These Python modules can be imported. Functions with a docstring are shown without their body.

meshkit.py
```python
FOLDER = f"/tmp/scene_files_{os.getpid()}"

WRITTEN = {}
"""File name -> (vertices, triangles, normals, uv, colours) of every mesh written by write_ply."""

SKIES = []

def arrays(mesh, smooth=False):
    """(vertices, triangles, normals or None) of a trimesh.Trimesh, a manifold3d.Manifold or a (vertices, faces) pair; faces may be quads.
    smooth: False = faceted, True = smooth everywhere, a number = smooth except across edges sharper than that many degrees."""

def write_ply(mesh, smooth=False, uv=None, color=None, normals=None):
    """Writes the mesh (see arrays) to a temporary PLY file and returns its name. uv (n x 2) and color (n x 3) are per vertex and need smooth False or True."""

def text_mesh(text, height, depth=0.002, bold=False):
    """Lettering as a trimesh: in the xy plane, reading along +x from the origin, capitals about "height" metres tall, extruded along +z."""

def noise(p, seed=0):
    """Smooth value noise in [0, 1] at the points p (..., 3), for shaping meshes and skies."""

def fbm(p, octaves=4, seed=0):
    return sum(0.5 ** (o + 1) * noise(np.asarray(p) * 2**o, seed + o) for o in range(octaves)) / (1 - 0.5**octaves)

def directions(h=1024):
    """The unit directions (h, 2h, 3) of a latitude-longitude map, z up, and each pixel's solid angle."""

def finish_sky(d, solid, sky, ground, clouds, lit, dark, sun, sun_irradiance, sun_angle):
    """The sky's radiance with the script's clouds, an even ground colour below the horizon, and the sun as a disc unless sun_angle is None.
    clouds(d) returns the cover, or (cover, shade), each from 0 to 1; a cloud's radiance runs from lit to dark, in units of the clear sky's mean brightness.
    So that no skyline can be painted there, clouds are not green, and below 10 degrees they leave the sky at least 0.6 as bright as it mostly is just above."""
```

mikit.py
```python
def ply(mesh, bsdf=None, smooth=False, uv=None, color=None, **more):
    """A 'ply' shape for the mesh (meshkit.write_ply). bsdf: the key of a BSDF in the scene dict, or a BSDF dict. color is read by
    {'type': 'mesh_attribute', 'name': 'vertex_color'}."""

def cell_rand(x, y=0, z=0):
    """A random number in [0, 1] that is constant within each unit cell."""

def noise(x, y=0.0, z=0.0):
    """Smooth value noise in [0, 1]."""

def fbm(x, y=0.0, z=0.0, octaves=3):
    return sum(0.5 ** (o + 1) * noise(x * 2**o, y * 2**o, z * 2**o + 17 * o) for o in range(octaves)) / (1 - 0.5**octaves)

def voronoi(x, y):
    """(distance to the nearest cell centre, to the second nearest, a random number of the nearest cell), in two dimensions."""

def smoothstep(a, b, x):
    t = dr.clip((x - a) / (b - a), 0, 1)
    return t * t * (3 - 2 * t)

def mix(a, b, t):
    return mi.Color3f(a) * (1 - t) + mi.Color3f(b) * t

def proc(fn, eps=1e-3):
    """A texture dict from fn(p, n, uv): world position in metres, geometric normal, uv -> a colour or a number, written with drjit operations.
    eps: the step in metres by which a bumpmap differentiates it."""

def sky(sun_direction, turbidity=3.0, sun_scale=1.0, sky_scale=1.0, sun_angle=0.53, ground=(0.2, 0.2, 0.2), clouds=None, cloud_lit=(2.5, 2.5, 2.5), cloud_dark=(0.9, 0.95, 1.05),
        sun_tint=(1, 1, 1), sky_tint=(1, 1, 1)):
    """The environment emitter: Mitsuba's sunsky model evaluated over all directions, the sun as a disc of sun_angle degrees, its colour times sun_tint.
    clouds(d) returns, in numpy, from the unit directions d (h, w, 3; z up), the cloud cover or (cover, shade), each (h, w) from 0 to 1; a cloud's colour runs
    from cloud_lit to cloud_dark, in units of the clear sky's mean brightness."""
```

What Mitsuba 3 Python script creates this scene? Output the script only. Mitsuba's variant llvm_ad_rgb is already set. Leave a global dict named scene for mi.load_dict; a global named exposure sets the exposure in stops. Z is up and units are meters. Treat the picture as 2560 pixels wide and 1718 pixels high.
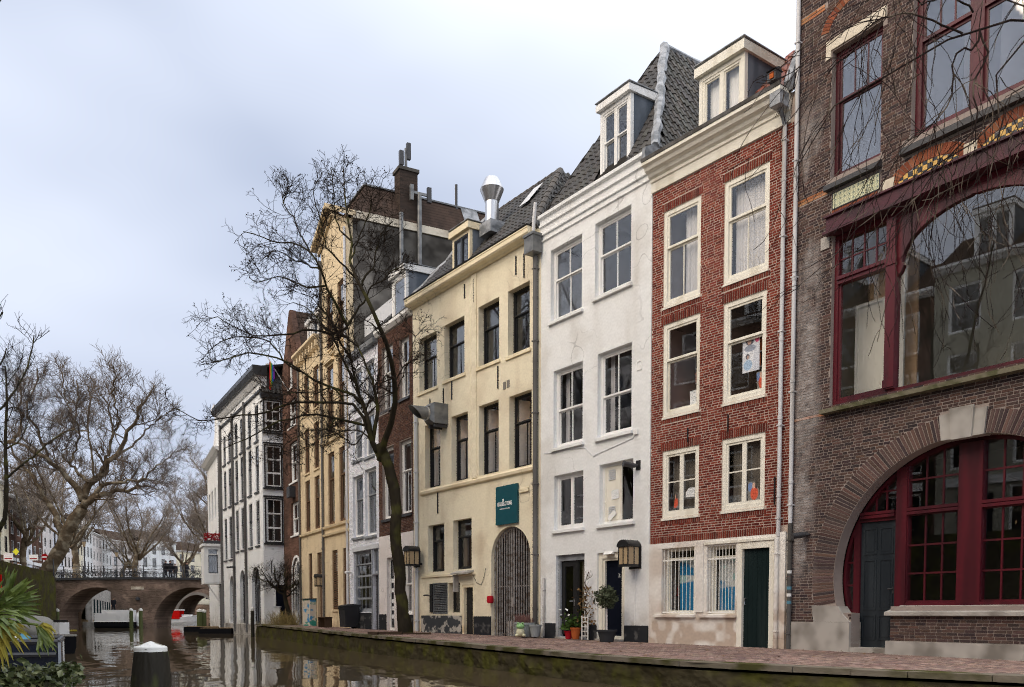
import math, random
import numpy as np, trimesh, shapely, drjit as dr, mitsuba as mi, mikit, meshkit
from shapely.geometry import Polygon, box as sbox, LineString, Point
from shapely.ops import unary_union
from mikit import proc, noise, fbm, smoothstep, mix, cell_rand, voronoi
T = mi.ScalarTransform4f
scene, labels = {}, {}
random.seed(7)
RNG = np.random.default_rng(7)

# ------------------------------------------------------------------ camera, sky, exposure
exposure = 2.93
EYE = 0.85
PITCH = math.radians(3.0)
FX = 2200.0 / 2560
scene['camera'] = {'type': 'perspective', 'fov_axis': 'x', 'fov': math.degrees(2 * math.atan(0.5 / FX)),
    'to_world': T().look_at(origin=[0, 0, EYE], target=[0, math.cos(PITCH), EYE - math.sin(PITCH)], up=[0, 0, 1]),
    'principal_point_offset_x': 0.0, 'principal_point_offset_y': 0.5 - (1532 + 2200 * math.tan(PITCH)) / 1718,
    'near_clip': 0.1, 'far_clip': 3000.0}

def clouds(d):
    h = d[..., 2].clip(0, 1)
    q = np.stack([d[..., 0] * 1.6, d[..., 1] * 1.6, h * 3.2], -1)
    n = meshkit.fbm(q * 1.5 + 3.1, 4, 5)
    m = meshkit.fbm(q * 0.7 + 9.7, 3, 11)
    base = np.clip(0.06 + 0.68 * d[..., 0] + 0.85 * h ** 1.8, 0.10, 0.95)   # brighter towards the zenith, as under any overcast
    shade = np.clip(1.0 - base - 0.62 * (m - 0.5) - 0.45 * (n - 0.5), 0, 1)
    return np.ones_like(h), shade

scene['sky'] = dict(sampling_weight=150.0, **mikit.sky((-0.62, -0.45, 0.62), turbidity=4, sun_scale=0.3, sun_angle=55, sky_scale=1.0, clouds=clouds,
    cloud_lit=(2.62, 2.70, 2.86), cloud_dark=(.77, .88, 1.13), sun_tint=(0.97, 0.99, 1.04), ground=(0.03, 0.03, 0.03)))

# ------------------------------------------------------------------ materials
def tw(b): return {'type': 'twosided', 'bsdf': b}
def bump(b, fn, scale, eps=2e-3): return {'type': 'bumpmap', 'scale': scale, 'tex': proc(fn, eps), 'bsdf': b}
def rgb(c): return {'type': 'rgb', 'value': [float(x) for x in c]}
def mat(key, color, rough=0.7, spec=0.3, metallic=0.0, bumpfn=None, scale=0.0, eps=2e-3, extra=None):
    c = proc(color) if callable(color) else (color if isinstance(color, dict) else rgb(color))
    if spec <= 0: b = {'type': 'diffuse', 'reflectance': c}
    else: b = {'type': 'principled', 'base_color': c, 'roughness': rough, 'specular': spec, 'metallic': metallic, **(extra or {})}
    if bumpfn is not None: b = bump(b, bumpfn, scale, eps)
    scene[key] = tw(b)
    return key

def mod(x, m): return x - m * dr.floor(x / m)
def grain(p, n, uv): return fbm(p.x * 12, p.y * 12, p.z * 12, 2)
def grainfine(p, n, uv): return noise(p.x * 60, p.y * 60, p.z * 60)
def coarse(p, n, uv): return fbm(p.x * 5, p.y * 5, p.z * 5, 2)
def blot(p, k=0.6, o=3): return fbm(p.x * k, p.y * k, p.z * k, min(o, 3))
def streak(p, k=3.0): return fbm(p.x * k, p.y * k, p.z * 0.35, 2)

def plaster(base, dirt, amount=0.5, damp=0.9):
    def fn(p, n, uv):
        a = smoothstep(0.52, 0.80, blot(p, 0.9, 5)) * amount * 0.55
        s = smoothstep(0.50, 0.85, streak(p, 2.2)) * amount * 0.5
        low = smoothstep(damp, 0.0, p.z - 0.25 * noise(p.x * 3, p.y * 3, 1.0)) * smoothstep(0.30, 0.66, noise(p.x * 5, p.y * 5, p.z * 4)) * amount
        c = mix(base, dirt, dr.clip(a + s + low, 0, 0.85))
        crack = smoothstep(.010, .003, dr.abs(fbm(p.x * 1.3, p.y * 1.3, p.z * 1.3, 2) - .5)) * smoothstep(.52, .68, noise(p.x * .45, p.y * .45, p.z * .6))
        return c * (0.93 + 0.14 * noise(p.x * 20, p.y * 20, p.z * 20)) * (1 - .3 * crack)
    return fn

mat('white_plaster', plaster((.785, .80, .80), (.46, .43, .38), .6), spec=0, bumpfn=coarse, scale=.010)
mat('yellow_plaster', plaster((.79, .725, .555), (.56, .47, .34), .85), spec=0, bumpfn=coarse, scale=.016)
mat('yellow_trim', plaster((.82, .73, .53), (.58, .45, .27), .6), spec=0)
mat('ochre_plaster', plaster((.66, .54, .36), (.44, .34, .22), .8), spec=0)
mat('pale_plaster', plaster((.74, .70, .68), (.50, .44, .40), .5), spec=0)
mat('worn_plaster', plaster((.78, .755, .71), (.46, .36, .28), .95, 1.5), spec=0, bumpfn=coarse, scale=.010)
mat('bluish_paint', plaster((.70, .72, .78), (.45, .45, .48), .4), spec=0)
mat('cement_render', lambda p, n, uv: mix((.16, .15, .135), (.06, .055, .05), smoothstep(.3, .7, blot(p, 1.6, 5))) * (0.6 + .8 * smoothstep(.3, .75, streak(p, 1.2))), spec=0)
mat('black_plinth', lambda p, n, uv: mix((.028, .030, .034), (.10, .10, .10), smoothstep(.55, .75, blot(p, 5))), spec=0)
mat('peeling_plinth', lambda p, n, uv: mix((.06, .065, .07), (.42, .40, .36), smoothstep(.50, .60, blot(p, 4.2, 5))), spec=0)
mat('cream_paint', lambda p, n, uv: mix((.79, .765, .675), (.62, .58, .48), .7 * smoothstep(.5, .8, streak(p, 5))), spec=0)
mat('white_paint', lambda p, n, uv: mix((.80, .80, .785), (.60, .58, .54), .6 * smoothstep(.5, .8, streak(p, 5))), spec=0)
mat('grey_paint', lambda p, n, uv: mix((.30, .32, .35), (.18, .19, .20), smoothstep(.4, .8, blot(p, 3))), spec=0)
mat('pale_grey_paint', (.55, .57, .60), spec=0)
mat('black_paint', (.013, .013, .014), rough=.35, spec=.5)
mat('maroon_paint', lambda p, n, uv: mix((.082, .006, .013), (.046, .005, .010), smoothstep(.35, .7, streak(p, 4))), rough=.38, spec=.45)
mat('purple_steel', lambda p, n, uv: mix((.075, .022, .032), (.045, .018, .024), smoothstep(.4, .7, blot(p, 3))), rough=.45)
mat('green_door_paint', lambda p, n, uv: mix((.012, .021, .022), (.030, .042, .042), smoothstep(.45, .8, streak(p, 5))), spec=0)
mat('blue_door_paint', lambda p, n, uv: mix((.010, .015, .021), (.022, .029, .036), smoothstep(.45, .8, streak(p, 5))), rough=.4, spec=.5)
mat('navy_paint', (.008, .010, .018), spec=0)
mat('brown_board', lambda p, n, uv: mix((.085, .058, .040), (.045, .030, .022), fbm(p.x * 30, p.y * 30, p.z * 1.5, 3)), spec=0)
mat('brown_paint', (.16, .10, .065), spec=0)
mat('dark_metal', (.035, .035, .038), rough=.45, spec=.5)
mat('iron_bar', lambda p, n, uv: mix((.28, .265, .255), (.15, .12, .10), smoothstep(.45, .7, blot(p, 9))), spec=0)
mat('white_bar', (.78, .77, .73), spec=0)
mat('galvanised', lambda p, n, uv: mix((.20, .205, .205), (.12, .125, .13), smoothstep(.35, .7, blot(p, 4))), rough=.4, metallic=.3)
mat('zinc_pipe', lambda p, n, uv: mix((.155, .152, .150), (.09, .085, .08), smoothstep(.35, .7, streak(p, 4))), spec=0)
mat('white_pipe', lambda p, n, uv: mix((.63, .63, .64), (.40, .38, .36), smoothstep(.45, .8, streak(p, 7))), spec=0)
mat('steel', (.62, .62, .63), rough=.28, metallic=.9)
mat('lead', lambda p, n, uv: mix((.30, .315, .335), (.13, .14, .15), smoothstep(.35, .7, blot(p, 4, 5))), rough=.5, spec=.4, bumpfn=coarse, scale=.03)
mat('slate_cheek', lambda p, n, uv: mix((.10, .12, .145), (.17, .19, .22), smoothstep(.35, .75, streak(p, 3))), spec=0)
mat('stone', lambda p, n, uv: mix((.42, .40, .37), (.20, .185, .165), smoothstep(.35, .75, .6 * blot(p, 2.5, 5) + .4 * streak(p, 4))), spec=0)
mat('sand_stone', lambda p, n, uv: mix((.66, .60, .49), (.40, .34, .26), smoothstep(.45, .8, blot(p, 2.5, 5))), spec=0)
mat('mossy_sill', lambda p, n, uv: mix((.17, .155, .11), (.09, .09, .05), smoothstep(.4, .7, blot(p, 5, 4))), spec=0)
mat('room', (.125, .115, .10), spec=0)
mat('dark_room', (.035, .033, .03), spec=0)
mat('warm_room', (.32, .25, .18), spec=0)
mat('olive_room', (.23, .215, .165), spec=0)
mat('white_door_inside', (.62, .62, .57), spec=0)
mat('plywood', lambda p, n, uv: mix((.50, .36, .22), (.42, .28, .16), fbm(p.x * 3, p.y * 3, p.z * 30, 3)), spec=0)
mat('net_curtain', (.62, .61, .60), spec=0)
mat('lace_curtain', lambda p, n, uv: mix((.22, .20, .17), (.12, .11, .095), noise(p.x * 90, p.y * 90, p.z * 60)), spec=0)
mat('paper', (.78, .78, .76), spec=0)
mat('sign_teal', (.002, .062, .082), rough=.4, spec=.4)
mat('letter_white', (.86, .86, .84), spec=0)
mat('glow', (.9, .6, .3), spec=0)
mat('lamp_glass', (.40, .30, .18), rough=.25, spec=.5)
mat('red_plastic', (.45, .02, .03), spec=0)
mat('vivid_red', (.62, .012, .010), spec=0)
mat('orange_clay', (.42, .11, .035), spec=0)
mat('grey_pot', (.30, .325, .33), spec=0)
mat('dark_pot', (.045, .048, .052), spec=0)
mat('frog_green', (.28, .50, .22), spec=0)
mat('frog_cream', (.62, .60, .42), spec=0)
mat('bin_plastic', (.016, .017, .020), rough=.45, spec=.4)
mat('leaf_olive', (.085, .10, .06), spec=0)
mat('leaf_green', (.055, .095, .025), spec=0)
mat('leaf_heather', (.17, .09, .08), spec=0)
mat('dry_leaf', (.20, .12, .055), spec=0)
mat('petal_white', (.75, .75, .72), spec=0)
mat('palm_leaf', lambda p, n, uv: mix((.13, .17, .030), (.055, .085, .018), noise(p.x * 14, p.y * 14, p.z * 14)), rough=.4, spec=.5)
mat('palm_yellow', lambda p, n, uv: mix((.36, .25, .045), (.20, .20, .04), noise(p.x * 9, p.y * 9, p.z * 9)), spec=0)
mat('ivy_leaf', lambda p, n, uv: mix((.045, .06, .018), (.19, .20, .09), smoothstep(.45, .85, noise(p.x * 23, p.y * 23, p.z * 23))), rough=.4, spec=.5)
mat('dead_grass', (.26, .20, .085), spec=0)
mat('bark_dark', lambda p, n, uv: mix((.032, .027, .020), (.060, .058, .022), smoothstep(.45, .75, blot(p, 2.2, 4))) * (0.65 + .7 * fbm(p.x * 18, p.y * 18, p.z * 5, 3)), spec=0, bumpfn=lambda p, n, uv: fbm(p.x * 16, p.y * 16, p.z * 4, 2), scale=.02)
mat('twig_dark', (.026, .020, .016), spec=0)
mat('twig_near', lambda p, n, uv: mix((.030, .022, .020), (.14, .115, .09), smoothstep(.52, .8, noise(p.x * 6, p.y * 6, p.z * 6))), spec=0)
mat('bark_plane', lambda p, n, uv: mix((.115, .085, .055), (.25, .21, .15), smoothstep(.48, .70, blot(p, 1.7, 4))) * (0.6 + .8 * fbm(p.x * 6, p.y * 6, p.z * 6, 3)), spec=0, bumpfn=coarse, scale=.04)
mat('twig_plane', (.14, .11, .085), spec=0)
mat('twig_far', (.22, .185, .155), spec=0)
mat('post_wood', lambda p, n, uv: mix((.018, .015, .010), (.052, .058, .014), smoothstep(.46, .68, .5 * streak(p, 9) + .5 * blot(p, 4))), rough=.75, bumpfn=lambda p, n, uv: fbm(p.x * 30, p.y * 30, p.z * 3, 2), scale=.015)
mat('post_cap', lambda p, n, uv: mix((.72, .72, .68), (.34, .32, .26), smoothstep(.50, .66, .5 * streak(p, 14) + .5 * blot(p, 10))), spec=0)
mat('far_post', (.10, .115, .05), spec=0)
mat('hull_navy', (.006, .009, .020), rough=.22, spec=.6)
mat('hull_white', (.74, .74, .73), rough=.3)
mat('hull_black', (.012, .012, .014), spec=0)
mat('deck_wood', (.24, .17, .10), spec=0)
mat('tarp_grey', (.27, .26, .235), spec=0)
mat('tarp_blue', (.10, .25, .33), spec=0)
mat('rope', (.55, .52, .46), spec=0)
mat('planter_wood', lambda p, n, uv: mix((.20, .205, .13), (.12, .125, .075), fbm(p.x * 2, p.y * 22, p.z * 22, 3)), spec=0)
mat('soil', (.05, .035, .025), spec=0)
mat('jacket_white', (.72, .72, .72), spec=0)
mat('jacket_dark', (.02, .02, .023), spec=0)
mat('jeans', (.055, .085, .15), spec=0)
mat('trousers_dark', (.022, .024, .032), spec=0)
mat('skin', (.48, .29, .21), spec=0)
mat('hair', (.04, .028, .02), spec=0)
mat('sign_red', (.30, .012, .014), spec=0)
mat('sign_yellow', (.72, .68, .05), spec=0)
mat('asphalt', (.09, .088, .085), spec=0)
mat('earth', lambda p, n, uv: mix((.12, .10, .075), (.07, .065, .05), blot(p, .4)), spec=0)
mat('sooty_brick', lambda p, n, uv: mix((.075, .055, .046), (.04, .034, .03), noise(p.x * 5, p.y * 5, p.z * 14)), spec=0)

# bricks: tone per brick from vertex colour, fine grain as relief
VC = {'type': 'mesh_attribute', 'name': 'vertex_color'}
scene['brick'] = tw(bump({'type': 'diffuse', 'reflectance': VC}, grainfine, .006))
def salt(p, n, uv):   # lime bloom on the old brickwork beside the gutter pipes
    u = (p.x - 6.41) * .551 + (p.y - 20.45) * -.835
    band = smoothstep(.05, .2, u) * smoothstep(.86, .50, u + .18 * (noise(p.z * 1.3) - .5))
    v = band * smoothstep(.40, .66, .6 * fbm(u * 3.5, p.z * .9, 2.0, 4) + .4 * noise(p.z * .5)) * smoothstep(1.2, 2.2, p.z) * smoothstep(12.6, 11.0, p.z)
    return dr.clip(v * (.35 + .75 * noise(u * 9, p.z * 16, 4.0)) * .62, 0, .62)
scene['dark_brick'] = tw(bump({'type': 'blendbsdf', 'weight': proc(salt), 'a': {'type': 'diffuse', 'reflectance': VC}, 'b': {'type': 'diffuse', 'reflectance': rgb((.50, .48, .47))}}, grainfine, .006))
mat('red_mortar', lambda p, n, uv: mix((.57, .46, .39), (.43, .35, .30), blot(p, 2)), spec=0)
mat('dark_mortar', lambda p, n, uv: mix((.36, .305, .275), (.24, .20, .18), blot(p, 2)), spec=0)
scene['tile'] = tw({'type': 'principled', 'base_color': VC, 'roughness': .55, 'specular': .35})
def mossy(p, n, uv):
    return mix((.062, .053, .032), (.080, .078, .022), smoothstep(.42, .66, fbm(p.x * 2.2, p.y * 2.2, p.z * 1.4, 5))) * (0.45 + 1.0 * fbm(p.x * 7, p.y * 7, p.z * 5, 3))
mat('mossy_wall', mossy, spec=0, bumpfn=lambda p, n, uv: fbm(p.x * 6, p.y * 6, p.z * 9, 2), scale=.05)
mat('quay_edge', lambda p, n, uv: mix((.19, .165, .13), (.075, .072, .03), smoothstep(.38, .68, blot(p, 2.0, 5))), spec=0, bumpfn=grain, scale=.012)
mat('paving_joint', (.13, .105, .085), spec=0)
mat('bridge_brick', lambda p, n, uv: mix((.23, .165, .13), (.125, .092, .072), smoothstep(.3, .7, blot(p, .5, 5))) * (0.75 + .5 * cell_rand(dr.floor(p.x * 3.6 + .5 * mod(dr.floor(p.z * 9), 2)), 0, dr.floor(p.z * 9))) * (1 + .5 * smoothstep(.6, .8, blot(p, .9, 4))), spec=0)
mat('bridge_stone', lambda p, n, uv: mix((.34, .31, .28), (.16, .14, .12), blot(p, .8, 4)), spec=0)
mat('gable_brick', lambda p, n, uv: mix((.145, .085, .065), (.085, .055, .045), smoothstep(.3, .7, blot(p, .9, 4))) * (0.75 + .5 * cell_rand(dr.floor((p.x + p.y) * 4 + .5 * mod(dr.floor(p.z * 16), 2)), 0, dr.floor(p.z * 16))), spec=0)

def ripples(p, n, uv):
    a = fbm(p.x * .9 + .2 * p.y, p.y * .42, 1.0, 3)
    b = noise(p.x * 4.2, p.y * 1.9, 5.0)
    return a * .75 + b * .10
scene['water_surface'] = tw(bump({'type': 'plastic', 'diffuse_reflectance': rgb((.082, .062, .036)), 'int_ior': 1.33, 'nonlinear': False}, ripples, .020, 2e-2))
scene['window_glass'] = {'type': 'thindielectric', 'int_ior': 1.55}
scene['sky_glass'] = {'type': 'thindielectric', 'int_ior': 2.3}
mat('pale_room', (.45, .45, .46), spec=0)
scene['mirror_glass'] = {'type': 'thindielectric', 'int_ior': 1.9}

# ------------------------------------------------------------------ scene writing
def key_for(name, parent=None):
    base = (parent + '__' if parent else '') + name
    k, i = base, 0
    while k in USED:
        i += 1
        k = f'{base}_{i:03d}'
    USED.add(k)
    return k
USED = set()
def lab(k, label=None, cat=None, group=None, kind=None):
    d = {a: b for a, b in (('label', label), ('category', cat), ('group', group), ('kind', kind)) if b}
    if d: labels[k] = d
def thing(name, label, cat, group=None):
    k = key_for(name); lab(k, label, cat, group); return k
def put(parent, name, mesh, m, smooth=False, fr=None, color=None, label=None, cat=None, group=None, kind=None):
    """One entry of the scene; fr: the local frame that the mesh is given in."""
    k = key_for(name, parent)
    v, f = mesh if isinstance(mesh, tuple) else (np.array(mesh.vertices), np.array(mesh.faces))
    if fr is not None: v = fr(v)
    scene[k] = mikit.ply((v, f), m, smooth=smooth, color=color)
    lab(k, label, cat, group, kind)
    return k

class Frame:
    """x along the front from its left end, y into the building, z up."""
    def __init__(s, O, d):
        s.O = np.array(O, float); d = np.array(d, float); s.d = d / np.linalg.norm(d)
        s.i = np.array([-s.d[1], s.d[0]])           # into the building
    def __call__(s, v):
        v = np.atleast_2d(np.asarray(v, float))
        q = s.O + v[:, :1] * s.d + v[:, 1:2] * s.i
        return np.column_stack([q, v[:, 2]])

FACES = np.array([[0, 2, 3], [0, 3, 1], [4, 5, 7], [4, 7, 6], [0, 1, 5], [0, 5, 4], [2, 6, 7], [2, 7, 3], [0, 4, 6], [0, 6, 2], [1, 3, 7], [1, 7, 5]])
def boxes(a):
    """Boxes from rows (x0, x1, y0, y1, z0, z1) as one mesh."""
    a = np.atleast_2d(np.asarray(a, float)); n = len(a)
    v = np.empty((n, 8, 3)); k = 0
    for x in (0, 1):
        for y in (2, 3):
            for z in (4, 5):
                v[:, k, 0], v[:, k, 1], v[:, k, 2] = a[:, x], a[:, y], a[:, z]; k += 1
    f = (FACES[None] + np.arange(n)[:, None, None] * 8).reshape(-1, 3)
    return v.reshape(-1, 3), f
def join(*ms):
    vs, fs, at = [], [], 0
    for m in ms:
        v, f = m if isinstance(m, tuple) else (np.array(m.vertices), np.array(m.faces))
        vs.append(v); fs.append(np.asarray(f) + at); at += len(v)
    return np.vstack(vs), np.vstack(fs)
def shift(m, t): return m[0] + np.asarray(t, float), m[1]
def slab(poly, y0, y1):
    """A polygon in (x, z) as a solid between y0 and y1."""
    ms = []
    for g in getattr(poly, 'geoms', [poly]):
        if g.is_empty or g.area < 1e-6: continue
        m = trimesh.creation.extrude_polygon(g, y1 - y0, engine='earcut')
        v = np.array(m.vertices); ms.append((np.column_stack([v[:, 0], v[:, 2] + y0, v[:, 1]]), np.array(m.faces)[:, ::-1]))
    return join(*ms)
def plan(poly, z0, z1):
    """A polygon in (x, y) as a solid between z0 and z1."""
    ms = []
    for g in getattr(poly, 'geoms', [poly]):
        m = trimesh.creation.extrude_polygon(g, z1 - z0, engine='earcut')
        v = np.array(m.vertices); v[:, 2] += z0; ms.append((v, np.array(m.faces)))
    return join(*ms)
def tube(pts, r, sides=6, caps=True):
    p = np.asarray(pts, float); n = len(p)
    r = np.broadcast_to(np.asarray(r, float), (n,))
    t = np.gradient(p, axis=0); t /= np.linalg.norm(t, axis=1, keepdims=True) + 1e-12
    ref = np.array([0, 0, 1.0]) if abs(t[:, 2]).mean() < .8 else np.array([1.0, 0, 0])
    a = np.cross(t, ref); a /= np.linalg.norm(a, axis=1, keepdims=True) + 1e-12
    b = np.cross(t, a); w = np.arange(sides) * 2 * np.pi / sides
    v = p[:, None] + r[:, None, None] * (np.cos(w)[None, :, None] * a[:, None] + np.sin(w)[None, :, None] * b[:, None])
    i, j = np.meshgrid(np.arange(n - 1), np.arange(sides), indexing='ij')
    q = np.stack([i * sides + j, i * sides + (j + 1) % sides, (i + 1) * sides + (j + 1) % sides, (i + 1) * sides + j], -1).reshape(-1, 4)
    f = np.vstack([q[:, [0, 1, 2]], q[:, [0, 2, 3]]]); v = v.reshape(-1, 3)
    if caps:
        v = np.vstack([v, p[:1], p[-1:]]); e = np.arange(sides); m = n * sides
        f = np.vstack([f, np.stack([e * 0 + m, (e + 1) % sides, e], 1), np.stack([e * 0 + m + 1, (n - 1) * sides + e, (n - 1) * sides + (e + 1) % sides], 1)])
    return v, f
def lathe(profile, sides=20, at=(0, 0, 0)):
    """profile: (radius, z) from bottom to top, round the z axis."""
    pr = np.asarray(profile, float); n = len(pr); w = np.arange(sides) * 2 * np.pi / sides
    v = np.stack([pr[:, :1] * np.cos(w), pr[:, :1] * np.sin(w), np.repeat(pr[:, 1:], sides, 1)], -1).reshape(-1, 3) + np.asarray(at)
    i, j = np.meshgrid(np.arange(n - 1), np.arange(sides), indexing='ij')
    q = np.stack([i * sides + j, i * sides + (j + 1) % sides, (i + 1) * sides + (j + 1) % sides, (i + 1) * sides + j], -1).reshape(-1, 4)
    return v, np.vstack([q[:, [0, 1, 2]], q[:, [0, 2, 3]]])
def profile_x(poly, x0, x1):
    """A polygon in (y, z) drawn along x: cornices, gutters, sills."""
    m = trimesh.creation.extrude_polygon(Polygon(poly), x1 - x0, engine='earcut'); v = np.array(m.vertices)
    return np.column_stack([v[:, 2] + x0, v[:, 0], v[:, 1]]), np.array(m.faces)
def sweep(profile, path):
    """A (y, z) profile swept along an (x, z) path by plain offset: for small trims."""
    return profile_x(profile, *path)
def quad(p): return np.asarray(p, float), np.array([[0, 1, 2], [0, 2, 3]])
def ring(x0, x1, z0, z1, w, y0, y1):
    return boxes([(x0, x0 + w, y0, y1, z0, z1), (x1 - w, x1, y0, y1, z0, z1), (x0 + w, x1 - w, y0, y1, z0, z0 + w), (x0 + w, x1 - w, y0, y1, z1 - w, z1)])
def flat(poly, y):
    ms = []
    for g in getattr(poly, 'geoms', [poly]):
        if g.is_empty or g.area < 1e-4: continue
        v, f = trimesh.creation.triangulate_polygon(g, engine='earcut'); ms.append((np.column_stack([v[:, 0], np.full(len(v), y), v[:, 1]]), np.asarray(f)))
    return join(*ms)
def rect(r): return sbox(r[0], r[2], r[1], r[3])

def curtain(x0, x1, z0, z1, y, waves=6, amp=.03, n=None, seed=0):
    n = n or waves * 6 + 1
    x = np.linspace(x0, x1, n); r = np.random.default_rng(seed)
    ph = np.cumsum(r.uniform(.6, 1.4, n)); ph = ph / ph[-1] * waves * 2 * np.pi
    rows = 5; V = []
    for k in range(rows):
        a = k / (rows - 1)
        V.append(np.column_stack([x + .012 * np.sin(ph * .7 + a), y + amp * (.6 + .5 * a) * np.sin(ph + .5 * a), np.full(n, z0 + (z1 - z0) * (1 - a))]))
    v = np.vstack(V); i, j = np.meshgrid(np.arange(rows - 1), np.arange(n - 1), indexing='ij')
    q = np.stack([i * n + j, i * n + j + 1, (i + 1) * n + j + 1, (i + 1) * n + j], -1).reshape(-1, 4)
    return v, np.vstack([q[:, [0, 1, 2]], q[:, [0, 2, 3]]])

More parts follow.
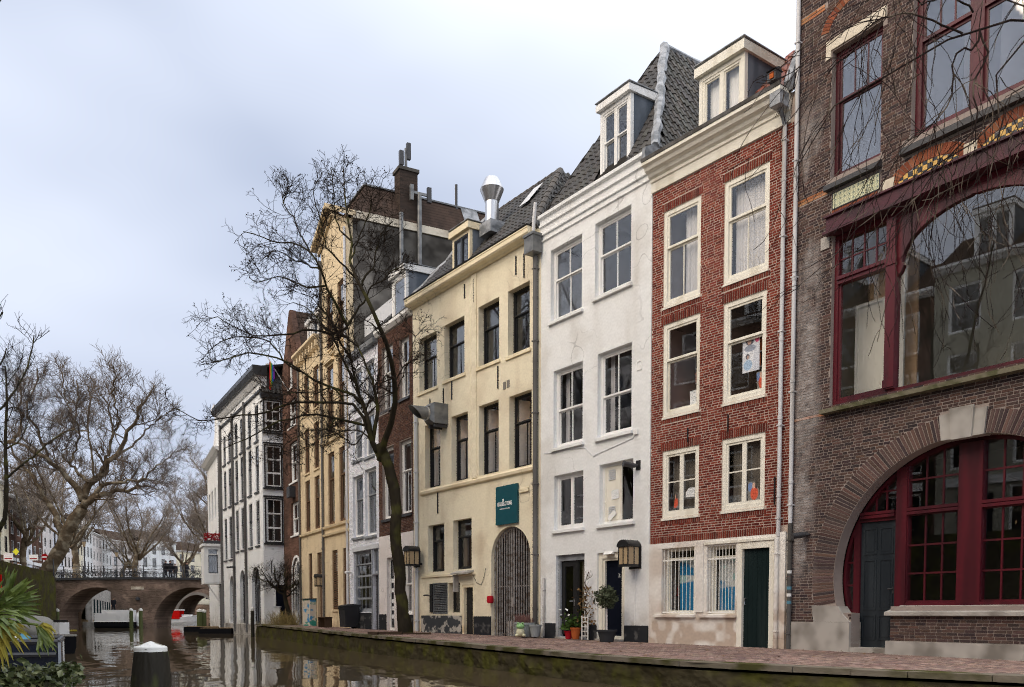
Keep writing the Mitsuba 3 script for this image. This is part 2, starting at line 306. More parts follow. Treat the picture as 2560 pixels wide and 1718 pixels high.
# ------------------------------------------------------------------ house builders
class House:
    def __init__(s, name, label, cat, O, d, width, top, wall_mat, depth=9.0, base=-.3, wall_t=.30, side_mat=None):
        s.k = thing(name, label, cat); s.fr = Frame(O, d); s.w, s.top, s.base, s.t = width, top, base, wall_t
        s.holes, s.rooms, s.depth, s.wm = [], [], depth, wall_mat
        s.side = side_mat or wall_mat
        s.outline = sbox(0, base, width, top)
    def put(s, name, mesh, m, parent=None, **kw): return put(parent or s.k, name, mesh, m, fr=s.fr, **kw)
    def hole(s, poly, room=2.2, rm='room'):
        if not isinstance(poly, Polygon): poly = rect(poly)
        s.holes.append(poly)
        if room:
            x0, z0, x1, z1 = poly.bounds
            s.rooms.append((x0 - .35, x1 + .35, s.t, s.t + room, z0 - .4, z1 + .25, rm))
    def finish(s, shell=True, closed_top=True, zones=None):
        cut = unary_union(s.holes) if s.holes else Polygon()
        s.wall = s.outline.difference(cut)
        for poly, m, name, y0 in zones or [(s.outline, s.wm, 'wall', 0.0)]: s.put(name, slab(poly.difference(cut), y0, s.t), m)
        by = {}
        for r in s.rooms: by.setdefault(r[6], []).append(r[:6])
        for rm, rr in by.items():
            ms = []
            for x0, x1, y0, y1, z0, z1 in rr:   # an open box behind each opening
                v, f = boxes([(x0, x1, y0 + .002, y1, z0, z1)])
                ms.append((v, f[[i for i in range(12) if i not in (4, 5)]]))
            s.put('room', join(*ms), rm)
        if shell:
            d, z0, z1 = s.depth, s.base, s.outline.bounds[3] if closed_top is True else closed_top
            s.put('side_wall', boxes([(0, .2, s.t + .003, d, z0, z1), (s.w - .2, s.w, s.t + .003, d, z0, z1)]), s.side)
            s.put('back_wall', boxes([(.2, s.w - .2, d - .25, d, z0, z1)]), s.side)
    def window(s, r, cols=2, rows=((.62, 2),), fm='white_paint', sm=None, fw=.07, sw=.045, back=.10, sill=None, glass='window_glass', curtain_=None, room=2.2, rm='room', sill_mat=None, mw=.025, name='window', tilt=.35, transom=None, inner=None):
        """A window in a hole r = (x0, x1, z0, z1). rows: list of panes' columns from the top down, each (height share, columns)."""
        x0, x1, z0, z1 = r; sm = sm or fm
        if r is not None and room is not None: s.hole(r, room, rm)
        y0 = back
        k = s.put(name, ring(x0, x1, z0, z1, fw, y0, y0 + .10), fm)
        ix0, ix1, iz0, iz1 = x0 + fw, x1 - fw, z0 + fw, z1 - fw
        tot = sum(h for h, _ in rows); z = iz1; bars = []; cells = []
        for n, (h, c) in enumerate(rows):
            zb = z - (iz1 - iz0) * h / tot
            yo = y0 + .025 + (.03 if n else 0)
            bars += [(ix0, ix0 + sw, yo, yo + .04, zb, z), (ix1 - sw, ix1, yo, yo + .04, zb, z)]
            tp = sw if (n == 0) else (transom or sw); bt = (transom or sw) if n < len(rows) - 1 else sw * 1.3
            bars += [(ix0 + sw, ix1 - sw, yo, yo + .04, z - tp, z), (ix0 + sw, ix1 - sw, yo, yo + .04, zb, zb + bt)]
            if n == 0 and len(rows) > 1: bars.append((ix0 + .001, ix1 - .001, yo - .02, yo - .001, zb - .012, zb + bt * .6))
            xs = np.linspace(ix0 + sw, ix1 - sw, c + 1)
            for q in xs[1:-1]: bars.append((q - mw / 2, q + mw / 2, yo + .004, yo + .036, zb + bt, z - tp))
            for a, b in zip(xs[:-1], xs[1:]): cells.append((a, b, zb + bt, z - tp, yo + .02))
            z = zb
        s.put('sash', boxes(bars), sm, parent=k)
        for a, b, c0, c1, y in cells:
            e = np.radians(RNG.normal(0, tilt, 2)); dx, dz = (b - a) / 2 * math.tan(e[0]), (c1 - c0) / 2 * math.tan(e[1])
            dx, dz = np.clip([dx, dz], -.008, .008)
            s.put('pane', quad([(a - .004, y - dx - dz, c0 - .004), (b + .004, y + dx - dz, c0 - .004), (b + .004, y + dx + dz, c1 + .004), (a - .004, y - dx + dz, c1 + .004)]), glass, parent=k)
        if sill:
            o, th, ex = sill
            s.put('sill', profile_x([(-o, z0 - th), (-o, z0 - .02), (y0 + .02, z0 - .003), (y0 + .02, z0 - th)], x0 - ex, x1 + ex), sill_mat or fm, parent=k)
        if curtain_:
            for q in curtain_:
                a, b, m_, kw = q; s.put('curtain', curtain(ix0 + (ix1 - ix0) * a, ix0 + (ix1 - ix0) * b, iz0 - .05, iz1 + .03, y0 + .26, **kw), m_, parent=k)
        return k
    def pipe(s, x, z0, z1, m, y=-.07, r=.045, name='downpipe', clips=3):
        pts = [(x, y, z) for z in np.linspace(z0, z1, 6)]
        cl = [boxes([(x - r - .012, x + r + .012, y - r - .012, .0, zz, zz + .03)]) for zz in np.linspace(z0 + .4, z1 - .4, clips)]
        col = [tube([(x, y, zz), (x, y, zz + .07)], r + .010, 10) for zz in np.linspace(z0 + .9, z1 - 1.3, clips)]
        return s.put(name, join(tube(pts, r, 12), *col, *cl), m, smooth=40)

def spans(poly, z):
    """Where the horizontal line at z runs inside the polygon: a list of (x0, x1)."""
    x0, _, x1, _ = poly.bounds
    g = poly.intersection(LineString([(x0 - 1, z), (x1 + 1, z)]))
    return sorted((q.bounds[0], q.bounds[2]) for q in getattr(g, 'geoms', [g]) if q.geom_type == 'LineString' and q.length > .02)
def brick_rects(poly, course=.0625, h=.0475, L=.208, joint=.0155, header=.35, rng=None):
    rng = rng or RNG; _, z0, _, z1 = poly.bounds; out = []; n = int((z1 - z0) / course)
    for c in range(n):
        z = z0 + c * course + joint / 2
        for a, b in spans(poly, z + h / 2):
            x = a - (rng.uniform(.3, .7) if c % 2 else rng.uniform(0, .3)) * (L + joint)
            while x < b:
                l = L if rng.random() > header else L * .48
                p, q = max(x, a + .003), min(x + l, b - .003)
                if q - p > .025: out.append((p, q, z, z + h))
                x += l + joint
    return np.array(out)
def soldier_rects(x0, x1, z0, z1, w=.050, joint=.0165):
    n = max(1, int(round((x1 - x0) / (w + joint)))); st = (x1 - x0) / n
    return [(x0 + i * st + joint / 2, x0 + (i + 1) * st - joint / 2, z0, z1) for i in range(n)]
def tones(n, palette, rng, var=.12):
    c = np.array(palette)[rng.integers(0, len(palette), n)] * rng.uniform(1 - var * 1.5, 1 + var * 1.5, (n, 1)) * rng.uniform(1 - var / 3, 1 + var / 3, (n, 3))
    return np.clip(c, .004, .95)
def lay_pieces(parent, fr, V, F, C, m, name, rest, best=300, smooth=False):
    """V (n, k, 3): the pieces' corners in the frame. The ones nearest the camera become parts, the others one part of kind stuff."""
    n, k = V.shape[:2]; P = fr(V.reshape(-1, 3)).reshape(n, k, 3) if fr is not None else V
    d = np.linalg.norm(P.mean(1) - [0, 0, EYE], axis=1); o = np.argsort(d); near, far = o[:best], o[best:]
    for i in near: put(parent, name, (P[i], F), m, color=np.repeat(C[i:i + 1], k, 0), smooth=smooth)
    if len(far):
        f = (F[None] + np.arange(len(far))[:, None, None] * k).reshape(-1, 3)
        put(parent, rest, (P[far].reshape(-1, 3), f), m, color=np.repeat(C[far], k, 0), kind='stuff', smooth=smooth)
def brick_boxes(R, proud=.010, depth=.02, rng=None):
    rng = rng or RNG; n = len(R); y = -proud - rng.uniform(-.003, .004, n)
    v, _ = boxes(np.column_stack([R[:, 0], R[:, 1], y, np.full(n, depth), R[:, 2], R[:, 3]]))
    return v.reshape(n, 8, 3)
def lay_bricks(parent, fr, R, palette, m, best=300, name='brick', rest='brickwork', proud=.010, seed=1, extra=None):
    rng = np.random.default_rng(seed); R = np.asarray(R); V = brick_boxes(R, proud, rng=rng); C = tones(len(R), palette, rng)
    if extra is not None: V = np.concatenate([V, extra[0]]); C = np.concatenate([C, extra[1]])
    lay_pieces(parent, fr, V, FACES, C, m, name, rest, best)

# ------------------------------------------------------------------ roof tiles
def pantile(w=.245, l=.36, t=.014):
    """One S-shaped roof tile in (u across, v up the slope, n out), its foot at v = 0."""
    u = np.linspace(0, 1, 8); prof = .030 * np.sin(2 * np.pi * (u * .95 + .05)) + .012
    V = []
    for v, lift in ((0, .030), (l, .0)):
        V.append(np.column_stack([u * w * 1.06, np.full(8, v), prof + lift]))
    V.append(np.column_stack([u * w * 1.06, np.full(8, 0.0), prof + .030 - t - .012]))
    V = np.vstack(V); F = []
    for i in range(7):
        F += [[i, i + 1, 8 + i + 1], [i, 8 + i + 1, 8 + i], [16 + i, 16 + i + 1, i + 1], [16 + i, i + 1, i]]
    return V, np.array(F)
def tile_slope(parent, fr, O, u, v, poly, palette, seed=3, best=300, sx=.235, sv=.30, m='tile', rest='roof_tiling'):
    """Tiles on the slope O + a u + b v, (a, b) inside poly."""
    rng = np.random.default_rng(seed); u = np.array(u, float); u /= np.linalg.norm(u); v = np.array(v, float); v -= u * (v @ u); v /= np.linalg.norm(v)
    n = np.cross(u, v); n = n if n[2] > 0 else -n
    tv, tf = pantile(sx, sv * 1.18); x0, y0, x1, y1 = poly.bounds; V = []
    for j in range(int((y1 - y0) / sv) + 1):
        for i in range(int((x1 - x0) / sx) + 1):
            a, b = x0 + i * sx, y0 + j * sv
            if not poly.contains(Point(a + sx / 2, b + sv / 2)): continue
            q = tv * [1, 1, 1] + rng.normal(0, .004, 3)
            V.append(np.asarray(O) + (q[:, :1] + a) * u + (q[:, 1:2] + b) * v + (q[:, 2:] + .012) * n)
    V = np.array(V); lay_pieces(parent, fr, V, tf, tones(len(V), palette, rng, .15), m, 'tile', rest, best, smooth=True)
TILE_DARK = [(.040, .039, .038), (.032, .031, .030), (.052, .050, .046), (.038, .034, .030)]
TILE_RED = [(.20, .065, .040), (.16, .055, .036), (.11, .05, .038)]

def dormer(h, x0, x1, z0, z1, y, back, roof_over=.12, fm='cream_paint', roof_t=.22, cheek='slate_cheek', cols=1, rows=((1, 1),), lights=2, sm=None, net=None, rm='room'):
    """A flat-roofed dormer: front at y, cheeks running back to the slope."""
    k = h.put('dormer', ring(x0, x1, z0, z1, .11, y, y + .12), fm)
    w = (x1 - x0 - .22) / lights
    for i in range(lights):
        a = x0 + .11 + i * w
        pk = h.window((a, a + w, z0 + .11, z1 - .11), fm=sm or fm, sm=sm, cols=cols, rows=rows, back=y + .02, room=None, fw=.06, sw=.035)
        if net: h.put('curtain', curtain(a + .06, a + w - .06, z0 + .15, z1 - .15, y + .22, waves=3, amp=.015), net, parent=pk)
    h.put('dormer_cheek', join(slab_side(x0, [(y + .12, z0), (y + .12, z1), (back, z1)], .04), slab_side(x1 - .04, [(y + .12, z0), (y + .12, z1), (back, z1)], .04)), cheek)
    h.put('dormer_room', boxes([(x0 + .05, x1 - .05, y + .9, y + .95, z0, z1), (x0 + .05, x1 - .05, y + .13, y + .95, z0 - .02, z0 + .03)]), rm)
    h.put('dormer_roof', join(profile_x([(y - roof_over, z1 + .003), (y - roof_over, z1 + roof_t), (back + .1, z1 + roof_t + .05), (back + .1, z1 + .003)], x0 - .07, x1 + .07)), fm)
    h.put('dormer_flashing', boxes([(x0 - .09, x1 + .09, y - roof_over - .02, back + .1, z1 + roof_t + .055, z1 + roof_t + .075)]), 'lead')
def slab_side(x, poly, t):
    m = trimesh.creation.extrude_polygon(Polygon(poly), t, engine='earcut'); v = np.array(m.vertices)
    return np.column_stack([v[:, 2] + x, v[:, 0], v[:, 1]]), np.array(m.faces)
def pz(y): return (np.asarray(y, float) - 19) / 33 * .19   # the wharf climbs a little away from the camera
mat('red_brick_plain', (.22, .072, .045), spec=0)

# ------------------------------------------------------------------ 1 the dark brick building with the red frames
def ellipse(cx, cz, a, b, t0=0, t1=360, n=60):
    t = np.radians(np.linspace(t0, t1, n)); return np.column_stack([cx + a * np.cos(t), cz + b * np.sin(t)])
def wedges(cx, cz, a0, b0, a1, b1, t0, t1, n, y0, y1, gap=.16, rng=RNG):
    """Voussoirs between two ellipses: corners (n, 8, 3) in the order of boxes()."""
    t = np.radians(np.linspace(t0, t1, n + 1)); V = []
    for p, q in zip(t[:-1], t[1:]):
        m = (q - p) * gap / 2; p, q = p + m, q - m; y = y0 + rng.uniform(-.003, .003); c = []
        for ang in (p, q):
            for yy in (y, y1):
                for a, b in ((a0, b0), (a1, b1)): c.append((cx + a * math.cos(ang), yy, cz + b * math.sin(ang)))
        V.append(c)
    return np.array(V)

DARK_BRICKS = [(.078, .052, .048), (.062, .045, .044), (.092, .062, .056), (.052, .040, .041), (.104, .066, .056)]
ORANGE_BRICKS = [(.25, .085, .048), (.20, .068, .042), (.29, .12, .068)]
h = House('dark_brick_building', 'tall dark brown brick building with maroon frames and a wide round arch', 'building', (6.41, 20.45), (.551, -.835), 8.14, 16.8, 'dark_mortar', depth=10)
CXD = 4.06
arch = Polygon(list(ellipse(CXD, 1.62, 2.84, 2.63, -17, 197, 70)) + [(CXD - 2.38, .84), (CXD - 2.38, -.1), (CXD + 2.38, -.1), (CXD + 2.38, .84)]).buffer(0)
h.holes.append(arch); h.rooms.append((CXD - 2.9, CXD + 2.9, .3, 3.5, -.2, 4.5, 'dark_room'))
h.hole((1.02, 7.10, 5.37, 9.05), 3.4, 'olive_room')
uws = [(.93, 2.15, 10.27, 12.95), (5.97, 7.19, 10.27, 12.95)]
for r in uws:
    h.window(r, fm='maroon_paint', rows=((.38, 3), (.62, 1)), fw=.09, sw=.05, back=.14, rm='pale_room', tilt=.5, glass='sky_glass')
for r in ((2.82, 4.06, 10.30, 13.7), (4.06, 5.30, 10.30, 13.7)):
    h.window(r, fm='maroon_paint', rows=((.45, 3), (.55, 1)), fw=.12, sw=.05, back=.13, rm='pale_room', transom=.07, tilt=.5, glass='sky_glass')
h.finish(closed_top=16.8)
fr = h.fr; feats = []
# stone and tile trims
for r in uws:
    x0, x1 = r[0], r[1]
    h.put('lintel', join(boxes([(x0 - .14, x1 + .08, -.03, .10, 12.98, 13.20), (x0 - .14, x0 - .02, -.03, .10, 12.82, 12.979)])), 'sand_stone'); feats += [(x0 - .16, x1 + .1, 12.80, 13.22)]
    h.put('sill', profile_x([(-.14, 10.0), (-.14, 10.10), (.15, 10.26), (.15, 10.0)], x0 - .07, x1 + .05), 'dark_metal'); feats += [(x0 - .09, x1 + .07, 9.98, 10.28)]
    feats += [(x0 + .05, x1 + .03, 9.42, 9.96)]
    h.put('brick_band', boxes([(q + .002, q + .052, -.012, .02, 9.45, 9.565) for q in np.arange(x0 + .07, x1 - .04, .062)]), 'red_brick_plain')
    pk = h.put('tile_panel', ring(x0 + .07, x1 + .01, 9.58, 9.94, .02, -.02, .02), 'dark_metal')
    n = 10; w = (x1 - x0 - .10) / n
    mat('flower_tile', lambda p, n, uv: mix((.66, .66, .42), (.06, .10, .09), smoothstep(.16, .12, dr.abs(dr.sqrt(dr.square(uv.x - .5) + dr.square(uv.y - .5)) - .26)) * smoothstep(.35, .6, noise(uv.x * 9, uv.y * 9, 3.0)) + .5 * smoothstep(.09, .05, dr.sqrt(dr.square(uv.x - .5) + dr.square(uv.y - .5)))), rough=.2, spec=.5)
    for i in range(n):
        for j in range(3):
            a, b = x0 + .09 + i * w, 9.60 + j * .107
            k = key_for('tile', pk); v = fr(np.array([(a + .003, -.012, b), (a + w - .003, -.012, b), (a + w - .003, -.012, b + .102), (a + .003, -.012, b + .102)]))
            scene[k] = mikit.ply((v, np.array([[0, 1, 2], [0, 2, 3]])), 'flower_tile', uv=np.array([(0, 0), (1, 0), (1, 1), (0, 1.0)]))
h.put('sill', profile_x([(-.14, 10.0), (-.14, 10.12), (.14, 10.28), (.14, 10.0)], 2.66, 5.46), 'dark_metal'); feats += [(2.64, 5.48, 9.98, 10.30)]
# steel beam over the big windows
h.put('steel_beam', join(boxes([(.92, 7.20, -.10, .28, 9.10, 9.40), (.90, 7.22, -.20, .28, 9.04, 9.098), (.90, 7.22, -.16, .28, 9.402, 9.44)]), *[lathe([(.0, -.0), (.018, 0), (.016, .012), (0, .014)], 6, (x, -.185, 9.10)) for x in np.arange(1.05, 7.1, .32)]), 'purple_steel'); feats += [(.90, 7.22, 9.0, 9.45)]
# lunettes of chequered tiles under red arches
C = []; V = []
rng = np.random.default_rng(5)
for cx in (3.20, 4.92):
    a, b = .66, .27
    seg = Polygon(list(ellipse(cx, 9.45, a, b, 0, 180, 24)))
    feats.append((cx - a - .02, cx + a + .02, 9.44, 9.46)); h_area = Polygon(list(ellipse(cx, 9.45, a + .24, b + .24, 0, 180, 24)))
    feats.append(h_area)
    kk = h.put('chequer_panel', slab(seg, -.002, .02), 'dark_mortar')
    s_ = .103; ci = 0
    for i in range(-7, 7):
        for j in range(3):
            q = sbox(cx + i * s_ + .003, 9.453 + j * s_, cx + (i + 1) * s_ - .003, 9.453 + (j + 1) * s_ - .006).intersection(seg)
            if q.area < .0018: continue
            yel = (i + j) % 2 == 0
            put(kk, 'tile', slab(q, -.014 - .003 * rng.random(), .0), 'tile_yellow' if yel else 'tile_black', fr=fr)
    w = wedges(cx, 9.45, a + .015, b + .015, a + .23, b + .23, 4, 176, 24, -.016, .02); V.append(w); C.append(tones(len(w), ORANGE_BRICKS, rng))
mat('tile_yellow', (.62, .38, .09), rough=.25, spec=.5); mat('tile_black', (.02, .02, .024), rough=.25, spec=.5)
for x in (2.36, 4.06, 5.76): h.put('skewback', boxes([(x - .13, x + .13, -.02, .05, 9.46, 9.70)]), 'sand_stone'); feats.append((x - .14, x + .14, 9.44, 9.71))
# relieving arches above the upper windows and the stone blocks at the foot
for r in uws:
    cx = (r[0] + r[1]) / 2; w = wedges(cx, 13.28, .72, .52, .92, .72, 12, 168, 26, -.016, .02); V.append(w); C.append(tones(len(w), ORANGE_BRICKS, rng)); feats.append(Polygon(list(ellipse(cx, 13.28, .93, .73, 10, 170, 30)) + list(ellipse(cx, 13.28, .71, .51, 170, 10, 30))))
w = wedges(CXD, 1.62, 2.85, 2.64, 3.40, 3.06, -12, 82.5, 66, -.012, .03, gap=.26); V.append(w); C.append(tones(len(w), DARK_BRICKS, rng) * 1.25)
w = wedges(CXD, 1.62, 2.85, 2.64, 3.40, 3.06, 97.5, 192, 66, -.012, .03, gap=.26); V.append(w); C.append(tones(len(w), DARK_BRICKS, rng) * 1.25)
feats.append(Polygon(list(ellipse(CXD, 1.62, 3.41, 3.07, -14, 194, 60)) + list(ellipse(CXD, 1.62, 2.8, 2.6, 194, -14, 60))))
h.put('keystone', join(slab(Polygon([(3.64, 4.20), (4.48, 4.20), (4.53, 4.70), (3.59, 4.70)]), -.05, .2), slab(Polygon([(3.86, 4.18), (4.26, 4.18), (4.30, 4.78), (3.82, 4.78)]), -.09, -.051)), 'stone'); feats.append((3.58, 4.54, 4.1, 4.79))
for sx in (1, -1):
    f = lambda x: CXD + sx * (x - CXD)
    P_ = lambda pts: Polygon([(f(x), z) for x, z in pts])
    h.put('base_stone', slab(P_([(.14, -.1), (1.68, -.1), (1.68, .64), (.14, .64)]), -.07, .34), 'stone')
    h.put('base_stone', slab(P_([(.74, .645), (1.67, .645), (1.50, .80), (1.36, .99), (.68, 1.02)]), -.05, .3), 'stone'); feats += [P_([(.12, -.2), (1.7, -.2), (1.7, .66), (1.36, 1.0), (.66, 1.04), (.74, .66), (.12, .66)])]
# orange bands
band = []
for a, b, z in ((.10, .88, 9.98), (.10, .88, 10.045), (.10, .80, 13.93), (.10, .80, 14.0), (.1, .95, 5.20), (7.26, 8.1, 9.98), (7.26, 8.1, 10.045), (7.3, 8.1, 13.93)):
    x = a
    while x < b - .1: band.append((x, min(x + .2, b), z, z + .05)); x += .2125
    feats.append((a, b, z - .006, z + .056))
band = np.array(band); V.append(brick_boxes(band)); C.append(tones(len(band), [(.36, .15, .075), (.42, .22, .12)], rng))
area = sbox(0.01, -.05, 8.13, 16.7)
for x in h.holes + [rect(q) if isinstance(q, tuple) else q for q in feats]: area = area.difference(x)
lay_bricks(h.k, fr, brick_rects(area, header=.5, rng=np.random.default_rng(1)), DARK_BRICKS, 'dark_brick', extra=(np.concatenate(V), np.concatenate(C)), proud=.006)
# great window of three lights on the first floor
k = h.put('great_window', ring(1.02, 7.10, 5.37, 9.03, .10, .10, .24), 'maroon_paint')
posts = [(2.30, 2.52, .04, .24, 5.471, 8.93), (5.60, 5.82, .04, .24, 5.471, 8.93)]
h.put('mullion', join(boxes(posts), *[boxes([(a - .015, b + .015, .02, .06, z, z + .16)]) for a, b in ((2.30, 2.52), (5.60, 5.82)) for z in (5.5, 7.98)]), 'maroon_paint', parent=k)
h.put('transom', boxes([(a, b, .06, .22, 7.98, 8.06) for a, b in ((1.121, 2.299), (5.821, 6.999))] + [(a, b, .02, .22, 8.061, 8.13) for a, b in ((1.121, 2.299), (5.821, 6.999))]), 'maroon_paint', parent=k)
def corner(sx):
    c = [(2.52, 8.93), (2.52, 7.72), (2.60, 7.80), (2.66, 7.92), (2.62, 7.99)] + [(2.62 + 1.5 * (1 - math.cos(t)), 8.0 + .78 * math.sin(t)) for t in np.linspace(.05, 1.5, 14)] + [(4.06, 8.80), (4.06, 8.93)]
    return Polygon([(CXD + sx * (x - 4.06), z) for x, z in c]).buffer(0)
h.put('spandrel', join(slab(corner(1), .11, .22), slab(corner(-1), .11, .22)), 'maroon_paint', parent=k)
bars = []
for a, b in ((1.12, 2.30), (5.82, 7.0)):
    xs = np.linspace(a, b, 5); bars += [(x - .018, x + .018, .15, .19, 8.13, 8.93) for x in xs[1:-1]] + [(a, b, .155, .185, 8.50, 8.53)]
    bars += [(a, a + .05, .13, .2, 5.471, 7.98), (b - .05, b, .13, .2, 5.471, 7.98), (a + .05, b - .05, .13, .2, 5.471, 5.54)]
    for q, w_ in zip(xs[:-1], xs[1:]):
        for z in ((8.13, 8.50), (8.53, 8.93)): h.put('pane', quad([(q + .015, .17, z[0]), (w_ - .015, .17 + RNG.uniform(-.006, .006), z[0]), (w_ - .015, .17, z[1]), (q + .015, .17, z[1])]), 'window_glass', parent=k)
    h.put('pane', quad([(a + .04, .165, 5.52), (b - .04, .165, 5.52), (b - .04, .165, 7.99), (a + .04, .165, 7.99)]), 'window_glass', parent=k)
h.put('sash', boxes(bars), 'maroon_paint', parent=k)
h.put('pane', quad([(2.5, .17, 5.46), (5.62, .17, 5.46), (5.62, .172, 8.94), (2.5, .172, 8.94)]), 'mirror_glass', parent=k, label='great plate of glass that mirrors the houses across the canal')
h.put('sill', profile_x([(-.20, 5.20), (-.20, 5.29), (.12, 5.365), (.12, 5.20)], .90, 7.22), 'mossy_sill', parent=k)
# things just inside: the white door and the boarding behind the narrow light
h.put('plywood_board', boxes([(1.0, 2.2, 1.35, 1.40, 5.0, 9.0)]), 'plywood', parent=k)
h.put('inner_door', join(boxes([(1.02, 1.75, .9, .95, 5.0, 7.7), (1.76, 2.12, 1.0, 1.05, 5.0, 8.3)]), ring(1.02, 1.75, 5.0, 7.7, .06, .86, .899)), 'white_door_inside', parent=k)
h.put('knob', (lambda m: (m[0] * .045 + [1.92, .95, 6.25], m[1]))((np.array(trimesh.creation.icosphere(2).vertices), np.array(trimesh.creation.icosphere(2).faces))), 'dark_metal', parent=k, smooth=True)
# arch frame
Y0 = .34
opn = {}
inner = arch.buffer(-.07)
for sx in (1, -1):
    f = lambda a, b, c, d: sbox(*( (CXD + sx * (a - CXD), c, CXD + sx * (b - CXD), d) if sx > 0 else (CXD + sx * (b - CXD), c, CXD + sx * (a - CXD), d)))
    opn[sx] = dict(side=f(.9, 1.47, .92, 2.85).intersection(inner), door=f(1.62, 2.46, .10, 2.80), fan=f(1.62, 2.46, 3.0, 4.6).intersection(inner), low=f(2.74, 3.83, 1.10, 2.85), up=f(2.74, 3.83, 3.0, 4.6).intersection(inner))
body = arch.intersection(sbox(0, .10, 9, 5)).difference(unary_union([g for o in opn.values() for g in o.values()]))
k = h.put('arch_frame', slab(body, Y0, Y0 + .14), 'maroon_paint')
h.put('transom_moulding', boxes([(a, b, Y0 - .06, Y0 - .001, z, z + .06) for a, b in ((1.64, 2.45), (2.74, 3.83), (4.29, 5.38), (5.67, 6.48)) for z in (2.87, 2.945)] + [(a, b, Y0 - .05, Y0 - .001, .99, 1.06) for a, b in ((2.74, 3.83), (4.29, 5.38))]), 'maroon_paint', parent=k)
h.put('post', boxes([(CXD - .235, CXD + .235, Y0 - .05, Y0 - .002, 1.0, 4.15), (2.48, 2.72, Y0 - .03, Y0 - .002, .95, 3.86), (5.40, 5.64, Y0 - .03, Y0 - .002, .95, 3.86)]), 'maroon_paint', parent=k)
mun = []
for sx, o in opn.items():
    for nm, xs, zs in (('low', 3, (1.66, 2.24)), ('up', 3, (3.58,)), ('fan', 3, (3.42,)), ('side', 1, (1.45, 1.95, 2.45))):
        g = o[nm]; x0, z0, x1, z1 = g.bounds; cx = np.linspace(x0, x1, xs + 1)
        bars = [sbox(x - .016, z0, x + .016, z1) for x in cx[1:-1]] + [sbox(x0, z - .018, x1, z + .018) for z in zs]
        bb = unary_union(bars).intersection(g); h.put('muntin', slab(bb, Y0 + .04, Y0 + .08), 'maroon_paint', parent=k)
        zz = [z0, *zs, z1]
        for a, b in zip(cx[:-1], cx[1:]):
            for c, d in zip(zz[:-1], zz[1:]):
                q = g.intersection(sbox(a, c, b, d))
                if q.area > .01: h.put('pane', flat(q, Y0 + .06 + RNG.uniform(-.002, .002)), 'window_glass', parent=k)
def panel_door(h, x0, x1, z0, z1, y, m, panels, name='door', knob=None, **kw):
    k = h.put(name, boxes([(x0, x1, y, y + .05, z0, z1)]), m, **kw)
    for a, b, c, d in panels:
        h.put('panel', join(ring(x0 + (x1 - x0) * a, x0 + (x1 - x0) * b, z0 + (z1 - z0) * c, z0 + (z1 - z0) * d, .03, y - .015, y - .001), boxes([(x0 + (x1 - x0) * a + .06, x0 + (x1 - x0) * b - .06, y - .008, y - .001, z0 + (z1 - z0) * c + .06, z0 + (z1 - z0) * d - .06)])), m, parent=k)
    if knob: h.put('handle', join(tube([(knob[0], y - .001, knob[1]), (knob[0], y - .05, knob[1]), (knob[0] - .1, y - .05, knob[1])], .010, 8), boxes([(knob[0] - .02, knob[0] + .02, y - .012, y - .0015, knob[1] - .10, knob[1] + .05)])), 'dark_metal', parent=k)
    return k
for sx in (1, -1):
    a, b = (1.62, 2.46) if sx > 0 else (5.66, 6.50)
    panel_door(h, a, b, .10, 2.80, Y0 + .05, 'blue_door_paint', [(.08, .46, .74, .95), (.54, .92, .74, .95), (.08, .46, .30, .70), (.54, .92, .30, .70), (.08, .46, .06, .26), (.54, .92, .06, .26)], knob=(b - .06, 1.35), label='dark blue panelled door under the arch')
h.put('doorstep', boxes([(1.55, 2.68, -.05, .5, -.05, .10), (5.44, 6.57, -.05, .5, -.05, .10)]), 'stone')
# parapet below the arch window
pr = h.put('parapet', boxes([(2.72, 5.40, -.16, .33, -.1, .98)]), 'dark_mortar')
h.put('plinth', boxes([(2.70, 5.42, -.24, -.161, -.1, .27), (2.66, 2.7195, -.24, .33, -.1, .27)]), 'stone', parent=pr)
h.put('coping', profile_x([(-.27, .79), (-.27, .86), (.30, 1.0), (.30, .79)], 2.64, 5.48), 'stone', parent=pr)
R_ = brick_rects(sbox(2.72, .275, 5.40, .785), header=.5, rng=np.random.default_rng(3)); Vp = brick_boxes(R_); Vp[:, :, 1] -= .16
lay_pieces(pr, fr, Vp, FACES, tones(len(R_), DARK_BRICKS, np.random.default_rng(4)), 'brick', 'brick', 'brickwork', 300)
h.pipe(.075, 2.9, 16.5, 'white_pipe', y=-.075, r=.048, clips=6)
h.pipe(.075, -.05, 2.898, 'zinc_pipe', y=-.075, r=.052, clips=2)
for i, (z, c) in enumerate(((1.75, 'paper'), (1.60, 'vivid_red'), (1.38, 'tarp_blue'), (1.22, 'paper'), (1.05, 'tarp_blue'))):
    h.put('sticker', tube([(.075, -.075, z), (.075, -.075, z + .07)], .054, 12, caps=False), c)
h.put('iron_block', boxes([(.74, .96, -.03, .02, 8.80, 9.06)]), 'stone')
c = thing('security_camera', 'small black security camera on the dark brick wall left of the arch', 'camera')
put(c, 'body', tube([(.52, -.03, 2.62), (.44, -.16, 2.60), (.36, -.34, 2.57)], [.05, .075, .07], 10), 'dark_metal', fr=fr, smooth=40); put(c, 'base', lathe([(.0, 0), (.06, 0), (.06, .03), (0, .03)], 12, (.54, -.05, 2.60)), 'dark_metal', fr=fr)

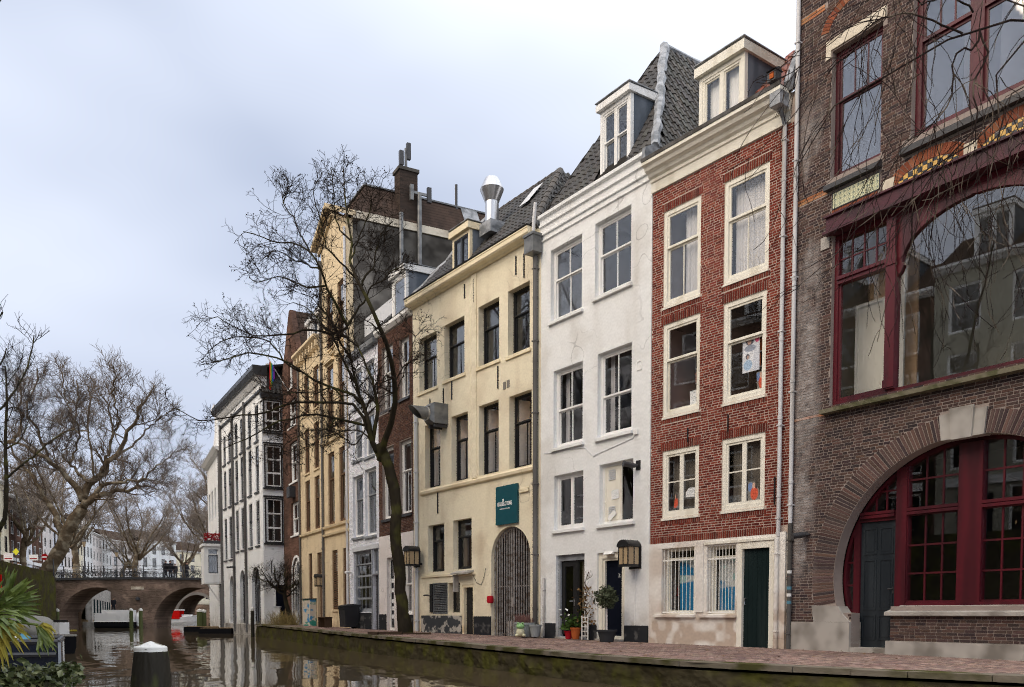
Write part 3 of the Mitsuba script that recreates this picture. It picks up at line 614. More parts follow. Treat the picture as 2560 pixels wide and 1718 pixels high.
# ------------------------------------------------------------------ 2 the red brick house
RED_BRICKS = [(.165, .036, .026), (.14, .032, .024), (.19, .046, .032), (.115, .030, .024), (.21, .060, .042)]
h = House('red_brick_house', 'narrow red brick house with cream sash windows and a whitewashed ground floor', 'house', (3.75, 24.0), (.6, -.8), 4.42, 12.6, 'red_mortar', depth=9, side_mat='red_mortar')
fr = h.fr; soldiers = []; feats = []
W_ = dict(a=(.40, 1.67, 8.88, 11.33), b=(2.41, 3.74, 8.90, 11.33), c=(.42, 1.68, 6.02, 8.42), d=(2.43, 3.70, 6.00, 8.42), e=(.43, 1.69, 3.36, 5.12), f=(2.43, 3.72, 3.37, 5.12))
sheer = [(0.38, 1.0, 'net_curtain', dict(waves=7, amp=.03))]; full = [(0, 1, 'net_curtain', dict(waves=9, amp=.03))]; lace = [(0, 1, 'lace_curtain', dict(waves=11, amp=.02))]
cw = dict(fm='cream_paint', fw=.11, sw=.055, back=.02, sill=(.03, .07, .0))
K_ = {}
for n, r in W_.items():
    if n in 'ab': K_[n] = h.window(r, rows=((.38, 1), (.62, 2)), curtain_=sheer if n == 'a' else full, rm='room', **cw)
    elif n in 'cd': K_[n] = h.window(r, rows=((.39, 1), (.61, 1)), rm='warm_room', room=2.6, **cw)
    else:
        K_[n] = h.window(r, cols=2, rows=((1, 2),), mw=.13, curtain_=lace, **cw)
        zz = r[2] + (r[3] - r[2]) * .52; h.put('glazing_bar', boxes([(r[0] + .16, (r[0] + r[1]) / 2 - .066, .055, .08, zz, zz + .03), ((r[0] + r[1]) / 2 + .066, r[1] - .16, .055, .08, zz, zz + .03)]), 'cream_paint', parent=K_[n])
    x0, x1, z0, z1 = r; soldiers += soldier_rects(x0 - .06, x1 + .06, z1 + .006, z1 + .205); feats.append((x0 - .06, x1 + .06, z1, z1 + .21))
    soldiers += soldier_rects(x0 - .06, x1 + .06, z0 - .18, z0 - .075); feats.append((x0 - .06, x1 + .06, z0 - .185, z0 + .0))
soldiers += soldier_rects(.01, 4.20, 2.70, 2.87); feats.append((0, 4.42, 2.6, 2.875))
ground = {'w1': (.46, 1.60, .82, 2.55), 'w2': (2.02, 2.93, .82, 2.52), 'door': (2.98, 4.07, -.02, 2.54)}
blue = 'blue_print'
mat('blue_print', lambda p, n, uv: mix((.62, .66, .66), (.03, .22, .44), smoothstep(.42, .47, fbm(p.x * 2.2 + p.y, p.z * 1.7, 1.0, 3) + .12 * smoothstep(1.8, .9, p.z)) ) * mix((1, 1, 1), (.65, .9, .9), smoothstep(.6, .62, noise(p.x * 5, p.y * 5, p.z * 4))), spec=0)
for n in ('w1', 'w2'):
    r = ground[n]; kk = h.window(r, cols=1, rows=((.14, 1), (.86, 1)), fm='cream_paint', fw=.05, sw=.03, back=.16, rm='dark_room')
    h.put('printed_curtain', curtain(r[0] + (.28 if n == 'w1' else .06), r[1] - .05, r[2] + .04, r[3] - .26, .36, waves=7, amp=.02), blue, parent=kk, label='blue and white printed curtain behind the bars')
    nb = 9; xs = np.linspace(r[0] + .05, r[1] - .05, nb)
    h.put('window_bars', join(*[tube([(x, .02, r[2] + .02), (x, .02, r[3] - .02)], .009, 6) for x in xs], boxes([(r[0], r[1], .006, .034, z, z + .035) for z in (r[2] + .02, r[3] - .34)])), 'white_bar', parent=kk)
    h.put('sill', profile_x([(-.12, r[2] - .09), (-.12, r[2] - .03), (.15, r[2] - .004), (.15, r[2] - .09)], r[0] - .22, r[1] + .06), 'worn_plaster', parent=kk)
h.holes.append(sbox(2.98, -.2, 4.07, 2.54)); h.rooms.append((2.8, 4.2, .3, 1.5, -.2, 2.7, 'dark_room'))
h.finish(zones=[(sbox(0, 2.69, 4.42, 12.6), 'red_mortar', 'wall', 0.0), (sbox(0, -.3, 4.42, 2.69), 'worn_plaster', 'ground_floor_wall', -.035)])
d = h.put('door', ring(2.98, 4.07, -.3, 2.54, .15, -.05, .12), 'cream_paint', label='dark green boarded door in a cream frame')
for i, x in enumerate(np.linspace(3.13, 3.92, 7)[:-1]): h.put('board', boxes([(x + .003, x + .79 / 6 - .003, .03 + .002 * (i % 2), .08, -.02, 2.39)]), 'green_door_paint', parent=d)
h.put('handle', tube([(3.20, .03, 1.05), (3.20, -.03, 1.05), (3.20, -.03, 1.20), (3.20, .03, 1.20)], .011, 6), 'steel', parent=d)
h.put('pilaster', boxes([(1.66, 1.92, -.07, -.036, .86, 2.66)]), 'worn_plaster'); h.put('pilaster', boxes([(4.12, 4.40, -.10, -.036, -.05, 2.72)]), 'worn_plaster')
h.put('ledge', boxes([(1.95, 4.10, -.08, -.036, 2.56, 2.62)]), 'cream_paint')
area = sbox(.005, 2.7, 4.415, 11.96)
for x in h.holes + [rect(q) for q in feats]: area = area.difference(x)
RR = brick_rects(area, header=.4, rng=np.random.default_rng(2)); sol = np.array(soldiers); rng = np.random.default_rng(6)
lay_bricks(h.k, fr, RR, RED_BRICKS, 'brick', extra=(brick_boxes(sol, rng=rng), tones(len(sol), RED_BRICKS, rng) * .9), proud=.004, seed=8)
h.put('cornice', profile_x([(.0, 11.955), (-.05, 11.955), (-.05, 12.20), (-.09, 12.215), (-.09, 12.29), (-.16, 12.33), (-.20, 12.40), (-.30, 12.44), (-.34, 12.52), (-.42, 12.56), (-.42, 12.64), (0, 12.64)], -.02, 4.30), 'cream_paint')
h.put('gutter', profile_x([(-.44, 12.645), (-.46, 12.72), (-.42, 12.72), (-.40, 12.665), (-.1, 12.665), (-.1, 12.645)], -.03, 4.30), 'zinc_pipe')
h.put('hopper', join(boxes([(4.08, 4.36, -.50, -.18, 12.20, 12.50)]), tube([(4.20, -.30, 12.2), (4.20, -.16, 12.05), (4.20, -.10, 11.9)], .05, 10)), 'lead')
h.pipe(4.20, 2.62, 11.95, 'white_pipe', y=-.10, r=.048, clips=5)
h.pipe(4.20, 0, 2.60, 'worn_plaster', y=-.16, r=.05, clips=2)
for x, z, l in ((1.32, 5.42, .36), (2.62, 5.50, .42), (4.02, 3.70, .65)): h.put('wall_anchor', boxes([(x - .014, x + .014, -.035, -.012, z - l / 2, z + l / 2)]), 'black_paint')
def sheet(h, pk, x0, x1, z0, z1, y, m, name='notice', label=None, rot=0.0):
    c = np.array([(x0, z0), (x1, z0), (x1, z1), (x0, z1)]); m_ = c.mean(0); a = math.radians(rot); c = (c - m_) @ np.array([[math.cos(a), math.sin(a)], [-math.sin(a), math.cos(a)]]) + m_
    k = key_for(name, pk); v = h.fr(np.column_stack([c[:, 0], np.full(4, y), c[:, 1]]))
    scene[k] = mikit.ply((v, np.array([[0, 1, 2], [0, 2, 3]])), m, uv=np.array([(0, 0), (1, 0), (1, 1), (0, 1.0)])); lab(k, label); return k
def blob(uv, x, y, rx, ry): return smoothstep(1.15, .85, dr.sqrt(dr.square((uv.x - x) / rx) + dr.square((uv.y - y) / ry)))
def poster(p, n, uv):
    c = mix((.62, .66, .74), (.74, .76, .80), uv.y)
    c = mix(c, (.10, .10, .13), blob(uv, .42, .88, .24, .14)); c = mix(c, (.55, .36, .29), blob(uv, .40, .86, .12, .10)); c = mix(c, (.30, .34, .42), blob(uv, .45, .66, .34, .09))
    c = mix(c, (.70, .10, .22), blob(uv, .86, .88, .14, .10)); c = mix(c, (.75, .77, .80), smoothstep(.56, .54, uv.y) * smoothstep(.66, .64, uv.x))
    c = mix(c, (.13, .12, .14), blob(uv, .30, .44, .12, .08)); c = mix(c, (.50, .34, .28), blob(uv, .32, .42, .06, .05)); return mix(c, (.38, .52, .68), blob(uv, .32, .20, .26, .15))
mat('poster_print', poster, rough=.5)
mat('figure_print', lambda p, n, uv: mix(mix(mix(mix((.20, .19, .17), (.16, .24, .42), blob(uv, .2, .72, .25, .25)), (.60, .10, .05), blob(uv, .55, .36, .34, .36)), (.62, .40, .30), blob(uv, .5, .78, .13, .16)), (.05, .04, .04), blob(uv, .72, .78, .10, .2)), rough=.5)
mat('notice_print', lambda p, n, uv: mix((.78, .79, .79), (.42, .47, .48), smoothstep(.55, .7, noise(uv.x * 14, 0, dr.floor(uv.y * 9))) * smoothstep(.1, .14, uv.x) * smoothstep(.9, .86, uv.x) * smoothstep(.35, .5, mod(uv.y * 9, 1.0))), rough=.5)
sheet(h, K_['e'], .70, .96, 3.60, 4.0, .066, 'figure_print', 'window_sticker'); sheet(h, K_['e'], 1.20, 1.50, 3.84, 4.08, .066, 'notice_print', rot=-2)
sheet(h, K_['f'], 3.19, 3.52, 3.56, 4.0, .066, 'figure_print', 'window_sticker')
sheet(h, K_['d'], 2.92, 3.42, 6.65, 7.50, .13, 'poster_print', 'poster', 'poster with portrait photos'); sheet(h, K_['d'], 3.36, 3.60, 6.18, 6.60, .12, 'figure_print', 'poster', rot=3)
sheet(h, K_['c'], 1.26, 1.53, 6.12, 6.56, .12, 'notice_print', rot=2)
# goods on shelves seen through the shop windows
for n, cols in (('c', ('vivid_red', 'maroon_paint', 'orange_clay', 'dark_metal', 'red_plastic')), ('d', ('dark_metal', 'brown_board', 'orange_clay', 'maroon_paint', 'black_paint'))):
    r = W_[n]; rg = np.random.default_rng(3 + ord(n)); h.put('shelving', boxes([(r[0] + .1, r[1] + .2, 1.15, 1.6, z, z + .03) for z in np.arange(r[2] - .1, r[3] - .5, .38)]), 'pale_grey_paint', parent=K_[n])
    for c in cols:
        a = []
        for q in range(7):
            x = rg.uniform(r[0], r[1] + .1); z = r[2] - .07 + .38 * rg.integers(0, 5); w = rg.uniform(.1, .3); a.append((x, x + w, 1.13 + rg.uniform(0, .1), 1.45, z + .001, z + rg.uniform(.12, .33)))
        h.put('shop_goods', boxes(a), c, parent=K_[n], kind='stuff')
dormer(h, 1.42, 2.84, 12.66, 14.30, .16, 1.75, fm='cream_paint', net='paper')
def slope_solid(h, pts, m, t=.12, name='roof'):
    """A roof plane as a solid: its corners, then the same dropped by t."""
    p = np.asarray(pts, float); n = len(p); q = p - [0, 0, t]; f = [[0, i, i + 1] for i in range(1, n - 1)] + [[n, n + i + 1, n + i] for i in range(1, n - 1)]
    for i in range(n): j = (i + 1) % n; f += [[i, n + i, n + j], [i, n + j, j]]
    return h.put(name, (np.vstack([p, q]), np.array(f)), m)
mat('roof_base', (.035, .033, .031), spec=0)
rk = slope_solid(h, [(.0, -.1, 12.68), (4.40, -.1, 12.68), (4.40, 2.3, 15.1), (2.3, 2.3, 15.1)], 'roof_base')
uu, vv = np.array([1, 0, 0.]), np.array([0, 2.4, 2.42]) / math.hypot(2.4, 2.42)
tile_slope(rk, fr, (0, -.1, 12.70), uu, vv, Polygon([(2.9, .1), (4.25, .1), (4.25, 3.3), (2.6, 3.3)]).difference(sbox(1.3, 0, 2.95, 1.9)), TILE_RED, seed=4, best=120)
slope_solid(h, [(2.3, 2.3, 15.1), (4.40, 2.3, 15.1), (4.40, 8, 15.1), (2.3, 8, 15.1)], 'roof_base'); 
h.put('party_flashing', join(slab_side(4.26, [(-.12, 12.6), (-.25, 12.75), (.3, 13.9), (2.3, 15.5), (2.3, 14.9)], .16)), 'lead')
lb = thing('gutter_lamp', 'small dark lamp housing at the right end of the red house gutter', 'lamp')
put(lb, 'housing', join(boxes([(4.02, 4.24, -.52, -.30, 12.76, 12.98)]), profile_x([(-.56, 12.981), (-.41, 13.06), (-.26, 12.981)], 4.0, 4.26)), 'dark_metal', fr=fr); put(lb, 'lens', boxes([(4.10, 4.20, -.545, -.521, 12.80, 12.93)]), 'orange_clay', fr=fr)

# ------------------------------------------------------------------ 3 the white plastered house
h = House('white_plaster_house', 'white plastered house with a steep tiled hip roof and black doors at the wharf', 'house', (.91, 28.12), (.568, -.823), 4.97, 12.55, 'white_plaster', depth=10)
fr = h.fr
kw = dict(fm='white_paint', fw=.09, sw=.045, back=.13, sill_mat='white_plaster', sill=(.09, .10, .08), mw=.035)
for r, rows in (((.50, 2.02, 9.80, 11.97), ((.42, 2), (.58, 2))), ((2.62, 4.15, 9.92, 12.02), ((.44, 2), (.56, 2))), ((.66, 2.08, 5.92, 8.28), ((.52, 2), (.48, 2))), ((2.76, 4.21, 5.90, 8.30), ((.52, 2), (.48, 2)))):
    kk = h.window(r, rows=rows, rm='dark_room' if r[2] < 8 else 'room', tilt=.6, **kw)
    if r[2] < 8: h.put('curtain', curtain(r[0] + .06, r[0] + .24, r[2], r[3], .45, waves=3, seed=int(r[0] * 10)), 'net_curtain', parent=kk)
kk = h.window((.70, 2.12, 3.40, 5.08), cols=2, rows=((1, 2),), rm='dark_room', **{**kw, 'mw': .14})
h.put('shelf_item', boxes([(.9 + .0, 1.35, .75, 1.0, z, z + .02) for z in (3.8, 4.15, 4.5)] + [(1.65, 1.9, .7, .8, 3.5, 3.9)]), 'grey_paint', parent=kk)
kk = h.put('window', ring(2.86, 4.30, 3.40, 5.12, .08, .13, .23), 'white_paint', label='window half closed with a white board that has vents'); h.hole((2.86, 4.30, 3.40, 5.12), 1.5, 'dark_room')
h.put('board', boxes([(2.94, 3.66, .15, .20, 3.48, 5.04)]), 'cream_paint', parent=kk); h.put('board_frame', ring(2.98, 3.62, 3.52, 5.0, .04, .135, .149), 'cream_paint', parent=kk)
for z in (3.62, 4.66): h.put('vent', boxes([(3.12, 3.40, .125 + .004 * (i % 2), .149, z + i * .05, z + i * .05 + .03) for i in range(6)]), 'pale_grey_paint', parent=kk)
sheet(h, kk, 3.24, 3.56, 4.10, 4.36, .133, 'notice_print', rot=5); sheet(h, kk, 3.10, 3.46, 3.56, 3.72, .12, 'paper', rot=35)
h.put('pane', quad([(3.66, .17, 3.48), (4.22, .17, 3.48), (4.22, .172, 5.04), (3.66, .172, 5.04)]), 'window_glass', parent=kk); h.put('red_cloth', boxes([(3.85, 4.15, .5, .6, 3.4, 4.05)]), 'red_plastic', parent=kk)
h.put('sill', profile_x([(-.09, 3.30), (-.09, 3.375), (.15, 3.397), (.15, 3.30)], 2.76, 4.38), 'white_plaster', parent=kk)
# doors
h.hole((.80, 2.20, .02, 2.62), 2, 'dark_room'); h.hole((2.78, 3.98, .02, 2.58), 2, 'dark_room')
k = h.put('door', join(ring(.80, 2.20, .02, 2.62, .10, .10, .22), boxes([(.90, 2.10, .10, .22, 2.44, 2.519)])), 'grey_paint', label='black glazed door in a grey frame')
h.put('door_leaf', join(ring(.90, 1.62, .20, 2.43, .16, .16, .21), boxes([(1.06, 1.46, .17, .20, .36, .80), (1.622, 1.70, .15, .22, .12, 2.43)]), ring(1.70, 2.10, .20, 2.43, .035, .16, .20)), 'black_paint', parent=k)
h.put('pane', quad([(1.05, .185, .8), (1.47, .185, .8), (1.47, .186, 2.28), (1.05, .186, 2.28)]), 'window_glass', parent=k); h.put('pane', quad([(1.73, .18, .23), (2.07, .18, .23), (2.07, .181, 2.41), (1.73, .181, 2.41)]), 'window_glass', parent=k)
h.put('blind', boxes([(1.74, 2.06, .30, .31, .9, 2.4)]), 'olive_room', parent=k)
h.put('handle', join(tube([(1.53, .155, 1.20), (1.53, .10, 1.20), (1.36, .10, 1.20)], .012, 6), boxes([(1.515, 1.545, .145, .159, 1.05, 1.27)])), 'steel', parent=k)
h.put('house_number', boxes([(1.15 + i * .07, 1.20 + i * .07, .155, .168, .55, .64) for i in (0, 2, 3)]), 'pale_grey_paint', parent=k)
h.put('threshold', boxes([(.82, 2.18, -.06, .25, -.1, .10), (2.80, 3.96, -.10, .25, -.1, .09)]), 'stone')
k = h.put('door', join(ring(2.78, 3.98, .02, 2.58, .16, .06, .2), ring(2.94, 3.82, .02, 2.42, .07, .10, .2)), 'cream_paint', label='navy door in a cream frame')
panel_door(h, 3.01, 3.75, .09, 2.34, .17, 'navy_paint', [(.1, .9, .56, .95), (.1, .9, .08, .50)], name='door_leaf', parent=k, knob=(3.08, 1.1))
m = meshkit.text_mesh('31', .10, .004); v = np.array(m.vertices); h.put('house_number', (np.column_stack([v[:, 0] + 3.52, .163 - v[:, 2], v[:, 1] + 1.86]), np.array(m.faces)[:, ::-1]), 'letter_white', parent=k)
h.put('door_light', profile_x([(-.10, 2.52), (-.02, 2.60), (.05, 2.60), (.05, 2.52)], 3.14, 3.5), 'white_paint')
h.finish(closed_top=13.0)
h.put('plinth', boxes([(.18, .795, -.03, -.002, -.15, .52), (2.40, 2.775, -.03, -.002, -.15, .50), (4.0, 4.95, -.03, -.002, -.2, .49)]), 'black_plinth')
h.put('cornice', profile_x([(0.3, 12.553), (-.06, 12.553), (-.06, 12.60), (-.03, 12.62), (-.03, 12.78), (-.09, 12.80), (-.09, 12.86), (-.05, 12.88), (-.05, 13.02), (-.14, 13.05), (-.14, 13.14), (.3, 13.16)], 0, 4.96), 'white_plaster')
h.put('cornice_moulding', profile_x([(-.002, 12.34), (-.05, 12.36), (-.05, 12.40), (-.002, 12.42)], .0, 4.96), 'white_plaster')
for pts, r in (([(.2, -.012, 5.84), (.8, -.012, 5.78), (1.2, -.012, 5.80), (2.2, -.012, 5.72), (2.6, -.012, 5.40), (2.75, -.012, 5.44)], .012), ([(2.75, -.012, 5.44), (3.6, -.012, 5.56), (4.3, -.012, 5.66), (4.42, -.012, 5.80)], .010)): h.put('cable', tube(pts, r, 5), 'pale_grey_paint')
h.put('junction_box', boxes([(4.36, 4.50, -.06, -.002, 5.74, 5.88)]), 'white_paint'); h.put('vent', join(ring(4.42, 4.62, 7.46, 7.72, .03, -.02, .0), boxes([(4.45, 4.59, -.012, -.003, 7.49, 7.60)])), 'white_paint')
h.pipe(.24, .10, 1.95, 'white_pipe', y=-.05, r=.035, clips=2)
h.put('cable', tube([(4.42, -.012, 2.1), (4.42, -.012, .5)], .010, 5), 'white_paint')
# roof: hips rising to a ridge that runs away from the canal
A, B, Cc, D_ = (0, .1, 13.17), (4.96, .1, 13.17), (2.45, 2.84, 18.0), (2.45, 9.0, 18.0)
def tri(p, q, r, parent, palette, seed, cut=None, **kk2):
    p, q, r = (np.array(x, float) for x in (p, q, r)); u = (q - p) / np.linalg.norm(q - p); w = r - p; a = w @ u; v = w - a * u; b = np.linalg.norm(v); v /= b
    return p, u, v, a, b
rk = h.put('roof', (np.array([A, B, Cc, D_, (4.96, 9, 13.17), (0, 9, 13.17)], float), np.array([[0, 1, 2], [1, 4, 3], [1, 3, 2], [0, 2, 3], [0, 3, 5], [4, 5, 3], [0, 5, 4], [0, 4, 1]])), 'roof_base')
p, u, v, a, b = tri(A, B, Cc, rk, TILE_DARK, 1)
Lq = np.linalg.norm(np.array(B) - A)
# the part of the front slope that the dormer stands on stays bare
bl = lambda z: (z - 13.17) / 4.83 * b
tile_slope(rk, fr, p + [0, 0, .02], u, v, Polygon([(0, 0), (Lq, 0), (a, b)]).difference(sbox(2.38, 0, 3.80, bl(15.6))), TILE_DARK, seed=11, best=170)
p, u, v, a, b = tri(B, (4.96, 9, 13.17), Cc, rk, TILE_DARK, 2)
tile_slope(rk, fr, p + [.01, 0, .02], u, v, Polygon([(0.1, 0), (8.9, 0), (8.9, b), (a, b)]), [(.062, .060, .054), (.052, .050, .046), (.078, .073, .064), (.055, .049, .041)], seed=12, best=130, rest='side_tiling')
def ribbon(h, p, q, w, m, name, n=14, seed=0, lift=.05):
    """Dressed lead along a hip: a wavering fold."""
    r = np.random.default_rng(seed); p, q = np.array(p, float), np.array(q, float); t = np.linspace(0, 1, n)[:, None]; c = p + (q - p) * t + [0, 0, lift] + r.normal(0, .012, (n, 3))
    return h.put(name, tube(c, w * r.uniform(.8, 1.25, n), 7), m)
ribbon(h, B, Cc, .125, 'lead', 'hip_flashing', 18, 3); ribbon(h, A, Cc, .05, 'roof_base', 'hip_flashing', 10, 4); ribbon(h, Cc, D_, .09, 'lead', 'ridge_flashing', 12, 5)
h.put('valley_flashing', join(slab_side(4.9, [(-.35, 12.70), (-.30, 13.1), (.25, 13.35), (.5, 13.0), (.2, 12.6)], .12)), 'lead')
dormer(h, 2.44, 3.74, 13.42, 15.30, .32, 1.35, fm='white_paint', lights=2, rows=((.5, 1), (.5, 1)), roof_t=.18)
h.put('dormer_apron', boxes([(2.44, 3.74, .30, .42, 13.05, 13.42)]), 'white_paint')
wl = thing('wall_lantern', 'large black wall lantern with amber glass beside the navy door', 'lamp')
def lantern(t, fr, x, y, z, s=1.0):
    w, d, hh = .21 * s, .42 * s, .50 * s
    put(t, 'roof', slab(Polygon([(x - w, z + hh)] + [(x + w * math.cos(a) * -1, z + hh + .16 * s * math.sin(a)) for a in np.linspace(0, math.pi, 12)] + [(x + w, z + hh)]).buffer(.015), y - d - .04, y), 'black_paint', fr=fr)
    put(t, 'glass', boxes([(x - w * .85, x + w * .85, y - d, y - .02, z + .04, z + hh - .02)]), 'lamp_glass', fr=fr)
    put(t, 'frame', boxes([(x + a - .015, x + a + .015, y - d - .012, y - d + .012, z, z + hh) for a in (-w * .85, 0, w * .85)] + [(x + w * .85 - .010, x + w * .85 + .014, y - a - .015, y - a + .015, z, z + hh) for a in (.03, d * .5)] + [(x - w * .85 - .014, x - w * .85 + .010, y - a - .015, y - a + .015, z, z + hh) for a in (.03, d * .5)] + [(x - w * .9, x + w * .9, y - d - .015, y, z - .03, z + .035)]), 'black_paint', fr=fr)
    put(t, 'back_plate', boxes([(x - w * 1.1, x + w * 1.1, y - .018, y + .0, z - .08, z + hh + .02)]), 'black_paint', fr=fr)
lantern(wl, fr, 4.42, -.01, 2.14, 1.05)
c = thing('security_camera', 'black security camera on the white wall beside the boarded window', 'camera')
put(c, 'body', tube([(4.50, -.02, 4.88), (4.44, -.16, 4.88), (4.36, -.42, 4.92)], [.04, .075, .08], 10), 'dark_metal', fr=fr, smooth=40); put(c, 'bracket', boxes([(4.44, 4.60, -.03, -.002, 4.76, 5.02)]), 'black_paint', fr=fr)

# ------------------------------------------------------------------ 4 the cream yellow restaurant house
h = House('yellow_house', 'cream yellow restaurant house with black sash windows and an arched barred gate', 'house', (-3.87, 34.94), (.573, -.819), 8.32, 12.85, 'yellow_plaster', depth=9)
fr = h.fr
kw = dict(fm='black_paint', fw=.06, sw=.045, back=.22, mw=.035)
yw = [(.50, 1.85, 9.32, 11.36), (2.40, 3.80, 9.38, 11.38), (4.72, 6.0, 9.35, 11.40), (6.52, 7.74, 9.30, 11.41)]
for r in yw:
    h.window(r, rows=((.37, 1), (.63, 2)), rm='room', tilt=.7, **kw)
    h.put('sill', boxes([(r[0] - .10, r[1] + .08, -.06, .2, r[2] - .11, r[2] - .002)]), 'yellow_trim')
y2 = [(.92, 2.08, 5.60, 8.0), (2.88, 4.02, 5.62, 7.99), (4.73, 5.97, 5.62, 8.02), (6.59, 7.85, 5.60, 7.98)]
K2 = []
for r in y2:
    kk = h.window(r, rows=((.36, 1), (.64, 2)), rm='dark_room', room=3.5, tilt=.3, **kw); K2.append(kk)
    h.put('reveal_lining', boxes([(r[0] + .065, r[0] + .09, .36, .8, r[2] + .06, r[3] - .06)]), 'pale_plaster', parent=kk)
    h.put('bar_shelf', boxes([(r[0] + .1, r[1], .8, .95, r[2] + .95, r[2] + .99)]), 'brown_board', parent=kk)
for r in ((1.12, 2.34, 2.40, 4.18), (2.98, 4.25, 2.42, 4.22)):
    kk = h.window(r, rows=((.33, 1), (.67, 2)), rm='dark_room', **kw)
    h.put('inner_board', boxes([(r[0] + .1, r[1] - .1, .40, .42, r[2] + .06, r[2] + 1.18)]), 'brown_board', parent=kk)
h.window((2.62, 3.44, .86, 1.95), rows=((1, 2),), rm='dark_room', **kw)
h.hole((1.50, 2.58, .80, 1.97), .4, 'dark_room'); lv = h.put('louvre', ring(1.50, 2.58, .80, 1.97, .035, -.01, .06), 'galvanised')
for i in range(17):
    z = .85 + i * .0645; h.put('slat', (lambda q: (q[0] @ np.eye(3), q[1]))(profile_x([(-.012, z), (-.004, z), (.05, z + .05), (.042, z + .05)], 1.536, 2.544)), 'galvanised', parent=lv)
h.put('shutter', boxes([(1.30, 1.495, -.05, -.01, .86, 1.95)]), 'black_paint'); h.put('shutter_lever', tube([(1.40, -.06, 1.50), (1.20, -.16, 1.52), (1.10, -.20, 1.50)], [.03, .035, .02], 8), 'black_paint')
h.holes.append(sbox(3.58, -.3, 4.38, 1.85)); h.rooms.append((3.4, 4.5, .3, 1.6, -.3, 2.0, 'dark_room'))
k = h.put('door', ring(3.58, 4.38, -.3, 1.85, .09, .02, .2), 'yellow_trim', label='low black door under the little shelf roof')
panel_door(h, 3.67, 4.29, -.2, 1.76, .15, 'black_paint', [(.1, .9, .5, .95), (.1, .9, .1, .45)], name='door_leaf', parent=k)
h.put('canopy', join(profile_x([(-.28, 2.22), (-.28, 2.28), (0, 2.37), (0, 2.31)], 3.25, 4.40), boxes([(3.28, 3.36, -.20, -.001, 1.60, 2.22)])), 'stone')
h.put('cable', tube([(4.35, -.02, 2.2), (4.6, -.02, 1.9), (4.9, -.02, 1.82), (5.05, -.02, 2.05), (5.15, -.03, 2.25), (5.22, -.03, 2.4)], .010, 5), 'black_paint')
gate = Polygon([(5.50, -.3)] + [(x, z) for x, z in zip(6.64 - 1.14 * np.cos(np.linspace(0, np.pi, 30)), 2.70 + 1.02 * np.sin(np.linspace(0, np.pi, 30)))] + [(7.78, -.3)])
h.hole(gate, 3.5, 'dark_room')
h.finish(closed_top=12.85)
g = h.put('gate', tube([(x, .12, z) for x, z in zip(6.64 - 1.10 * np.cos(np.linspace(0, np.pi, 24)), 2.70 + .98 * np.sin(np.linspace(0, np.pi, 24)))], .02, 6), 'iron_bar', label='grey barred gate filling the arched passage')
for x in np.linspace(5.58, 7.70, 16):
    zt = 2.70 + .98 * math.sqrt(max(0, 1 - ((x - 6.64) / 1.10) ** 2)); r = .036 if abs(x - 6.64) < .08 else .024
    h.put('bar', tube([(x, .12, .04), (x, .12, zt)], r, 7), 'iron_bar', parent=g)
h.put('rail', boxes([(5.52, 7.76, .145, .165, z, z + .035) for z in (.10, 1.72)]), 'iron_bar', parent=g); h.put('lock_box', boxes([(6.56, 6.72, .08, .16, 1.05, 1.35)]), 'iron_bar', parent=g)
h.put('bulkhead', boxes([(5.62, 6.35, .6, .9, 0.02, .55)]), 'pale_plaster')
h.put('letter_box', lathe([(0, 0), (.10, 0), (.12, .06), (.12, .18), (.10, .24), (0, .25)], 12, (5.56, -.08, 1.18)), 'red_plastic', smooth=30)
h.put('plinth', boxes([(4.385, 5.49, -.03, -.002, -.2, .72), (7.79, 8.1, -.03, -.002, -.2, .50)]), 'black_plinth'); h.put('plinth', boxes([(.60, 3.575, -.03, -.002, -.2, .74)]), 'peeling_plinth')
h.put('string_course', profile_x([(-.01, 5.36), (-.09, 5.40), (-.11, 5.49), (-.002, 5.56)], .62, 8.12), 'yellow_trim')
h.put('string_course', boxes([(.62, 4.5, -.05, -.002, 2.20, 2.28)]), 'yellow_trim')
h.put('pier', boxes([(4.30, 4.62, -.035, -.002, 5.57, 12.6)]), 'yellow_plaster')
h.put('cornice', profile_x([(0.3, 12.63), (-.10, 12.63), (-.14, 12.67), (-.30, 12.70), (-.34, 12.74), (-.34, 12.88), (-.36, 12.885), (-.36, 12.92), (.3, 12.92)], -.05, 8.08), 'yellow_trim')
h.put('gutter', profile_x([(-.37, 12.925), (-.39, 12.97), (-.1, 12.97), (-.1, 12.925)], -.05, 8.1), 'roof_base')
for x, z, l in ((7.0, 12.1, .6), (7.45, 11.95, .75), (3.85, 12.2, .5), (4.45, 12.05, .8), (2.35, 8.85, .55), (2.95, 8.95, .7), (5.95, 8.75, .75), (1.9, 5.0, .85), (1.35, 8.75, .4)): h.put('wall_anchor', join(boxes([(x - .018, x + .018, -.04, -.002, z - l / 2, z + l / 2)])), 'black_paint')
h.put('vent_brick', boxes([(6.25, 6.40, -.02, -.001, 8.28, 8.52), (6.47, 6.62, -.02, -.001, 8.30, 8.54)]), 'stone'); h.put('cable_box', boxes([(7.22, 7.72, -.06, -.001, 4.76, 4.88)]), 'yellow_trim')
h.pipe(8.17, .06, 12.0, 'zinc_pipe', y=-.10, r=.075, clips=6); h.put('hopper', join(boxes([(7.95, 8.42, -.38, -.02, 12.05, 12.60), (7.92, 8.45, -.41, -.01, 12.54, 12.62)])), 'galvanised')
h.put('downpipe', tube([(8.22, -.14, 13.6), (8.20, -.18, 13.1), (8.19, -.2, 12.6)], .055, 10), 'white_pipe', smooth=40)
h.pipe(.36, .12, 8.6, 'pale_grey_paint', y=-.09, r=.07, clips=5)
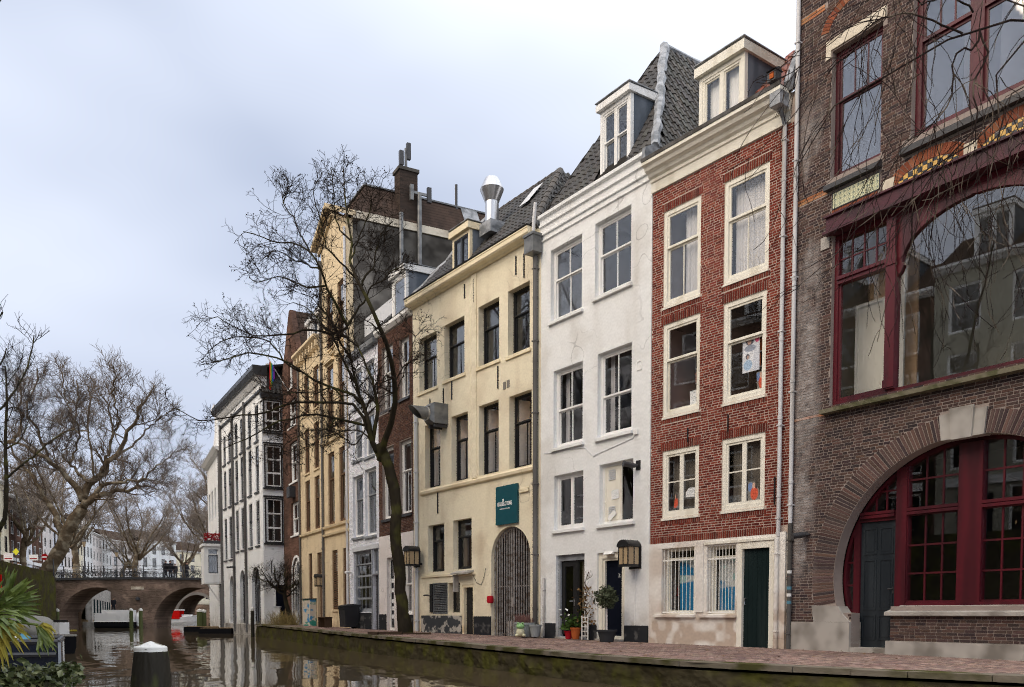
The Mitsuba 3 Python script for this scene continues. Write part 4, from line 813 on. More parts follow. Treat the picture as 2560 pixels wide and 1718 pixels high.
d = h.put('exhaust_duct', join(boxes([(2.10, 2.66, -.58, -.002, 7.76, 8.50)]), (np.array([(2.10, -.58, 7.76), (2.66, -.58, 7.76), (2.66, -.58, 8.50), (2.10, -.58, 8.50), (2.19, -.74, 7.88), (2.57, -.74, 7.88), (2.57, -.74, 8.36), (2.19, -.74, 8.36)]), np.array([[0, 1, 5], [0, 5, 4], [1, 2, 6], [1, 6, 5], [2, 3, 7], [2, 7, 6], [3, 0, 4], [3, 4, 7]]))), 'galvanised', label='grey sheet metal exhaust duct with a round spout')
n_ = 16; a_ = np.arange(n_) * 2 * np.pi / n_; ringp = lambda y0, r, cut: np.column_stack([2.38 + r * np.cos(a_), y0 + cut * np.sin(a_), 8.12 + r * np.sin(a_)])
vv_ = np.vstack([ringp(-.74, .24, 0), ringp(-.92, .23, 0), ringp(-1.24, .21, -.24)]); q_ = np.array([[i * n_ + j, i * n_ + (j + 1) % n_, (i + 1) * n_ + (j + 1) % n_, (i + 1) * n_ + j] for i in range(2) for j in range(n_)])
h.put('spout', (vv_, np.vstack([q_[:, [0, 1, 2]], q_[:, [0, 2, 3]]])), 'galvanised', parent=d, smooth=40); h.put('clamp', tube([(2.38, -.74, 8.12), (2.38, -.80, 8.12)], .26, 16), 'steel', parent=d)
h.put('bracket', boxes([(2.15, 2.22, -.54, 0, 7.64, 7.758), (2.52, 2.6, -.54, 0, 7.64, 7.758)]), 'dark_metal', parent=d)
sg = thing('restaurant_sign', 'teal rectangular sign with white GUILLOTINE lettering above the arched gate', 'sign')
put(sg, 'board', boxes([(5.92, 7.16, -.09, -.02, 3.80, 5.08)]), 'sign_teal', fr=fr)
def letters(parent, fr, text, x, z, hgt, y, m, squeeze=1.0, name='lettering', bold=True):
    q = meshkit.text_mesh(text, hgt, .006, bold=bold); v = np.array(q.vertices); v[:, 0] *= squeeze
    put(parent, name, (np.column_stack([v[:, 0] + x, y - v[:, 2], v[:, 1] + z]), np.array(q.faces)[:, ::-1]), m, fr=fr); return x + v[:, 0].max()
xe = letters(sg, fr, 'GUI', 6.02, 4.42, .125, -.092, 'letter_white', .80)
put(sg, 'lettering', boxes([(xe + .025, xe + .05, -.099, -.0905, 4.42, 4.62), (xe + .0505, xe + .085, -.099, -.0905, 4.42, 4.445), (xe + .025, xe + .13, -.099, -.0905, 4.6205, 4.645), (xe + .105, xe + .13, -.099, -.0905, 4.42, 4.62), (xe + .1305, xe + .165, -.099, -.0905, 4.42, 4.445)]), 'letter_white', fr=fr)
letters(sg, fr, 'OTINE', xe + .175, 4.42, .125, -.092, 'letter_white', .78)
letters(sg, fr, 'DRINKS & SHOTS BAR', 6.17, 4.30, .038, -.092, 'letter_white', 1.05, 'small_lettering', False)
yl = thing('wall_lantern', 'black wall lantern at the left edge of the yellow house', 'lamp'); lantern(yl, fr, .62, -.20, 2.68, 1.1); put(yl, 'arm', boxes([(.58, .66, -.22, 0.0, 2.70, 2.78)]), 'black_paint', fr=fr)
# front slope with a hip at each end
A, B, R1, R2 = (-.05, -.1, 12.95), (8.05, -.1, 12.95), (1.7, 2.45, 16.1), (6.15, 2.45, 16.1)
rk = h.put('roof', (np.array([A, B, R2, R1, (8.05, 8, 12.95), (-.05, 8, 12.95), (6.15, 6, 16.1), (1.7, 6, 16.1)], float), np.array([[0, 1, 2], [0, 2, 3], [1, 4, 6], [1, 6, 2], [5, 0, 3], [5, 3, 7], [4, 5, 7], [4, 7, 6], [3, 2, 6], [3, 6, 7], [0, 5, 4], [0, 4, 1]])), 'roof_base')
u = np.array([1, 0, 0.]); v = np.array([0, 2.55, 3.15]); b = np.linalg.norm(v)
bz = lambda z: (z - 12.95) / 3.15 * b
tile_slope(rk, fr, np.array(A) + [0, 0, .02], u, v, Polygon([(0, 0), (8.1, 0), (6.2, b), (1.75, b)]).difference(sbox(2.62, 0, 3.98, bz(14.7))), TILE_DARK, seed=21, best=260)
q = np.array([-1.9, 2.55, 3.15]); u2 = np.array([0, 1, 0.]); v2 = np.array([-1.9, 0, 3.15]); b2 = np.linalg.norm(v2)
tile_slope(rk, fr, np.array(B) + [0.02, 0, .02], u2, v2, Polygon([(0, 0), (8, 0), (6.1, b2), (2.55, b2)]), TILE_DARK, seed=22, best=60, rest='side_tiling')
def ridge_tiles(h, p, q, r, n, name='ridge_tile'):
    p, q = np.array(p, float), np.array(q, float)
    for i in range(n):
        a, c = p + (q - p) * i / n, p + (q - p) * (i + 1.12) / n
        h.put(name, tube([a, c], [r * 1.12, r * .95], 9), 'ridge_clay')
mat('ridge_clay', lambda p, n, uv: mix((.085, .072, .058), (.055, .05, .045), blot(p, 2)), rough=.6)
ridge_tiles(h, B, R2, .13, 11); ridge_tiles(h, R2, R1, .11, 12)
ribbon(h, A, R1, .11, 'lead', 'hip_flashing', 14, 6)
dormer(h, 2.70, 3.88, 13.02, 14.42, .18, 1.28, fm='yellow_trim', sm='black_paint', lights=2)
h.put('skylight', (lambda o: (o + np.array([(0, 0, .06), (.55, 0, .06), (.55, .64, .85), (0, .64, .85)]), np.array([[0, 1, 2], [0, 2, 3]])))(np.array([5.35, 1.27, 14.84])), 'pale_grey_paint')
vt = thing('roof_vent', 'shiny steel ventilation cowl behind the dormer of the yellow house', 'vent')
put(vt, 'pipe', lathe([(.24, 14.5), (.24, 15.30)], 20, (4.45, .75, 0)), 'steel', fr=fr, smooth=30); put(vt, 'cowl', lathe([(.25, 15.25), (.40, 15.62), (.42, 15.68), (.28, 15.98), (.24, 16.06), (0, 16.08)], 24, (4.45, .75, 0)), 'steel', fr=fr, smooth=25); put(vt, 'base', boxes([(4.1, 4.8, .45, 1.1, 14.1, 14.52)]), 'lead', fr=fr)
bulb = trimesh.creation.icosphere(2)
for i, r in enumerate(y2):
    lp = thing('pendant_lamp', ['lit bulb in the restaurant window under the exhaust duct', 'lit bulb in the restaurant window right of the exhaust duct', 'lit bulb in the restaurant window above the teal sign', 'lit bulb in the rightmost restaurant window of the middle floor'][i], 'lamp')
    x, z = (r[0] + r[1]) / 2 + .12, r[3] - .62
    v = fr(np.array(bulb.vertices) * [.06, .06, .13] + [x, .75, z]); k = key_for('bulb', lp); scene[k] = {**mikit.ply((v, np.array(bulb.faces)), 'glow', smooth=True), 'emitter': {'type': 'area', 'radiance': rgb((1.1, .68, .32))}}
    put(lp, 'cord', tube([(x, .75, z + .11), (x, .75, r[3] + .2)], .006, 5), 'black_paint', fr=fr)

# ------------------------------------------------------------------ 5 the narrow dark brick house
h = House('brown_brick_house', 'narrow brown brick house with a pale plastered ground floor behind the big tree', 'house', (-5.69, 37.97), (.514, -.857), 3.52, 12.45, 'dark_mortar', depth=9)
fr = h.fr; kw = dict(fm='white_paint', fw=.08, sw=.045, back=.12, sill=(.08, .12, .05), sill_mat='dark_metal')
for r in ((.40, 1.62, 4.78, 7.75), (2.20, 3.36, 4.82, 7.75), (.42, 1.60, 9.30, 11.9), (2.25, 3.20, 9.42, 11.8)): h.window(r, rows=((.4, 1), (.6, 3)), **kw)
h.window((2.50, 3.40, .80, 3.2), rows=((.5, 2), (.5, 2)), fm='white_paint', fw=.07, back=.10)
h.window((.85, 1.60, .12, 3.15), rows=((.25, 1), (.75, 1)), fm='white_paint', sm='black_paint', fw=.10, back=.10, name='door', rm='dark_room')
for z in (.6, .95, 1.25, 1.7, 2.1): sheet(h, h.k + '__door', 1.05, 1.35, z, z + .17, .10, 'notice_print')
h.finish(zones=[(sbox(0, 4.08, 3.52, 12.45), 'dark_mortar', 'wall', 0), (sbox(0, -.2, 3.52, 4.08), 'pale_plaster', 'ground_floor_wall', -.03)])
area = sbox(.005, 4.09, 3.515, 12.44)
for q in h.holes: area = area.difference(q)
lay_bricks(h.k, fr, brick_rects(area, rng=np.random.default_rng(5)), [(.105, .058, .044), (.085, .048, .040), (.125, .068, .050)], 'brick', best=0, seed=9)
h.put('plinth', boxes([(.02, .80, -.05, -.031, -.2, .78), (2.4, 3.5, -.05, -.031, -.2, .76)]), 'black_plinth')
h.put('cornice', profile_x([(0.3, 12.452), (-.08, 12.452), (-.20, 12.58), (-.20, 12.70), (.3, 12.70)], -.02, 3.50), 'white_paint')
b_ = h.put('balcony_rail', boxes([(.30, 1.75, -.30, -.27, 10.05, 10.09), (.30, 1.75, -.30, -.27, 8.98, 9.02)] + [(x, x + .02, -.29, -.275, 9.02, 10.05) for x in np.arange(.3, 1.75, .12)] + [(a, a + .025, -.29, 0, z, z + .03) for a in (.3, 1.72) for z in (8.98, 10.05)]), 'iron_bar')
rk = slope_solid(h, [(-.02, -.1, 12.72), (3.5, -.1, 12.72), (3.3, 2.6, 15.6), (.4, 2.6, 15.6)], 'roof_base'); slope_solid(h, [(.4, 2.6, 15.6), (3.3, 2.6, 15.6), (3.3, 7, 15.6), (.4, 7, 15.6)], 'roof_base')
tile_slope(rk, fr, (-.02, -.1, 12.74), (1, 0, 0), (0, 2.7, 2.88), Polygon([(2.6, 0), (3.4, 0), (3.2, 3.9), (2.4, 3.9)]).union(Polygon([(.05, 0), (1, 0), (1, 3.9), (.5, 3.9)])), TILE_DARK, best=60, seed=31)
dormer(h, .95, 2.35, 12.85, 14.6, .25, 1.9, fm='white_paint', lights=1)
# ------------------------------------------------------------------ 6 the narrow white brick house
h = House('white_brick_house', 'narrow white painted brick house with a grey shop window grid', 'house', (-7.58, 41.23), (.502, -.865), 3.76, 12.3, 'bluish_paint', depth=9)
fr = h.fr; kw = dict(fm='white_paint', sm='grey_paint', fw=.10, sw=.05, back=.12, sill=(.09, .12, .04), sill_mat='grey_paint')
for r in ((.56, 1.86, 4.28, 7.05), (2.10, 3.45, 4.24, 7.15), (.58, 1.80, 7.75, 9.6), (2.08, 3.3, 7.7, 9.6), (.6, 1.8, 10.1, 11.8), (2.1, 3.3, 10.1, 11.8)): h.window(r, rows=((.38, 1), (.62, 2)), **kw)
h.window((.58, 2.85, .88, 3.62), rows=((.2, 4), (.2, 4), (.2, 4), (.2, 4), (.2, 4)), fm='grey_paint', fw=.10, back=.08, mw=.035, rm='dark_room')
h.window((2.95, 3.66, 2.55, 3.62), rows=((1, 2),), fm='grey_paint', fw=.06, back=.08, rm='dark_room')
h.holes.append(sbox(2.95, -.2, 3.66, 2.5)); h.rooms.append((2.8, 3.7, .3, 1.2, -.2, 2.6, 'dark_room'))
h.finish()
panel_door(h, 2.97, 3.64, -.1, 2.48, .15, 'dark_metal', [(.12, .88, .55, .94), (.12, .88, .08, .48)])
h.put('door_frame', boxes([(2.86, 2.949, -.03, .2, -.1, 3.62), (3.661, 3.72, -.03, .2, -.1, 3.62), (2.95, 3.66, -.03, .2, 2.502, 2.548)]), 'grey_paint')
h.put('lintel', boxes([(.50, 3.74, -.06, .05, 3.63, 3.82)]), 'pale_grey_paint'); h.put('plinth', boxes([(.50, 2.85, -.06, -.002, -.2, .84)]), 'black_plinth')
area = sbox(.005, -.1, 3.75, 12.28)
for q in h.holes + [sbox(.5, -.2, 3.76, 3.84)]: area = area.difference(q)
lay_bricks(h.k, fr, brick_rects(area, rng=np.random.default_rng(6)), [(.72, .74, .79), (.68, .70, .76)], 'brick', best=0, seed=10, proud=.006)
h.put('gutter', profile_x([(-.22, 12.30), (-.26, 12.48), (.0, 12.48), (.0, 12.30)], .0, 3.76), 'grey_paint')
h.put('attic_wall', boxes([(.1, 3.66, .8, .95, 12.3, 14.4)]), 'pale_grey_paint'); h.put('gutter', boxes([(.1, 2.2, .62, .79, 13.3, 13.45)]), 'dark_metal'); slope_solid(h, [(0, .0, 12.49), (3.76, 0, 12.49), (3.76, .8, 13.0), (0, .8, 13.0)], 'pale_grey_paint')
c = thing('security_camera', 'white security camera on the white brick house beside the shop window', 'camera'); put(c, 'body', tube([(.35, -.02, 2.72), (.35, -.12, 2.72), (.45, -.36, 2.70)], [.03, .06, .06], 9), 'white_paint', fr=fr)
# ------------------------------------------------------------------ 7 the tall ochre house and its lower neighbour
h = House('tall_ochre_house', 'tall ochre house with a grey cement side wall, chimney and mansard roof', 'building', (-9.52, 44.83), (.475, -.88), 4.08, 18.9, 'ochre_plaster', depth=12.5, side_mat='cement_render')
fr = h.fr; kw = dict(fm='brown_paint', fw=.09, sw=.06, back=.06, sill=(.06, .10, .05), sill_mat='ochre_plaster', tilt=.6)
for z0, z1 in ((5.2, 8.7), (9.6, 12.9), (13.7, 16.4)):
    for x in (.80, 2.62): h.window((x, x + 1.05, z0, z1), rows=((.36, 1), (.64, 2)), **kw)
h.window((1.35, 2.25, 1.0, 3.9), rows=((.36, 1), (.64, 1)), **kw); h.window((3.08, 4.0, 1.0, 3.9), rows=((.36, 1), (.64, 2)), **kw)
for i in range(24): h.put('slat', boxes([(1.42, 2.18, .02, .06, 1.08 + i * .11, 1.14 + i * .11)]), 'brown_paint')
gab = Polygon([(-.35, 18.2), (-.35, 18.95), (2.05, 20.1), (4.45, 18.95), (4.45, 18.2)])
h.outline = sbox(0, -.2, 4.08, 18.2).union(Polygon([(0, 18.1), (0, 18.9), (2.05, 19.95), (4.08, 18.9), (4.08, 18.1)]))
h.finish(closed_top=18.9)
for z in (4.66, 5.04, 9.2, 13.3): h.put('string_course', profile_x([(0, z - .05), (-.10, z), (-.12, z + .10), (0, z + .14)], -.02, 4.10), 'ochre_plaster')
for x in (.72, 2.54): h.put('pediment', slab(Polygon([(x - .15, 13.02), (x + 1.35, 13.02), (x + .6, 13.5)]), -.15, -.002), 'ochre_plaster')
h.put('gable_cornice', join(slab(Polygon([(-.45, 18.85), (2.05, 20.05), (4.55, 18.85), (4.55, 19.07), (2.05, 20.28), (-.45, 19.07)]), -.4, .3), slab(Polygon([(-.2, 18.6), (2.05, 19.75), (4.25, 18.6), (4.25, 18.8), (2.05, 19.95), (-.2, 18.8)]), -.12, -.003)), 'ochre_plaster')
h.put('corner_pipe', tube([(4.0, -.08, z) for z in (.2, 9, 18.5)], .06, 8), 'white_pipe', smooth=40)
h.pipe(.06, .2, 18.3, 'zinc_pipe', y=-.08, r=.06, clips=6)
h.put('wall_band', boxes([(3.85, 4.14, .3, 12.5, 18.95, 19.30)]), 'sand_stone')
h.put('mansard', (np.array([(4.10, .3, 19.301), (4.10, 12.5, 19.301), (3.3, 12.5, 20.9), (3.3, 1.2, 20.9), (0, .3, 19.301), (0, 12.5, 19.301), (.7, 12.5, 20.9), (.7, 1.2, 20.9)]), np.array([[0, 1, 2], [0, 2, 3], [3, 2, 6], [3, 6, 7], [4, 7, 6], [4, 6, 5], [0, 3, 7], [0, 7, 4], [1, 5, 6], [1, 6, 2]])), 'mansard_tile')
mat('mansard_tile', lambda p, n, uv: mix((.075, .052, .042), (.045, .035, .03), noise(p.x * 6, p.y * 6, p.z * 2)) * (.6 + .6 * smoothstep(.0, .35, mod(p.z * 6, 1.0))), spec=0)
h.put('roof_edge', boxes([(.6, 3.36, 1.1, 12.6, 20.905, 20.98)]), 'galvanised')
h.put('flashing', (np.array([(4.13, 6.2, 19.32), (4.13, 7.1, 19.32), (3.34, 7.0, 20.95), (3.34, 6.1, 20.95)]), np.array([[0, 1, 2], [0, 2, 3]])), 'lead')
ck = h.put('chimney', boxes([(3.3, 4.02, 2.65, 3.55, 18.9, 21.7)]), 'sooty_brick'); h.put('chimney_cap', boxes([(3.24, 4.08, 2.58, 3.62, 21.701, 21.85)]), 'cement_render', parent=ck)
for y, z0, z1, nm in ((2.62, 15.2, 19.6, 'flue'), (3.55, 15.2, 20.7, 'mast')): h.put(nm, tube([(4.22, y, z0), (4.22, y, z1)], .11, 10), 'galvanised', smooth=40)
h.put('flue', tube([(3.3, 5.9, 20.8), (3.3, 5.9, 22.0)], .07, 8), 'dark_metal')
for y, z0, z1, nm in ((3.1, 21.85, 22.7, 'a'), ): 
    an = thing('antenna', 'grey panel antenna standing on the chimney of the tall ochre house', 'antenna'); put(an, 'pole', tube([(3.66, y, 21.86), (3.66, y, 22.9)], .07, 8), 'galvanised', fr=fr)
    put(an, 'panel', boxes([(3.55, 3.72, y - .32, y - .12, 22.1, 22.75)]), 'dark_metal', fr=fr); put(an, 'panel', boxes([(3.6, 3.77, y + .03, y + .22, 22.4, 23.15)]), 'dark_metal', fr=fr)
an = thing('antenna', 'grey T shaped antenna on a mast right of the chimney', 'antenna'); put(an, 'arm', boxes([(4.18, 4.26, 3.2, 4.05, 20.62, 20.74)]), 'galvanised', fr=fr); put(an, 'panel', boxes([(4.15, 4.3, 3.95, 4.15, 20.35, 21.05)]), 'dark_metal', fr=fr); put(an, 'panel', boxes([(4.15, 4.3, 3.08, 3.24, 20.3, 21.0)]), 'galvanised', fr=fr)
h = House('low_ochre_house', 'ochre house with a bracketed cornice and attic dormers beside the tall ochre house', 'house', (-11.67, 48.95), (.461, -.887), 4.62, 14.5, 'ochre_plaster', depth=9)
fr = h.fr
for z0, z1 in ((5.2, 7.9), (8.3, 10.65), (11.4, 13.5)):
    for x in (1.05, 2.95): h.window((x, x + 1.0, z0, z1), rows=((.4, 1), (.6, 2)), **kw)
h.window((1.6, 2.3, 1.0, 4.0), rows=((.4, 1), (.6, 1)), **kw); h.window((3.3, 4.2, 2.7, 3.95), rows=((1, 2),), **kw)
h.holes.append(sbox(3.3, -.2, 4.2, 2.5)); h.rooms.append((3.1, 4.4, .3, 1.2, -.2, 2.6, 'dark_room')); h.finish()
panel_door(h, 3.32, 4.18, 0, 2.48, .15, 'brown_paint', [(.12, .88, .55, .94), (.12, .88, .08, .48)])
h.put('string_course', profile_x([(0, 4.95), (-.10, 5.0), (-.12, 5.1), (0, 5.14)], -.02, 4.6), 'ochre_plaster')
h.put('cornice', join(profile_x([(.3, 14.502), (-.12, 14.502), (-.40, 14.68), (-.40, 14.8), (.3, 14.8)], -.1, 4.5), boxes([(x, x + .15, -.32, -.001, 14.2, 14.50) for x in np.arange(.1, 4.5, .62)])), 'ochre_plaster')
slope_solid(h, [(0, -.1, 14.82), (4.6, -.1, 14.82), (4.6, 2.2, 17), (0, 2.2, 17)], 'mansard_tile'); slope_solid(h, [(0, 2.2, 17), (4.6, 2.2, 17), (4.6, 7, 17), (0, 7, 17)], 'mansard_tile')
dormer(h, .9, 2.0, 14.9, 16.2, .25, 1.6, fm='white_paint'); dormer(h, 2.9, 4.0, 14.9, 16.2, .25, 1.6, fm='white_paint')
ln = thing('wall_lantern', 'small wall lantern on the low ochre house beside its drainpipe', 'lamp'); lantern(ln, fr, 4.45, -.02, 2.2, .9)
h.pipe(.05, .2, 14.4, 'zinc_pipe', y=-.08, r=.05)
gp = thing('graffiti_board', 'low utility cabinet with green and blue graffiti in front of the low ochre house', 'cabinet')
mat('graffiti', lambda p, n, uv: mix(mix((.55, .50, .42), (.05, .25, .20), smoothstep(.5, .6, fbm(p.x * 3 + p.y, p.z * 3, 1.0, 4))), (.08, .25, .45), smoothstep(.62, .68, fbm(p.x * 4, p.z * 4, 7.0, 3))), spec=0)
put(gp, 'body', boxes([(1.55, 3.1, -.35, -.02, .1, 1.55)]), 'graffiti', fr=fr); put(gp, 'lid', boxes([(1.5, 3.15, -.4, -.01, 1.551, 1.60)]), 'dark_metal', fr=fr)
# ------------------------------------------------------------------ 8 narrow gabled brick house
h = House('gabled_brick_house', 'narrow purple brown brick house with a pointed gable and an arched white door', 'house', (-13.56, 52.6), (.461, -.887), 4.10, 15.2, 'gable_brick', depth=9)
fr = h.fr; kw = dict(fm='white_paint', fw=.09, sw=.05, back=.12, sill=(.06, .10, .05))
h.outline = sbox(0, -.2, 4.1, 14.6).union(Polygon([(0, 14.5), (4.1, 14.5), (2.3, 17.9), (1.9, 17.9)]))
for r in ((1.9, 3.6, 5.25, 7.1), (1.7, 3.5, 8.25, 10.5), (1.5, 3.3, 11.4, 12.9), (1.6, 2.6, 13.6, 15)): h.window(r, rows=((.5, 2), (.5, 2)), **kw)
ar = Polygon([(2.05, .1)] + [(x, z) for x, z in zip(3.0 - .95 * np.cos(np.linspace(0, np.pi, 20)), 3.0 + .95 * np.sin(np.linspace(0, np.pi, 20)))] + [(3.95, .1)])
h.hole(ar, 1.5, 'dark_room'); h.finish(closed_top=14.6)
ad = ar.difference(unary_union([sbox(2.2, .9, 2.7, 2.7), sbox(3.3, .9, 3.8, 2.7), sbox(2.75, .3, 3.25, 2.7), Polygon(list(ellipse(3.0, 3.05, .35, .7, 0, 180, 14))), Polygon(list(ellipse(2.42, 2.95, .16, .5, 0, 180, 9))), Polygon(list(ellipse(3.58, 2.95, .16, .5, 0, 180, 9)))]))
k = h.put('arched_door', slab(ad, .08, .16), 'white_paint'); h.put('pane', flat(ar.buffer(-.02), .13), 'window_glass', parent=k)
h.put('surround', slab(ar.buffer(.14).difference(ar).difference(sbox(0, -1, 5, .1)), -.04, .02), 'white_paint', parent=k); h.put('alarm_box', boxes([(2.3, 3.0, -.35, -.001, 7.35, 7.95)]), 'dark_metal')
slope_solid(h, [(0, .0, 14.62), (2.05, 0, 17.95), (2.05, 8, 17.95), (0, 8, 14.62)], 'mansard_tile'); slope_solid(h, [(2.05, .0, 17.95), (4.1, 0, 14.62), (4.1, 8, 14.62), (2.05, 8, 17.95)], 'mansard_tile')
fl = thing('rainbow_flag', 'furled rainbow flag on a slanted pole at the gabled brick house', 'flag'); put(fl, 'pole', tube([(1.5, -.0, 13.6), (1.5, -1.2, 15.4)], .025, 6), 'white_paint', fr=fr)
for i, c in enumerate(((.45, .03, .03), (.55, .30, .03), (.05, .30, .08), (.03, .12, .45), (.20, .04, .30))): mat(f'flag_{i}', c, spec=0); put(fl, 'stripe', curtain(1.42 + i * .04, 1.50 + i * .04, 13.5 + .15 * i, 15.2 - .1 * i, -1.0 + .05 * i, waves=2, amp=.05, seed=i), f'flag_{i}', fr=fr)
# ------------------------------------------------------------------ 9 the white corner house in the water
h = House('white_corner_house', 'white corner house standing in the canal with black cornice and tall arched doors', 'house', (-20.64, 62.99), (.482, -.876), 12.48, 14.3, 'white_plaster', depth=7, base=-1.2)
fr = h.fr; kw = dict(fm='white_paint', sm='black_paint', fw=.045, sw=.075, back=.02, sill=(.08, .12, .06), sill_mat='dark_metal', rm='dark_room', mw=.05)
for z0, z1 in ((4.9, 7.6), (8.1, 10.85), (11.1, 13.25)):
    for x in (4.75, 6.45, 8.70, 10.65): h.window((x, x + .98, z0, z1), rows=((.42, 2), (.58, 2)), **kw)
    for x in (.9, 2.6): h.window((x, x + .95, z0 - (.4 if z0 < 5 else 0), z1 - .2), rows=((.42, 2), (.58, 2)), **kw)
for x0, x1, zt in ((2.45, 3.95, 3.35), (5.80, 7.35, 3.6), (9.25, 11.55, 3.65)):
    c, rr = (x0 + x1) / 2, (x1 - x0) / 2; zs = zt - rr * 1.0
    ar = Polygon([(x0, .15)] + [(x, z) for x, z in zip(c - rr * np.cos(np.linspace(0, np.pi, 22)), zs + rr * np.sin(np.linspace(0, np.pi, 22)))] + [(x1, .15)])
    h.hole(ar, 2, 'dark_room'); w_ = (x1 - x0) / 4
    k = h.put('arched_door', slab(ar.difference(unary_union([sbox(x0 + i * w_ + .06, .3, x0 + (i + 1) * w_ - .04, zs - .1) for i in range(4)] + [Polygon(list(ellipse(c, zs + .05, rr - .12, rr - .15, 0, 180, 16)))])), .2, .28), 'black_paint'); h.put('pane', flat(ar.buffer(-.03), .24), 'window_glass', parent=k)
h.finish(shell=False)
h.put('side_wall', boxes([(0, .2, .303, 7, -1.2, 14.3)]), 'white_plaster')
h.put('base_wall', boxes([(-.02, 12.5, -.06, -.002, -1.2, .12)]), 'stone')
for x in (.35, 4.45, 8.10): h.pipe(x, -.4, 14.0, 'zinc_pipe', y=-.1, r=.08, clips=6)
h.put('cornice', profile_x([(.3, 14.302), (-.1, 14.302), (-.25, 14.5), (-.30, 14.62), (.3, 14.62)], .0, 12.55), 'white_paint'); h.put('cornice_top', profile_x([(.3, 14.622), (-.42, 14.622), (-.55, 14.9), (-.55, 15.15), (.3, 15.15)], -.1, 12.75), 'black_paint'); h.put('cornice_moulding', profile_x([(0, 13.7), (-.12, 13.75), (-.12, 13.86), (0, 13.9)], 0, 12.5), 'black_paint')
h.put('camera_arm', tube([(4.6, -.05, 3.9), (4.6, -.6, 3.85)], .06, 7), 'dark_metal')
# its side, looking towards the camera
sd = House('side', '', 'x', (-14.62, 52.04), (.887, .461), 1.2, 13.6, 'white_plaster', depth=5); del labels[sd.k]; sd.k = h.k
kw = dict(fm='black_paint', sm='white_paint', fw=.08, sw=.05, back=-.06, room=0)
for r in ((.10, 1.16, 4.95, 7.6), (.10, 1.16, 8.2, 10.7), (.08, 1.16, 11.45, 13.3)): sd.window(r, rows=((.34, 2), (.33, 2), (.33, 2)), **kw)
sd.finish(shell=False); F2 = sd.fr
for z in (4.84, 7.62, 8.08, 10.72, 11.3): sd.put('band', boxes([(.02, 1.2, -.12, -.065, z, z + .10)]), 'black_paint')
panel_door(sd, .68, 1.2, .2, 2.5, -.03, 'navy_paint', [(.1, .9, .5, .94), (.1, .9, .08, .45)]); sd.put('door_frame', boxes([(.60, .678, -.05, -.001, .2, 2.58), (.60, 1.2, -.05, -.001, 2.502, 2.58)]), 'white_paint'); sd.put('wall_anchor', boxes([(.42, .46, -.03, -.001, 3.2, 3.9)]), 'black_paint')
rk = sd.put('roof', (np.array([(-.05, -.2, 13.62), (1.3, -.2, 13.62), (1.9, 1.6, 15.6), (.3, 1.0, 15.2)]), np.array([[0, 1, 2], [0, 2, 3]])), 'roof_base'); tile_slope(rk, F2, (.02, -.2, 13.65), (1, 0, 0), (0, 1.2, 1.8), Polygon([(0, 0), (1.3, 0), (1.6, 2.0), (.45, 2.0)]), TILE_DARK, best=60, seed=41)
sd.put('cornice', boxes([(-.1, 1.25, -.30, .0, 13.35, 13.60)]), 'black_paint')
sd.put('roof_vent', lathe([(.12, 15.2), (.12, 15.6), (.2, 15.62), (.2, 15.7), (0, 15.72)], 8, (.75, 1.3, 0)), 'stone')
slope_solid(h, [(0, -.3, 15.16), (12.5, -.3, 15.16), (12.3, 3.2, 15.9), (0, 3.2, 15.9)], 'roof_base')
# ------------------------------------------------------------------ 10 the next white house and its oriel over the water
h = House('far_white_house', 'white gabled house just beyond the white corner house', 'house', (-24.7, 72.0), (.41, -.912), 9.9, 12.6, 'white_plaster', depth=7, base=-1.2)
for z0, z1 in ((4.6, 7.0), (8.0, 10.2)):
    for x in (1.0, 3.2, 5.4, 7.6): h.window((x, x + 1.0, z0, z1), rows=((.42, 2), (.58, 2)), fm='white_paint', sm='black_paint', fw=.07, sw=.05, back=.14, rm='dark_room')
h.finish(); h.pipe(9.6, -.4, 12.4, 'zinc_pipe', y=-.1, r=.08)
h.put('gable', slab(Polygon([(4.8, 12.6), (9.8, 12.6), (9.6, 13.4), (8.4, 14.2), (8.1, 15.6), (6.4, 15.6), (6.2, 14.2), (5.0, 13.4)]), .0, .4), 'white_plaster'); h.put('gable_cap', boxes([(6.2, 8.3, -.25, .45, 15.602, 15.85)]), 'white_paint'); h.put('cornice', profile_x([(.2, 12.2), (-.3, 12.4), (-.5, 12.62), (.2, 12.62)], 0, 9.9), 'white_paint')
ow = thing('oriel', 'white wooden oriel box with one window hanging over the water beside the white houses', 'oriel')
w_ = 1.75
O3_ = Frame((-21.8, 62.55), (.912, .411)); O3 = lambda v: O3_(np.asarray(v, float) * [.714, 1, 1])
put(ow, 'body', join(boxes([(0, .12, 0, 2.2, 2.9, 5.55), (.12, w_, 0, 2.2, 2.9, 3.65), (.12, w_, .0, 2.2, 5.35, 5.55), (.12, .42, 0, .1, 3.65, 5.35), (1.33, w_, 0, .1, 3.65, 5.35), (.42, 1.33, 0, .1, 4.95, 5.02)]), ring(.1, 1.7, 3.0, 3.55, .05, -.02, -.001)), 'white_paint', fr=O3)
put(ow, 'pane', quad([(.42, .06, 3.65), (1.33, .06, 3.65), (1.33, .062, 4.95), (.42, .062, 4.95)]), 'window_glass', fr=O3); put(ow, 'pane', quad([(.42, .06, 5.02), (1.33, .06, 5.02), (1.33, .062, 5.35), (.42, .062, 5.35)]), 'window_glass', fr=O3)
put(ow, 'curtain', curtain(.45, 1.3, 3.6, 5.4, .2, waves=4), 'grey_paint', fr=O3); put(ow, 'sash', ring(.42, 1.33, 3.65, 4.95, .05, .02, .058), 'black_paint', fr=O3)
